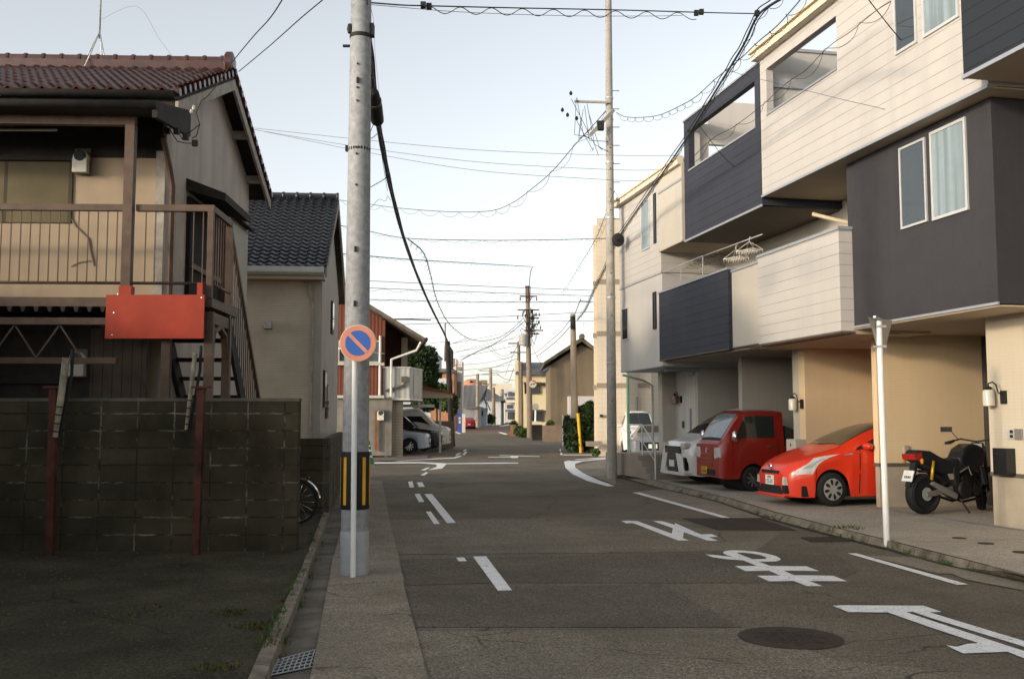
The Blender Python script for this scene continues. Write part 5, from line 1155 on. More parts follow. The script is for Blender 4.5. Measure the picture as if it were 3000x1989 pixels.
for s in (-1,1):
    m = MB(); m.tube([(.95,s*.43,1.055),(1.03,s*.31,1.09)], .021, 8); m.obj('grip', blk, hb)
    m = MB(); m.tube([(1.04,s*.34,1.05),(1.05,s*.47,1.03)], .007, 5); m.obj('lever', alloy, hb)
    m = MB(); m.tube([(1.06,s*.26,1.12),(1.04,s*.36,1.25)], .008, 5); m.box(1.02,1.035,s*.42-.085,s*.42+.085,1.23,1.31); m.obj('mirror', blk, hb, bevel=.006)
    m = MB(); m.lathe([(.012,-.035),(.022,-.02),(.022,.03),(.01,.04)], (-.17,s*.17,.80), 'z', 8); m.tube([(-.17,s*.17,.80),(-.12,0,.82)], .008, 5); m.obj('indicator', mat('orange_lens',(.55,.20,.02),.3,.2,9,spec=.6), bk)
m = MB(); m.prism([(-.285,.90),(-.262,.82),(-.10,.80),(-.12,.94)], 'y', -.128, .128); m.obj('tail_lamp', mat('red_lens',(.35,.015,.01),.25,.2,20,spec=.6), bk, bevel=.01)
m = MB(); m.prism([(-.16,.82),(-.10,.82),(-.25,.40),(-.31,.42)], 'y', -.05, .05); m.obj('plate_hanger', blk, bk)
m = MB(); m.prism([(-.262,.66),(-.25,.66),(-.31,.50),(-.322,.50)], 'y', -.10, .10); mp = m.obj('number_plate', plate_m, bk)
m = MB()
for y0 in (-.05,-.017,.017,.05): m.prism([(-.290,.585),(-.2885,.585),(-.3045,.545),(-.306,.545)], 'y', y0-.012, y0+.012)
m.obj('plate_marks', ink, mp)
m = MB(); m.tube([(.04,-.14,.52),(.10,-.13,.80)], .024, 8); m.obj('shock_absorber', mat('gold_spring',(.50,.30,.03),.4,.2,20,metal=.5), bk)
m = MB(); m.tube([(.55,-.12,.30),(.62,-.30,.02)], .014, 6); m.obj('side_stand', blk, bk)
m = MB(); m.tube([(.62,-.14,.62),(.78,-.16,.70),(.84,-.16,.58)], .012, 6); m.obj('frame_rail', alloy, bk)
steer = Matrix.Translation((1.16,0,0)) @ Matrix.Rotation(R(34), 4, 'Z') @ Matrix.Translation((-1.16,0,0))
def turn(o):
    o.data.transform(steer)
    for c_ in o.children: turn(c_)
for o in list(bk.children):
    if o.name.split('.')[0] in ('handlebar','front_fork','headlamp','front_wheel'): turn(o)
# ---- parked cars across the side street and far down the road (smaller in view)
def simple_car(name, label, cat, loc, rz, col, L=4.5, W=1.8, Hh=1.65, nose=.95, cowl=1.2, roof0=2.0, style='suv'):
    t = thing(name, label, cat, loc, rz, 'parked cars', local=True); hw = W/2
    k = Hh
    zt = [(0,nose-.12),(.08,nose-.02),(cowl,nose+.12),(roof0,k-.05),(roof0+.4,k),(L-.9,k-.03),(L-.35,nose+.35),(L,nose)]
    lf = Loft(L, zb=[(0,.28),(.3,.22),(L,.28)], zs=[(0,nose-.2),(.1,nose-.1),(cowl,nose+.02),(L-.3,nose+.08),(L,nose-.1)], zt=zt,
      wb=[(0,hw-.2),(.3,hw-.06),(L,hw-.1)], ws=[(0,hw-.25),(.1,hw-.12),(.4,hw),(L-.4,hw),(L,hw-.1)], wt=[(0,hw-.35),(cowl,hw-.14),(roof0,hw-.27),(L-.6,hw-.27),(L,hw-.2)],
      arches=[(.9,.33,.40),(L-.95,.33,.40)], kg=.86)
    lf.body('body', col, t); underside(t, L, hw-.03, .2, .42, (.9,L-.95), .39)
    for x in (.9, L-.95):
        for s in (-1,1): wheel(t, x, s*(hw-.11), .34, s, 'spoke', 10)
    lf.patch('windshield', carglass, t, [(cowl+.05,4.7),(cowl+.05,6.99),(roof0-.03,6.99),(roof0,4.7)], 1, 8, 4, .006, both=True)
    lf.patch('rear_window', carglass, t, [(L-.82,4.5),(L-.86,6.99),(L-.42,6.99),(L-.40,4.6)], 1, 6, 4, .008, both=True)
    for s in (-1,1):
        lf.patch('side_window', carglass, t, [(cowl+.25,3.2),(L-.8,3.25),(L-1.0,3.86),(roof0+.05,3.84)], s, 10, 4, .006)
        lf.patch('headlight', lens_m, t, [(.10,2.3),(.50,2.5),(.55,3.1),(.15,3.3)], s, 5, 3, .008)
        m = MB(); m.box(L-.12,L+.012,s*(hw-.2)-.12,s*(hw-.2)+.08,nose-.12,nose+.06); m.obj('tail_lamp', MATS['red_lens'], t)
        mirror(t, (cowl+.25, s*(hw+.08), nose+.14), col)
    m = MB(); m.box(-.012,.1,-hw*.55,hw*.55,.42,nose-.22); m.obj('grille', blkgloss, t)
    for x0, x1 in ((-.025,-.012),(L+.005,L+.02)):
        m = MB(); m.box(x0,x1,-.165,.165,.50,.66); m.obj('number_plate', plate_m, t)
    return t
silver_p = paint('silver_paint', (.36,.39,.43), .3); black_p = paint('black_paint', (.018,.018,.02), .2); grey_p = paint('grey_paint', (.16,.17,.18), .3); far_red = paint('far_red_paint', (.38,.020,.020), .3)
simple_car('parked_car', 'silver car parked nose-out beside the tiled pillar of the red-brown house', 'car', (-3.95,48.0,.10), math.pi, silver_p)
simple_car('parked_car', 'black car between the silver car and the white van on the left', 'car', (-3.55,51.2,.12), math.pi, black_p, Hh=1.85, nose=1.0)
simple_car('parked_van', 'white van parked behind the black car on the left', 'van', (-3.35,54.2,.14), math.pi, wp, Hh=2.15, nose=1.15, cowl=.7, roof0=1.6, L=4.3)
simple_car('parked_car', 'small red car seen from behind far down the road by the grey sheds', 'car', (-5.9,135.5,hz(134)), R(-90)+R(4), far_red, L=4.0, Hh=1.5)
simple_car('parked_van', 'white van facing the street behind the green pole on the right', 'van', (5.75,44.5,.1), R(90), wp, Hh=2.0, nose=1.15, cowl=.5, roof0=1.0, L=3.6, W=1.6)
simple_car('parked_car', 'grey car with its headlights towards us in front of the white van on the right', 'car', (5.35,38.0,.1), R(80), grey_p, Hh=1.4, nose=.95)
# traffic cone
c0 = G(1080,1362); t = thing('traffic_cone', 'green and white striped traffic cone beside the near pole', 'traffic cone', c0, local=True)
gm = mat('cone_green', (.015,.13,.055), .5, .15, 6); wm = mat('cone_white', (.6,.6,.56), .5, .1, 6)
m = MB(); m.box(-.24,.24,-.24,.24,0,.04); m.obj('base', gm, t)
m = MB(); m.lathe([(.20,.04),(.15,.28)], (0,0,0), 'z', 20); m.lathe([(.13,.36),(.105,.50)], (0,0,0), 'z', 20); m.lathe([(.09,.58),(.055,.74),(.045,.88),(.02,.9)], (0,0,0), 'z', 20); m.obj('cone', gm, t)
m = MB(); m.lathe([(.15,.28),(.13,.36)], (0,0,0), 'z', 20); m.lathe([(.105,.5),(.09,.58)], (0,0,0), 'z', 20); m.lathe([(.07,.69),(.062,.74)], (0,0,0.0), 'z', 20); m.obj('stripes', wm, t)
# ---------------------------------------------------------------- far buildings
def wall_box(m, px0, py0, px1, py1, Y, depth, z0=None):
    """box whose front is the photo rectangle seen at distance Y"""
    a, b = at(px0, py0, Y), at(px1, py1, Y); zb = hz(Y) if z0 is None else z0
    m.box(a.x, b.x, Y, Y+depth, zb if py1 is None else b.z, a.z); return a, b
def facade(px0, pyt, px1, Y, depth, mt, par, name='wall', pyb=None):
    a, b = at(px0, pyt, Y), at(px1, pyt, Y); m = MB(); zb = hz(Y)-.1 if pyb is None else at(px0, pyb, Y).z
    m.box(a.x, b.x, Y, Y+depth, zb, a.z); return m.obj(name, mt, par)
def win(px0, py0, px1, py1, Y, par, pane=None, frame=None, name='window', proud=.04):
    a, b = at(px0, py0, Y), at(px1, py1, Y); f = .05
    m = MB(); m.box(a.x-f, b.x+f, Y-proud, Y, b.z-f, b.z); m.box(a.x-f, b.x+f, Y-proud, Y, a.z, a.z+f); m.box(a.x-f, a.x, Y-proud, Y, b.z, a.z); m.box(b.x, b.x+f, Y-proud, Y, b.z, a.z)
    o = m.obj(name, frame or brown_iron, par)
    m = MB(); m.box(a.x, b.x, Y-.015, Y+.02, b.z, a.z); m.obj('pane', pane or glass_m, o, loc=(0,0,0)); return o
def panel(name, px0, py0, px1, py1, Y, mt, par, d=.06, loc=None):
    a, b = at(px0, py0, Y), at(px1, py1, Y); m = MB(); m.box(a.x, b.x, Y-d, Y, b.z, a.z); return m.obj(name, mt, par, loc=loc)
# ---- red-brown corrugated house on the far corner
redcor = mat('red_corrugated', (0.165,0.050,0.024), 0.6, 0.15, 1.5, pat=('wave',0,.16,.6))
Rh = thing('red_house', 'red-brown corrugated house with a sloping tiled roof and white balcony on the far corner', 'house', (-8,45,0))
m = MB(); m.prism([(-13,-.05),(-5.78,-.05),(-5.78,6.12),(-9.2,8.1),(-13,5.8)], 'y', 44, 52); m.obj('wall', redcor, Rh)
m = MB(); m.prism([(-9.2,8.35),(-4.05,5.28),(-4.05,5.13),(-9.2,8.15),(-13.8,5.4),(-13.8,5.55)], 'y', 43.2, 52.5); rr = m.obj('roof', mat('brown_roof',(.13,.10,.08),.8,.4,3,.3,20), Rh)
m = MB(); m.tube([(-4.0,43.1,5.2),(-4.0,52.5,5.2)], .09, 8); m.obj('gutter', dark_wood, rr, loc=(0,0,0))
m = MB(); m.prism([(-5.77,2.62),(-4.7,2.62),(-4.7,5.48),(-5.77,6.12)], 'y', 46.2, 51.5); m.obj('recess_wall', mat('dark_red_boards',(.075,.03,.02),.8,.25,2,pat=('groove',0,.2,.02,.5)), Rh)
m = MB(); m.box(-5.0,-4.72,45.9,46.2,2.6,5.5); m.obj('corner_post', soffit_m, Rh)
m = MB(); m.tube([(-4.2,43.6,5.12),(-4.4,43.7,4.75),(-5.5,43.85,4.35),(-5.5,43.85,2.7)], .06, 8); m.tube([(-6.0,43.9,5.4),(-6.0,43.9,1.0)], .06, 8); m.tube([(-5.75,43.9,2.6),(-5.75,43.9,.1)], .05, 8); m.obj('downpipe', mat('white_pipe',(.55,.54,.50),.5,.1,3), Rh)
m = MB(); m.tube([(-8.1,43.9,4.85),(-5.8,43.9,4.6)], .03, 6); m.obj('wall_conduit', MATS['white_pipe'], Rh)
wcor = mat('white_corrugated', (0.44,0.43,0.39), 0.6, 0.12, 2, pat=('wave',0,.22,.7))
m = MB(); m.box(-5.85,-4.68,44.0,44.1,2.62,3.98); m.prism([(-4.74,44.1),(-4.68,44.0),(-4.0,46.2),(-4.08,46.3)], 'z', 2.62, 3.98); bl = m.obj('balcony', wcor, Rh)
m = MB(); m.prism([(-5.9,43.95),(-4.64,43.95),(-3.95,46.2),(-3.95,49),(-5.9,49)], 'z', 3.98, 4.03) if False else m.prism([(-5.9,43.95),(-4.66,43.95),(-3.96,46.22),(-4.1,46.32),(-4.74,44.12),(-5.9,44.12)], 'z', 3.98, 4.03); m.prism([(-5.9,43.97),(-4.66,43.97),(-3.98,46.2),(-3.98,49),(-5.9,49)], 'z', 2.55, 2.62); m.obj('balcony_trim', MATS['white_pipe'], bl, loc=(0,0,0))
m = MB(); m.prism([(-4.48,44.6),(-4.465,44.6),(-4.22,45.42),(-4.235,45.42)], 'z', 2.8, 3.7); m.obj('balcony_panel', white_wall, bl, loc=(0,0,0))
m = MB(); m.tube([(-5.75,43.9,2.95),(-4.95,43.9,3.2),(-4.9,43.9,3.35)], .06, 6); m.box(-5.05,-4.78,43.85,43.98,3.35,3.6); m.obj('rain_head', trim_brown, Rh)
win(985, 1000, 1100, 1058, 43.95, Rh, frame=white_plain); 
panel('sill', 972, 1062, 1115, 1070, 43.95, white_plain, Rh, .12)
panel('base_wall', 966, 1165, 1135, 1335, 43.9, mat('stained_concrete',(.20,.18,.15),.9,.4,.8,.3,30,pat=('streak',2,.5)), Rh, .1)
panel('base_trim', 966, 1158, 1112, 1166, 43.75, white_plain, Rh, .15)
panel('rusty_pipe', 1086, 1205, 1092, 1320, 43.7, mat('rust_pipe',(.20,.07,.02),.8,.4,4), Rh, .08)
emeter(tuple(at(1102,1215,43.65)), 'electric meter on the stained wall under the white balcony of the red-brown house', 1.7)
m = MB(); m.box(-5.55,-4.95,44.3,46.0,-.05,2.6); m.obj('tiled_pillar', mat('cream_brick',(.34,.28,.20),.85,.2,2,.2,30,pat=('tiles',.13,3.0,.02,.55)), Rh)
m = MB(); m.prism([(-5.78,-.05),(-5.62,-.05),(-5.4,2.6),(-5.6,2.6)], 'y', 44.05, 44.2); m.obj('sloping_brace', steel, Rh)
Rh.rotation_euler.z = R(8)
for o in C.objects:
    if o.name.startswith('electric_meter') and o.location.y > 40: v_ = Matrix.Rotation(R(8), 3, 'Z') @ (o.location - Rh.location); o.location = Rh.location + v_
# carport
t = thing('carport', 'low carport with a rusty pitched roof above the cars on the left', 'carport', (-4.2,50,.1))
a, b = at(1178,1170,49.5), at(1312,1170,49.5)
m = MB(); m.prism([(a.x-.4,2.75),(b.x+.2,2.75),(b.x+.2,2.95),(a.x+.2,3.5),(a.x-.4,3.4)], 'y', 49.5, 50.0); m.obj('roof_edge', mat('tan_fascia',(.42,.33,.22),.8,.2,3), t)
m = MB(); m.prism([(a.x-.4,3.45),(a.x+.2,3.55),(b.x+.25,3.0),(b.x+.25,2.96),(a.x-.4,3.38)], 'y', 49.4, 56); m.obj('roof', mat('rust_roof',(.20,.065,.03),.85,.3,3), t)
m = MB(); m.box(a.x-1,b.x-.6,48.6,48.7,2.28,2.42); m.box(a.x-1,b.x-1.2,49.2,49.3,1.85,2.1); m.obj('beam', MATS['white_pipe'], t)
for px in (1290,):
    c = at(px,1200,50.5); m = MB(); m.box(c.x-.05,c.x+.05,50.4,50.5,.0,2.75); m.obj('post', MATS['white_pipe'], t)
m = MB(); c = at(1265,1250,56); m.box(c.x-.6,c.x+1.2,56,56.15,0,1.6); m.obj('low_wall', mat('brown_wall_block',(.19,.15,.11),.9,.2,2), t)
apron = mat('apron_concrete', (0.15,0.13,0.105), 0.95, 0.3, 1.2, 0.3, 40)
flat('sidewalk_apron', apron, [(966,1338),(1130,1352),(1250,1345),(1262,1322),(1330,1312),(1322,1296),(1165,1300),(966,1330)], .03, road)
# ---- far left: houses behind the dark pole
grey_roof = mat('grey_sheet_roof', (0.15,0.145,0.14), 0.8, 0.3, .6, pat=('wave',0,.9,.75))
slate = mat('slate_roof', (0.095,0.10,0.11), 0.6, 0.25, 1.0, 0.2, 10)
pale = mat('pale_wall', (0.46,0.46,0.46), 0.85, 0.08, .6); pale_blue = mat('pale_blue_wall', (0.40,0.44,0.48), 0.85, 0.08, .6); cream_far = mat('cream_far_wall', (0.58,0.52,0.40), 0.85, 0.08, .6)
yellow_w = mat('pale_yellow_wall', (0.62,0.54,0.34), 0.85, 0.08, .5, pat=('streak',.8,.8)); brownw = mat('brown_stucco', (0.20,0.155,0.10), 0.9, 0.35, .25, .3, 8, pat=('streak',.9,.62))
tower = mat('white_tower_wall', (0.55,0.52,0.46), 0.8, 0.1, .4)
t = thing('apartment_block', 'slim white and brown apartment block rising behind the dark wooden pole', 'building', (-8,126,hz(126)))
for p0, p1, yt in ((1322,1337,1050),(1340,1354,1058)):
    facade(p0, yt, p1, 126 if p0 < 1330 else 125, 4, tower, t)
for q in ((1319,1050,1333,1075),(1341,1075,1350,1085),(1341,1118,1350,1165),(1329,1118,1337,1170)): panel('balcony_bay', *q, 124.9, brownw, t, .15)
t = thing('house', 'low house with orange-brown upper wall between the tree and the dark pole', 'house', at(1285,1250,118))
facade(1262, 1092, 1330, 118, 8, mat('orange_wall',(.34,.16,.085),.85,.15,.6), t); panel('balcony', 1276,1108,1308,1130, 117.9, pale, t, .5); m = MB(); a, b = at(1258,1090,117.5), at(1330,1084,117.5); m.box(a.x,b.x,117.3,127,a.z,a.z+.4); m.obj('roof', slate, t)
t = thing('house', 'pale house with a flat roof edge above the dark green tree', 'house', at(1265,1100,132))
facade(1225, 1042, 1280, 132, 9, pale, t); m = MB(); a, b = at(1222,1042,131.6), at(1282,1036,131.6); m.prism([(a.x,a.z),(b.x,a.z),(b.x,a.z+.25),(a.x,a.z+.9)], 'y', 131.5, 141.5); m.obj('roof', slate, t)
t = thing('shed', 'long grey shed with a big weathered corrugated roof behind the red car', 'shed', at(1375,1240,150))
a, b = at(1352,1190,150), at(1405,1190,150); top = at(1390,1128,158)
m = MB(); m.box(a.x,b.x,150,162,hz(150)-.1,a.z); m.obj('wall', mat('shed_grey',(.27,.27,.27),.85,.2,.4), t)
m = MB(); z1 = a.z; m.slab([Vector((a.x,149.4,z1)),Vector((b.x-.4,149.4,z1-.2)),Vector((b.x+1.0,158,top.z)),Vector((a.x,158,top.z))], .25); m.slab([Vector((a.x,158,top.z)),Vector((b.x+1.0,158,top.z)),Vector((b.x,167,z1)),Vector((a.x,167,z1))], .25); m.obj('roof', grey_roof, t)
t = thing('house', 'small pale blue gabled house right behind the red car', 'house', at(1415,1240,158))
a, b, c, d = at(1402,1245,158), at(1425,1245,158), at(1425,1195,158), at(1416,1160,158)
m = MB(); m.prism([(a.x,hz(158)-.1),(b.x,hz(158)-.1),(b.x,c.z),(d.x,d.z),(a.x-.3,c.z)], 'y', 158, 166); m.obj('wall', pale_blue, t)
m = MB(); m.slab([Vector((d.x,157.5,d.z+.15)),Vector((d.x,167,d.z+.15)),Vector((d.x-2.6,167,c.z-.4)),Vector((d.x-2.6,157.5,c.z-.4))][::-1], .2); m.slab([Vector((d.x,157.5,d.z+.15)),Vector((d.x,167,d.z+.15)),Vector((b.x+.5,167,c.z-.2)),Vector((b.x+.5,157.5,c.z-.2))], .2); m.obj('roof', slate, t)
panel('vent', 1412,1203,1415,1218,157.9,blk,t)
t = thing('warehouse', 'white warehouse with a dark pitched roof beside the small green bush', 'warehouse', at(1445,1240,185))
a, b, e = at(1424,1165,185), at(1467,1170,185), at(1425,1137,190)
m = MB(); m.box(a.x,b.x,185,205,hz(185)-.1,a.z); m.obj('wall', pale, t)
m = MB(); m.slab([Vector((a.x-1.5,184,a.z)),Vector((b.x+.8,184,b.z)),Vector((b.x-2.6,193,e.z)),Vector((a.x-1.5,193,e.z))], .3); m.slab([Vector((a.x-1.5,193,e.z)),Vector((b.x-2.6,193,e.z)),Vector((b.x+.8,206,b.z)),Vector((a.x-1.5,206,b.z))], .3); m.slab([Vector((b.x-2.6,193,e.z)),Vector((b.x+.8,184,b.z)),Vector((b.x+.8,206,b.z))], .3); m.obj('roof', slate, t)
t = thing('dome_hall', 'distant hall with an orange-brown domed roof above the grey shed', 'building', at(1382,1130,260))
c = at(1383,1126,262); m = MB(); rx = at(1413,1126,262).x - c.x; h = at(1383,1110,262).z - c.z
m.lathe([(rx,c.z-14),(rx,c.z),(rx*.9,c.z+h*.45),(rx*.7,c.z+h*.72),(rx*.4,c.z+h*.93),(.05,c.z+h)], (c.x,262,0), 'z', 28); m.obj('dome', mat('orange_dome',(.40,.20,.12),.8,.1,.3), t)
panel('window', 1377,1115,1384,1121, 259.5, blk, t, .3)
t = thing('apartment_block', 'long cream flat-roofed block in the far distance above the white warehouse', 'building', at(1450,1130,300))
facade(1408, 1124, 1500, 300, 15, cream_far, t); panel('roof_plant', 1408,1114,1428,1124,300,brownw,t,2)
t = thing('apartment_block', 'distant pale block with rows of windows and balconies left of the yellow house', 'building', at(1490,1230,240))
facade(1468, 1142, 1512, 240, 15, pale, t)
for q in ((1472,1150,1482,1160),(1489,1148,1499,1160),(1501,1150,1508,1160),(1486,1186,1502,1196),(1488,1208,1508,1228)): win(*q, 239.9, t)
panel('roof', 1484,1164,1512,1172,239.5,slate,t,1.0); panel('balcony', 1484,1172,1512,1180,239.5,cream_far,t,1.0); panel('canopy', 1480,1200,1512,1206,239.2,slate,t,1.0)
t = thing('house', 'distant white house by the road bend between the warehouse and the far block', 'house', at(1475,1240,215))
facade(1466, 1152, 1480, 215, 10, cream_far, t); m = MB(); a, b = at(1464,1152,214), at(1486,1146,214); m.box(a.x,b.x,213.5,226,a.z,a.z+.5); m.obj('roof', pale, t)
# ---- yellow house, brown gable house, cream apartment block on the right
t = thing('yellow_house', 'pale yellow two-storey house with slate roof beyond the big utility pole', 'house', at(1555,1260,96))
facade(1511, 1092, 1602, 96, 10, yellow_w, t); facade(1604, 1098, 1614, 96.3, 9, mat('pink_wall',(.42,.26,.20),.85,.1,.6), t)
a, b, e = at(1513,1092,95.6), at(1616,1092,95.6), at(1530,1061,99)
m = MB(); m.slab([Vector((a.x-.1,95.3,a.z)),Vector((b.x,95.3,a.z)),Vector((b.x,99.5,e.z)),Vector((a.x+.5,99.5,e.z))], .2); m.slab([Vector((a.x+.5,99.5,e.z)),Vector((b.x,99.5,e.z)),Vector((b.x,107,a.z)),Vector((a.x,107,a.z))], .2); m.obj('roof', slate, t)
facade(1509, 1056, 1519, 95.8, 4, yellow_w, t, name='parapet')
for q in ((1538,1125,1578,1152),(1560,1205,1587,1232)): win(*q, 95.9, t, frame=brown_iron, proud=.15)
panel('awning', 1534,1120,1584,1126,95.9,brown_wood,t,.8); panel('awning', 1555,1200,1592,1206,95.9,brown_wood,t,.8); win(1584,1121,1597,1130,95.9,t,frame=white_plain)
m = MB(); c = at(1607,1100,95.9); m.tube([(c.x-.2,95.9,c.z),(c.x+.1,95.9,c.z-.4),(c.x+.1,95.9,hz(96))], .09, 6); m.obj('downpipe', brown_iron, t)
t = thing('brown_house', 'tall house with a stained brown windowless gable wall behind the old concrete pole', 'house', at(1680,1260,84))
a, b, pk = at(1612,1070,84), at(1752,1068,84), at(1703,1010,84)
m = MB(); m.prism([(a.x,hz(84)-.1),(b.x,hz(84)-.1),(b.x,at(1752,1035,84).z),(pk.x,pk.z),(a.x,a.z)], 'y', 84, 95); m.obj('gable_wall', brownw, t)
l, r_ = at(1593,1070,83.5), at(1760,1042,83.5)
m = MB(); m.prism([(l.x,l.z),(pk.x,pk.z+.25),(r_.x,r_.z),(r_.x,r_.z+.3),(pk.x,pk.z+.6),(l.x,l.z+.25)], 'y', 83.2, 95.5); rf = m.obj('roof', mat('dull_tile_roof',(.11,.085,.06),.8,.4,2,.3,12), t)
m = MB(); m.lathe([(.2,-.3),(.25,0),(.25,.3),(.12,.6)], (pk.x,83.1,pk.z+.62), 'y', 12); m.obj('ridge_end', rf.data.materials[0], rf, loc=(0,0,0))
m = MB(); c = at(1711,1000,86); m.tube([(c.x,86,c.z-1),(c.x,86,at(1711,945,86).z)], .03, 5); m.bar((c.x-.5,86,at(1711,948,86).z),(c.x+.4,86,at(1711,946,86).z),.03,.03); m.obj('aerial', steel, t)
panel('lean_to', 1662,1162,1740,1275,83.9,white_wall,t,2.0)
t = thing('low_wall', 'low brown tiled garden wall in front of the brown gable house', 'wall', at(1615,1280,70))
a, b = at(1589,1250,70), at(1655,1250,70); m = MB(); m.box(a.x,b.x,70,70.3,hz(70)-.05,hz(70)+1.15); m.obj('wall', mat('brown_tile_wall',(.20,.145,.105),.85,.15,2,pat=('tiles',.2,.6,.015,.75)), t)
a, b = at(1559,1250,74), at(1589,1250,74); m = MB(); m.box(a.x,b.x,74,74.4,hz(74),hz(74)+1.15); m.obj('dark_gate', dark_wood, t)
flat('forecourt', pad_m, [(1585,1283),(1660,1283),(1640,1291),(1600,1289)], .02, road)
t = thing('gate_frame', 'white pipe gate frame left of the dark hedge', 'gate', at(1655,1290,62))
m = MB(); a, b = at(1649,1215,62), at(1672,1215,62); m.tube([(a.x,62,hz(62)),(a.x,62,a.z),(b.x,62,a.z),(b.x,62,hz(62))], .05, 6)
for k in range(6): x = a.x+(b.x-a.x)*(k+1)/7; m.tube([(x,62,hz(62)+.2),(x,62,a.z)], .02, 4)
m.obj('frame', MATS['white_pipe'], t)
ap = thing('apartment_block', 'tall cream tiled apartment block with brown bands behind the slender concrete pole', 'building', at(1775,1300,46))
apm = mat('cream_apartment_tile', (0.55,0.47,0.36), 0.8, 0.06, .5, pat=('tiles',.22,.22,.022,.86)); bandm = mat('band_tile', (0.25,0.205,0.15), 0.8, 0.1, .5)
a, b = at(1748,640,46), at(1835,640,46); m = MB(); m.prism([(a.x,46),(b.x,46),(b.x+6,56),(a.x*56/46+.4,56)], 'z', -.05, a.z); m.obj('wall', apm, ap)
a, b = at(1737,660,47), at(1749,660,47); m = MB(); m.prism([(a.x,47),(b.x,47),(b.x+2,55),(a.x*55/47+.4,55)], 'z', -.05, a.z); m.obj('wall', apm, ap); facade(1836, 900, 1905, 47, 6, apm, ap)
for y0, y1 in ((818,832),(970,984),(1122,1136)): panel('band', 1748,y0,1835,y1,46,bandm,ap,.03); panel('band', 1737,y0+6,1747.6,y1+6,46.8,bandm,ap,.03)
panel('band', 1836,1122,1905,1136,47,bandm,ap,.03); panel('step', 1716,1292,1760,1306,45.6,pad_m,ap,.8); win(1812,1165,1868,1200,46.95,ap)
m = MB()
for k in range(12):
    c = at(1815+k*5,1180,46.8); m.box(c.x-.02,c.x+.02,46.75,46.8,at(0,1202,46.8).z,at(0,1162,46.8).z)
m.obj('window_grille', white_plain, ap); panel('vent', 1757,1214,1766,1222,45.95,dark_wood,ap,.15)
def simple_pole(name, label, base, top, Y, r0, r1, mt, cat='pole', group=None):
    a, b = at(*base, Y), at(*top, Y); t = thing(name, label, cat, (a.x, Y, hz(Y)), group=group)
    m = MB(); m.tube([(a.x,Y,hz(Y)-.1),tuple(a.lerp(b,.5)),tuple(b)], [r0,(r0+r1)/2,r1], 14); m.obj('shaft', mt, t); return t
wood_dark = mat('dark_pole_wood', (0.035,0.028,0.022), 0.9, 0.5, 2, 0.3, 20); pole_old = mat('old_pole_concrete', (0.30,0.25,0.19), 0.9, 0.2, 1.5, .2, 20, pat=('streak',2,.7)); pole_brown = mat('brown_pole', (0.21,0.16,0.115), 0.9, 0.25, 1.0, .2, 10, pat=('streak',1.5,.7))
t = simple_pole('utility_pole', 'dark wooden pole wrapped in cables on the left pavement', (1325,1305), (1311,1000), 60, .19, .15, wood_dark, 'utility pole', 'utility poles')
m = MB(); a = at(1304,1010,60); b = at(1304,945,60); m.tube([a+Vector((0,0,-1)),b], .07, 6); m.obj('mast', steel, t)
m = MB(); c = at(1318,1040,59.6); m.tube([c+Vector((-.2,-.2,.8)),c+Vector((.12,-.1,.2)),c+Vector((.15,-.1,-.9))], [.05,.10,.05], 8); m.obj('cable_coil', blk, t)
t = simple_pole('utility_pole', 'old plain concrete pole in front of the brown gable house', (1686,1327), (1678,920), 51, .20, .14, pole_old, 'utility pole', 'utility poles')
m = MB(); c = at(1678,945,50.8); m.tube([c+Vector((0,-.1,.3)),c+Vector((.02,-.1,-.35))], .13, 8); m.obj('cable_clamp', blk, t)
t = simple_pole('guard_post', 'leaning yellow guard tube beside the old concrete pole', (1702,1331), (1693,1210), 50, .075, .075, mat('yellow_tube',(.62,.40,.03),.55,.1,3), 'guard post')
t = simple_pole('pipe_post', 'thin pale green post in front of the cream apartment block', (1842,1365), (1839,1092), 34, .05, .05, mat('pale_green',(.22,.38,.22),.6,.1,3), 'post')
BP = simple_pole('utility_pole', 'big brown utility pole crowded with crossarms and transformers in the distance', (1553,1283), (1545,838), 82, .26, .17, pole_brown, 'utility pole', 'utility poles')
m = MB()
for y, x0, x1 in ((868,1522,1574),(840,1538,1554),(908,1516,1580),(932,1545,1580),(950,1552,1577),(968,1535,1592),(978,1550,1580)):
    a, b = at(x0,y,81.6), at(x1,y,81.6); m.bar(a, b, .10, .10)
m.bar(at(1541,840,81.6), at(1541,880,81.6), .07,.07); m.bar(at(1553,840,81.6), at(1553,880,81.6), .07,.07); m.bar(at(1560,868,81.5), at(1549,888,81.5), .06,.06); m.bar(at(1560,910,81.5), at(1558,985,81.5), .12,.12); m.obj('crossarm', rust_iron, BP)
m = MB(); random.seed(3)
for x, y in [(1524,876),(1572,876)] + [(random.uniform(1516,1580), random.uniform(910,935)) for _ in range(16)] + [(random.uniform(1538,1585), random.uniform(940,985)) for _ in range(8)]:
    c = at(x,y,81.5); m.lathe([(.04,-.14),(.07,-.06),(.05,.03),(.065,.1),(.03,.14)], c, 'z', 8)
m.obj('insulator', mat('brown_insulator',(.10,.075,.06),.5,.2,3), BP)
m = MB()
for x, y, k in ((1533,996,1.0),(1538,1000,.6)): c = at(x,y,81.2); m.lathe([(.10*k,-.45),(.34*k,-.42),(.36*k,.35),(.2*k,.48)], c, 'z', 12)
m.obj('transformer', mat('grey_transformer',(.36,.34,.30),.6,.1,2), BP)
m = MB()
for k in range(22):
    a = at(random.uniform(1522,1582), random.uniform(900,975), 81.4); b = at(random.uniform(1535,1570), random.uniform(930,1010), 81.4); mid = (a+b)/2-Vector((0,0,.6)); m.tube([a,mid,b], .03, 4)
m.obj('jumper_wires', blk, BP)
t = thing('road_sign', 'round white road sign with black arrows and red edge high on the big brown pole', 'road sign', at(1560,1126,81.2))
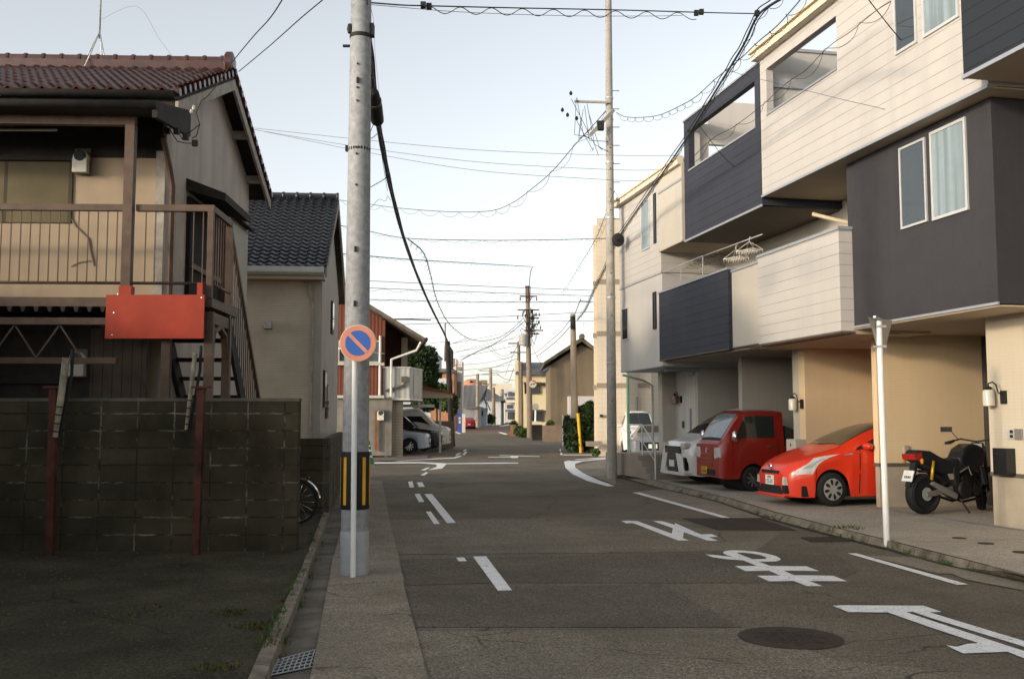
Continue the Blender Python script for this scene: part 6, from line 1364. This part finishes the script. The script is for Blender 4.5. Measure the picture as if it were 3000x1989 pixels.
c = at(1561,1125,81.2); m = MB(); m.lathe([(.30,-.03),(.30,.03)], c, 'y', 28); p_ = m.obj('sign_plate', white_plain, t)
m = MB(); m.prism([(c.x-.21,c.z-.06),(c.x-.05,c.z+.07),(c.x-.03,c.z-.01),(c.x-.15,c.z-.12)], 'y', 81.15, 81.169); m.prism([(c.x+.03,c.z-.07),(c.x+.17,c.z+.01),(c.x+.15,c.z+.09),(c.x+.01,c.z+.05)], 'y', 81.15, 81.169); m.obj('arrows', blk, p_, loc=(0,0,0))
m = MB(); m.tube([(c.x+.27*math.cos(a),81.16,c.z+.27*math.sin(a)) for a in [R(10+i*11) for i in range(9)]], .05, 6); m.obj('red_edge', MATS['far_red_paint'], p_, loc=(0,0,0))
t = thing('road_sign', 'back of a round sign on a thin white post by the big brown pole', 'road sign', at(1568,1285,78))
c = at(1569,1191,78); m = MB(); m.lathe([(.26,-.03),(.26,.03)], c, 'y', 24); m.obj('sign_plate', mat('sign_grey',(.30,.29,.26),.6,.15,2), t); m = MB(); m.tube([at(1568,1283,78.1),at(1569,1185,78.1)], .07, 8); m.obj('post', MATS['white_post'], t); panel('lower_plate', 1559,1234,1578,1250,77.9,cream_far,t,.05)
for lb, base, top, Y in (('thin grey pole just left of the big brown pole', (1528,1275),(1526,1060),86),('pole with crossarm and drooping wires left of the big brown pole', (1518,1270),(1520,1000),100),('thin pole in front of the small pale blue house', (1399,1245),(1399,1095),150),('slim brown pole in front of the white warehouse', (1446,1245),(1446,1135),175),('distant thin crossarm pole on the skyline above the warehouse', (1437,1200),(1437,1080),230),('short pole at the corner of the white warehouse', (1470,1240),(1471,1140),200)):
    t = simple_pole('utility_pole', lb, base, top, Y, .20*Y/90, .14*Y/90, pole_brown if 'brown' in lb else pole_old, 'utility pole', 'utility poles')
    if 'crossarm' in lb:
        m = MB(); a = at(top[0],top[1]+6,Y-.3); w_ = .011*Y; m.bar(a-Vector((w_,0,0)), a+Vector((w_*.8,0,0)), .14, .14); m.bar(a-Vector((w_*.8,0,.9)), a+Vector((w_*.8,0,-.9)), .12, .12); m.obj('crossarm', pole_brown, t)
# vending machine and orange marker by the road
t = thing('vending_machine', 'blue vending machine with a white panel behind the dark wooden pole', 'vending machine', at(1347,1252,105))
a, b = at(1340,1252,105), at(1353,1208,105); m = MB(); m.box(a.x,b.x,105,105.8,hz(105),b.z); m.obj('cabinet', mat('vending_blue',(.03,.06,.22),.45,.1,2), t)
panel('window_panel', 1344,1222,1350,1240, 104.98, white_plain, t, .03); panel('red_mark', 1345.5,1227,1348.5,1233, 104.94, MATS['far_red_paint'], t, .02)
m = MB(); a = at(1354.5,1245,105); m.box(a.x-.05,a.x+.3,105,105.7,hz(105),at(0,1212,105).z); m.obj('side_panel', white_plain, t)
t = thing('marker_post', 'short orange marker post among weeds at the road bend', 'post', at(1503,1255,88)); a = at(1503,1258,88); m = MB(); m.box(a.x-.25,a.x+.25,88,88.4,hz(88),hz(88)+1.0); m.obj('post', mat('orange_marker',(.24,.10,.05),.7,.2,2), t)
# ---------------------------------------------------------------- greenery
def leafmat(n, c): return mat(n, c, .7, .55, 2.2, spec=.25)
leaf_d = leafmat('dark_leaves', (.030,.052,.018)); leaf_m = leafmat('leaves', (.045,.085,.022)); leaf_h = leafmat('hedge_leaves', (.028,.052,.016)); leaf_w = leafmat('shrub_leaves', (.06,.10,.03))
bark = mat('bark', (.06,.045,.033), .9, .3, 4)
def crown(name, mt, par, blobs, size, seed, n):
    random.seed(seed); m = MB()
    tot = sum(b[3]*b[4]*b[5] for b in blobs)
    for (cx,cy,cz,rx,ry,rz_) in blobs:
        for _ in range(int(n*rx*ry*rz_/tot)):
            while True:
                u = Vector((random.uniform(-1,1),random.uniform(-1,1),random.uniform(-1,1)))
                if .25 < u.length < 1: break
            u *= (u.length**-.45)
            if u.length > 1.08: u.normalize()
            p = Vector((cx+u.x*rx, cy+u.y*ry, cz+u.z*rz_)); s = size*random.uniform(.5,1.3)
            nn = Vector((random.gauss(0,1),random.gauss(0,1),random.gauss(.3,1))).normalized(); a = nn.orthogonal().normalized(); b = nn.cross(a); th = random.uniform(0,6.28)
            a, b = a*math.cos(th)+b*math.sin(th), b*math.cos(th)-a*math.sin(th)
            m.poly([p-a*s, p+b*s*.45, p+a*s, p-b*s*.45])
    return m.obj(name, mt, par, fix=False)
def pt(px, py, Y): return at(px,py,Y)
t = thing('broadleaf_tree', 'dark green broadleaf tree rising behind the white balcony of the red-brown house', 'tree', (-5.2,66,hz(66)))
def blob(px, py, Y, rpx, rpy, d=1.0): c = at(px,py,Y); k = Y/FPX; return (c.x, Y, c.z, rpx*k, max(rpx,rpy)*k*d, rpy*k)
crown('crown', leaf_d, t, [blob(1225,1075,66,38,45),blob(1210,1040,66,26,26),blob(1250,1045,66,28,28),blob(1242,1110,66,36,34),blob(1205,1110,66,28,40),blob(1265,1082,66,16,16),blob(1283,1100,66,9,7),blob(1232,1022,66,10,8)], .30, 21, 9000)
m = MB(); a = at(1228,1200,66); m.tube([(a.x,66,hz(66)),(a.x+.1,66,3.2),(a.x-.3,66,5.2)], [.22,.17,.07], 8); m.tube([(a.x+.1,66,3.2),(a.x+.8,66,4.8)], [.12,.05], 6); m.tube([(a.x+.1,66,3.4),(a.x-.8,66,4.9)], [.10,.05], 6); m.obj('trunk', bark, t)
t = thing('leafy_shrub', 'mid green shrubbery filling the gap below the tree and behind the dark pole', 'shrub', (-5.0,70,hz(70)))
crown('foliage', leaf_m, t, [blob(1265,1150,70,30,26),blob(1300,1165,70,22,34),blob(1245,1180,70,36,22),blob(1325,1185,70,12,30),blob(1290,1140,70,20,16)], .28, 22, 5000)
m = MB(); a = at(1280,1200,70); m.tube([(a.x,70,hz(70)),(a.x,70,2.5)], [.12,.05], 6); m.obj('stem', bark, t)
t = thing('hedge', 'dense dark hedge beside the yellow guard tube and cream apartment block', 'hedge', at(1710,1330,50.5))
crown('foliage', leaf_h, t, [blob(1712,1245,51.5,38,58,.8),blob(1730,1215,51.5,24,40,.8),blob(1690,1265,51,26,44,.8),blob(1680,1290,50.3,28,34,.7),blob(1730,1285,50.8,26,36,.7),blob(1662,1248,51.5,12,30,.8)], .14, 23, 9000)
m = MB()
for px in (1685,1712,1738): a = at(px,1300,51.2); m.tube([(a.x,51.2,hz(51)),(a.x,51.2,1.6)], [.06,.03], 6)
m.obj('stem', bark, t)
for k, (px, py, Y, rx, ry, lb) in enumerate(((1437,1228,165,10,10,'small rounded bush between the blue house and the warehouse'),(1520,1262,84,13,12,'low weeds growing round the foot of the thin grey pole'),(1536,1268,82.5,9,11,'low green shrub at the left foot of the big brown pole'),(1745,1325,44,10,5,'low grass at the foot of the apartment block'),(1505,1245,92,7,8,'small shrub against the corner of the yellow house'),(1612,1243,80,7,7,'tiny shrub where the yellow house meets the brown gable wall'))):
    t = thing('shrub', lb, 'shrub', at(px, py+ry, Y), group='small shrubs by the road')
    crown('foliage', leaf_w, t, [blob(px,py,Y,rx,ry)], .006*Y*.5, 30+k, 500)
    m = MB(); a = at(px,py,Y); m.tube([(a.x,Y,hz(Y)),(a.x,Y,a.z)], .02, 5); m.obj('stem', bark, t)
# ---------------------------------------------------------------- overhead wires
wire_m = mat('wire', (0.02,0.02,0.02), 0.6, 0.1); wire_l = mat('thin_wire', (0.06,0.06,0.06), 0.6, 0.1)
def spline(P, n=8):
    P = [P[0]*2-P[1]] + P + [P[-1]*2-P[-2]]; out = []
    for i in range(1, len(P)-2):
        for k in range(n):
            t_ = k/n; a,b,c,d = P[i-1],P[i],P[i+1],P[i+2]
            out.append(.5*((2*b)+(c-a)*t_+(2*a-5*b+4*c-d)*t_*t_+(3*b-a-3*c+d)*t_**3))
    out.append(P[-2]); return out
def cable(label, pts, r=.008, lash=0.0, lr=.004, mt=None, turns=1.0, name='overhead_wire', group='overhead wires', extra=()):
    if pts[0][0] == 1065: pts = [(930, pts[0][1]-(pts[1][1]-pts[0][1])/(pts[1][0]-1065)*135, pts[0][2]+2)] + list(pts)   # on to the house behind the pole
    P = spline([at(*p) for p in pts]); c = P[0]
    t = thing(name, label, 'cable' if name != 'overhead_wire' else 'wire', tuple(c), group=group)
    m = MB(); m.tube(P, r, 6)
    for off in extra: m.tube([p+Vector(off)*(1+.12*math.sin(i*.9)) for i, p in enumerate(P)], r*.5, 4)
    m.obj('strand', mt or wire_m, t)
    if lash:
        Q = []; L_ = 0
        for a, b in zip(P, P[1:]):
            d = (b-a).length; k = max(2, int(d/ (lash*.9)));
            for i in range(k):
                q = a.lerp(b, i/k); ph = (L_+d*i/k)/lash*turns*2; u = (b-a).normalized(); s_ = u.cross(Vector((0,0,1))).normalized()
                Q.append(q + Vector((0,0,-lash*.22)) + (Vector((0,0,1))*math.cos(ph)+s_*math.sin(ph))*lash*.22)
            L_ += d
        m = MB(); m.tube(Q, lr, 4); m.obj('lashing_wire', mt or wire_m, t)
    return t
MB_pts = [(1062,-60,10.7),(1072,60,11.2),(1088,190,13),(1106,350,16.2),(1128,470,19.5),(1150,575,23),(1185,705,30),(1225,815,39),(1262,900,48),(1300,975,57),(1312,1005,60)]
t = cable('thick black lashed cable bundle running down from the near pole to the dark wooden pole', MB_pts, .034, .20, .007, name='cable_bundle', group='lashed cable bundles', extra=((.03,0,.04),(-.04,0,.03)))
def closure(px0, py0, px1, py1, Y, r, label):
    a, b = at(px0,py0,Y), at(px1,py1,Y+.8); t = thing('splice_closure', label, 'splice box', tuple((a+b)/2), group='splice closures on the cables')
    d = b-a; m = MB(); m.tube([a, a+d*.06, a+d*.3, a+d*.5, a+d*.93, b], [r*.55, r*.9, r, r*1.02, r*.9, r*.6], 12); m.obj('shell', blk, t)
    m = MB(); m.tube([a+d*.28, a+d*.34], r*1.06, 12); m.obj('collar', trim_brown, t); return t
closure(1089,268,1107,360,14.2,.112,'fat black splice closure with a paler upper end hanging on the cable bundle')
closure(1064,112,1078,220,12.4,.07,'slimmer black splice closure close to the near pole')
cable('thin loop of slack wire below the fat splice closure', [(1096,360,15),(1086,385,15),(1083,400,15),(1090,405,15),(1106,392,15.4)], .006, mt=wire_m)
cable('pair of thin wires dropping from the near pole top beside the splice closures', [(1066,5,11.2),(1078,60,12),(1096,260,14.5),(1110,400,17),(1135,560,21)], .005, extra=((.06,0,.02),))
t = cable('wavy lashed cable crossing high from the near pole to the cables on the right', [(1075,8,11.2),(1180,16,12.2),(1250,18,13),(1500,24,14.5),(1800,30,15.2),(2080,38,15.5),(2215,41,14.95)], .010, name='overhead_wire')
m = MB(); Q = []
for i in range(170):
    f = i/169; px = 1258+f*(2040-1258); py = 18+f*(37-18); Y = 13+f*2.5
    ph = f*2*math.pi*8.6; Q.append(at(px, py+13-11*math.cos(ph)*(1 if math.cos(ph) > 0 else .8)+(2 if i % 2 else 0)*0, Y))
m.tube(Q, .006, 4); m.obj('lashing_wire', wire_m, t)
m = MB()
for px, py, Y in ((1240,16,12.95),(1257,20,13),(2040,39,15.5),(2055,36,15.5),(2218,40,14.95)): c = at(px,py,Y); m.box(c.x-.035,c.x+.035,Y-.03,Y+.03,c.z-.04,c.z+.04)
m.obj('clamp', blk, t)
cable('thin wire hanging just below the wavy lashed cable', [(1078,14,11.3),(1350,36,13.4),(1650,47,14.6),(1900,48,15.3),(2000,46,15.5)], .004, mt=wire_l)
RB = [(2330,-40,13.2),(2285,-2,14),(2222,45,15),(2180,130,15.9),(2135,205,16.9),(2095,270,17.9),(2040,360,19.4),(1985,445,21.1),(1905,560,24),(1808,703,28.4),(1775,780,31),(1740,850,36),(1715,905,43),(1690,938,50)]
t = cable('thick black cable bundle sweeping down past the terraces to the slender concrete pole', RB, .019, .22, .005, name='cable_bundle', group='lashed cable bundles', extra=((.06,0,.02),(-.02,0,.07)))
c = at(1811,703,28.5); tt = thing('splice_closure', 'round black coil box on the slender concrete pole', 'splice box', tuple(c), group='splice closures on the cables'); m = MB(); m.lathe([(.05,-.10),(.16,-.08),(.18,0),(.16,.08),(.05,.10)], c, 'y', 16)
for v_ in m.b.verts: v_.co.z = c.z + (v_.co.z-c.z)*1.15
m.obj('shell', blk, tt)
cable('second thinner lashed cable running beside the thick bundle on the right', [(2360,-20,13.5),(2330,18,14),(2275,78,15),(2218,126,16.2),(2170,172,17.2),(2095,233,19),(2040,283,20.5),(1990,312,22.5),(1930,338,25),(1870,345,27),(1830,342,28.6),(1806,330,28.8)], .009, .3, .005)
cable('looped service wire hanging in front of the terraces on the right', [(2610,5,14.8),(2570,30,15.2),(2530,62,15.7),(2490,95,16.1),(2440,128,16.6),(2400,165,17),(2362,205,17.4),(2310,240,18),(2270,275,18.5),(2232,310,19),(2150,372,20),(2090,405,20.8),(2025,465,21.5)], .007, .34, .005, turns=1.0)
cable('bare dark wire drooping across the white siding to the charcoal bay', [(2530,-20,14.2),(2560,20,14.6),(2620,95,15.1),(2680,165,15.5),(2740,222,15.8),(2800,257,16),(2862,278,15.95)], .008)
t = cable('service wire from the right bundle to the navy terrace box', [(2045,362,19.3),(2080,410,20),(2130,470,21),(2180,510,22),(2187,515,22)], .006)
m = MB()
for px, py in ((2174,583),(2181,597),(2186,588)): c = at(px,py-30 if px != 2181 else py-35,22); m.lathe([(.03,-.05),(.06,0),(.03,.05)], at(px,py-35,21.9), 'z', 8)
m.obj('insulator', blk, t)
cable('thin wire from the right bundle to the corner of the white siding', [(2135,203,16.9),(2160,215,16.9),(2225,232,16.9),(2460,290,16),(2700,345,15.6)], .004, mt=wire_l)
cable('lower wire loop on the navy terrace siding', [(2187,515,22),(2195,545,22),(2215,540,22),(2228,525,22.1)], .008)
for k, (lb, pts) in enumerate((
  ('highest of three straight wires crossing from the old house to the row on the right', [(690,370,27),(765,378,26),(1065,410,24),(1400,440,23),(1780,455,22),(2000,456,21.8)]),
  ('middle of three straight wires crossing from the old house to the row on the right', [(690,372,27),(765,384,26),(1065,433,24),(1400,475,23),(1780,497,22),(1930,499,22.5)]),
  ('lowest of three straight wires crossing from the old house to the row on the right', [(690,371,27),(765,384,26),(1065,445,24),(1400,500,23),(1780,527,22.6),(1890,531,22.6)]))):
    cable(lb, pts, .005, mt=wire_l)
cable('sagging lashed wire from behind the near pole up to the slender concrete pole', [(1065,596,44),(1160,609,42),(1300,620,39),(1430,619,36),(1500,595,33.5),(1560,552,32),(1620,500,30.8),(1680,430,29.6),(1740,365,29),(1775,325,28.8)], .012, .5, .006)
cable('lashed wire crossing the street well above the sign, upper one', [(1065,674,46),(1190,698,45),(1400,704,44),(1600,703,43),(1775,699,42)], .016, .3, .006)
cable('lashed wire crossing the street well above the sign, lower one ending over the big pole', [(1065,749,50),(1200,760,55),(1400,772,66),(1558,781,80)], .022, .35, .008)
cable('wire dropping from the crossing lashed wire to the top of the big brown pole', [(1560,782,80),(1554,800,81),(1550,840,81.5)], .03)
for lb, y0, y1, y2, Y in (('dotted thin wire crossing above the big brown pole, top one',822,838,852,70),('wavy thin wire crossing just below the dotted one',843,856,868,70),('straight lashed wire crossing at the level of the upper crossarm',877,884,884,62),('faint wire crossing at the level of the middle crossarms',935,930,912,85),('faint lower wire crossing behind the big brown pole',955,944,940,95)):
    cable(lb, [(1065,y0,Y),(1400,y1,Y),(1770,y2,Y)], .0003*Y, mt=wire_l, lash=(.6 if 'wavy' in lb else .3 if 'lashed' in lb else 0), lr=.00015*Y)
cable('dark lashed cable from the red-brown house to the main bundle', [(1120,936,44),(1200,936,45),(1262,938,47)], .025)
cable('long hanging cable dipping between the near bundle and the big brown pole', [(1195,700,36),(1240,740,40),(1260,800,46),(1280,880,54),(1310,940,62),(1340,970,68),(1375,992,72),(1420,998,75),(1470,985,78),(1510,955,80),(1535,930,81.4)], .022, .4, .007)
cable('thin cable from the dark pole up to the long hanging cable', [(1318,1008,60),(1345,1000,66),(1372,990,72)], .015)
cable('cables running from the big brown pole to the far left blocks', [(1350,1055,95),(1400,1030,92),(1440,1013,88),(1490,980,84),(1532,945,81.5)], .03, extra=((.2,0,.15),))
cable('upper cable pair from the old concrete pole to the big brown pole', [(1672,935,51),(1640,975,57),(1610,1000,64),(1575,1030,74),(1553,1040,81.5)], .018)
cable('lower cable pair from the old concrete pole to the big brown pole', [(1676,950,51),(1640,990,57),(1605,1020,66),(1572,1045,76)], .022)
cable('cable leaving the big brown pole for the old concrete pole top', [(1685,918,51),(1700,880,48),(1702,882,47),(1735,884,46)], .02)
cable('steep thin wire from the navy terrace to the wires over the big pole', [(1800,560,27),(1770,640,32),(1745,700,38),(1700,775,50),(1660,840,60),(1645,858,64)], .010, .5, .005, mt=wire_l)
for k, (lb, pts) in enumerate((('drooping wire bunch left of the big brown pole',[(1440,1015,90),(1455,1035,95),(1480,1042,97),(1505,1030,98),(1518,1012,99)]),('faint far wire from the left blocks to the crossarm pole',[(1345,1045,110),(1430,1030,105),(1520,1010,100)]),('faint far wire low over the domed hall',[(1335,1105,150),(1400,1098,140),(1510,1085,100)]),('faint far wires over the warehouse',[(1400,1085,150),(1450,1075,130),(1515,1050,100)]),('thick short cable hanging left of the yellow house',[(1475,1120,110),(1490,1118,105),(1503,1085,100),(1506,1078,98)]),('faint far wire curving to the far block',[(1455,1095,200),(1480,1110,200),(1512,1115,190)]))):
    cable(lb, pts, .00022*pts[0][2], mt=wire_l)
random.seed(77)
for k, (lb, y0, y1, y2, x0, x1, Y0, Y1) in enumerate((('faint wire low across the street beyond the dark pole',1070,1062,1040,1330,1520,70,95),('second faint wire low across the street beyond the dark pole',1086,1078,1066,1330,1520,80,100),('faint wire rising to the right behind the big pole',1042,1010,985,1300,1540,85,82),('thin wire dipping beside the crossarm pole',1020,1052,1030,1430,1520,95,100),('thin wire from the old concrete pole to the cream block',925,932,930,1682,1790,51,46),('long faint wire over the rooftops on the left',1000,1012,1000,1065,1310,60,60),('thin wire from the big pole to the yellow house',1000,1040,1075,1552,1590,82,95),('thin wire from the crossarm pole to the far block',1006,1050,1100,1518,1480,100,170),('faint wire fanning left from the big pole',962,985,1006,1540,1330,82,62),('another faint wire fanning left from the big pole',975,1012,1030,1540,1340,82,75))):
    cable(lb, [(x0,y0,Y0),((x0+x1)/2,y1,(Y0+Y1)/2),(x1,y2,Y1)], .00017*(Y0+Y1)/2, mt=wire_l)
cable('left one of two bare wires rising from the old house gable past the near pole', [(678,185,16.4),(740,110,13.5),(790,55,12),(828,-2,11),(860,-60,10)], .008)
cable('right one of two bare wires rising from the old house gable past the near pole', [(700,210,16.6),(790,135,14.3),(880,55,12.3),(948,-2,11),(1000,-50,10.2)], .008)
cable('thin slack wires left of the cable bundle behind the near pole', [(1068,558,30),(1115,532,27),(1132,520,24)], .012, extra=((.1,0,-.5),))
cable('thin stray wires from the roof aerial', [(290,60,16.6),(400,20,15.5),(470,120,14.8),(560,235,13.6)], .002, mt=wire_l)
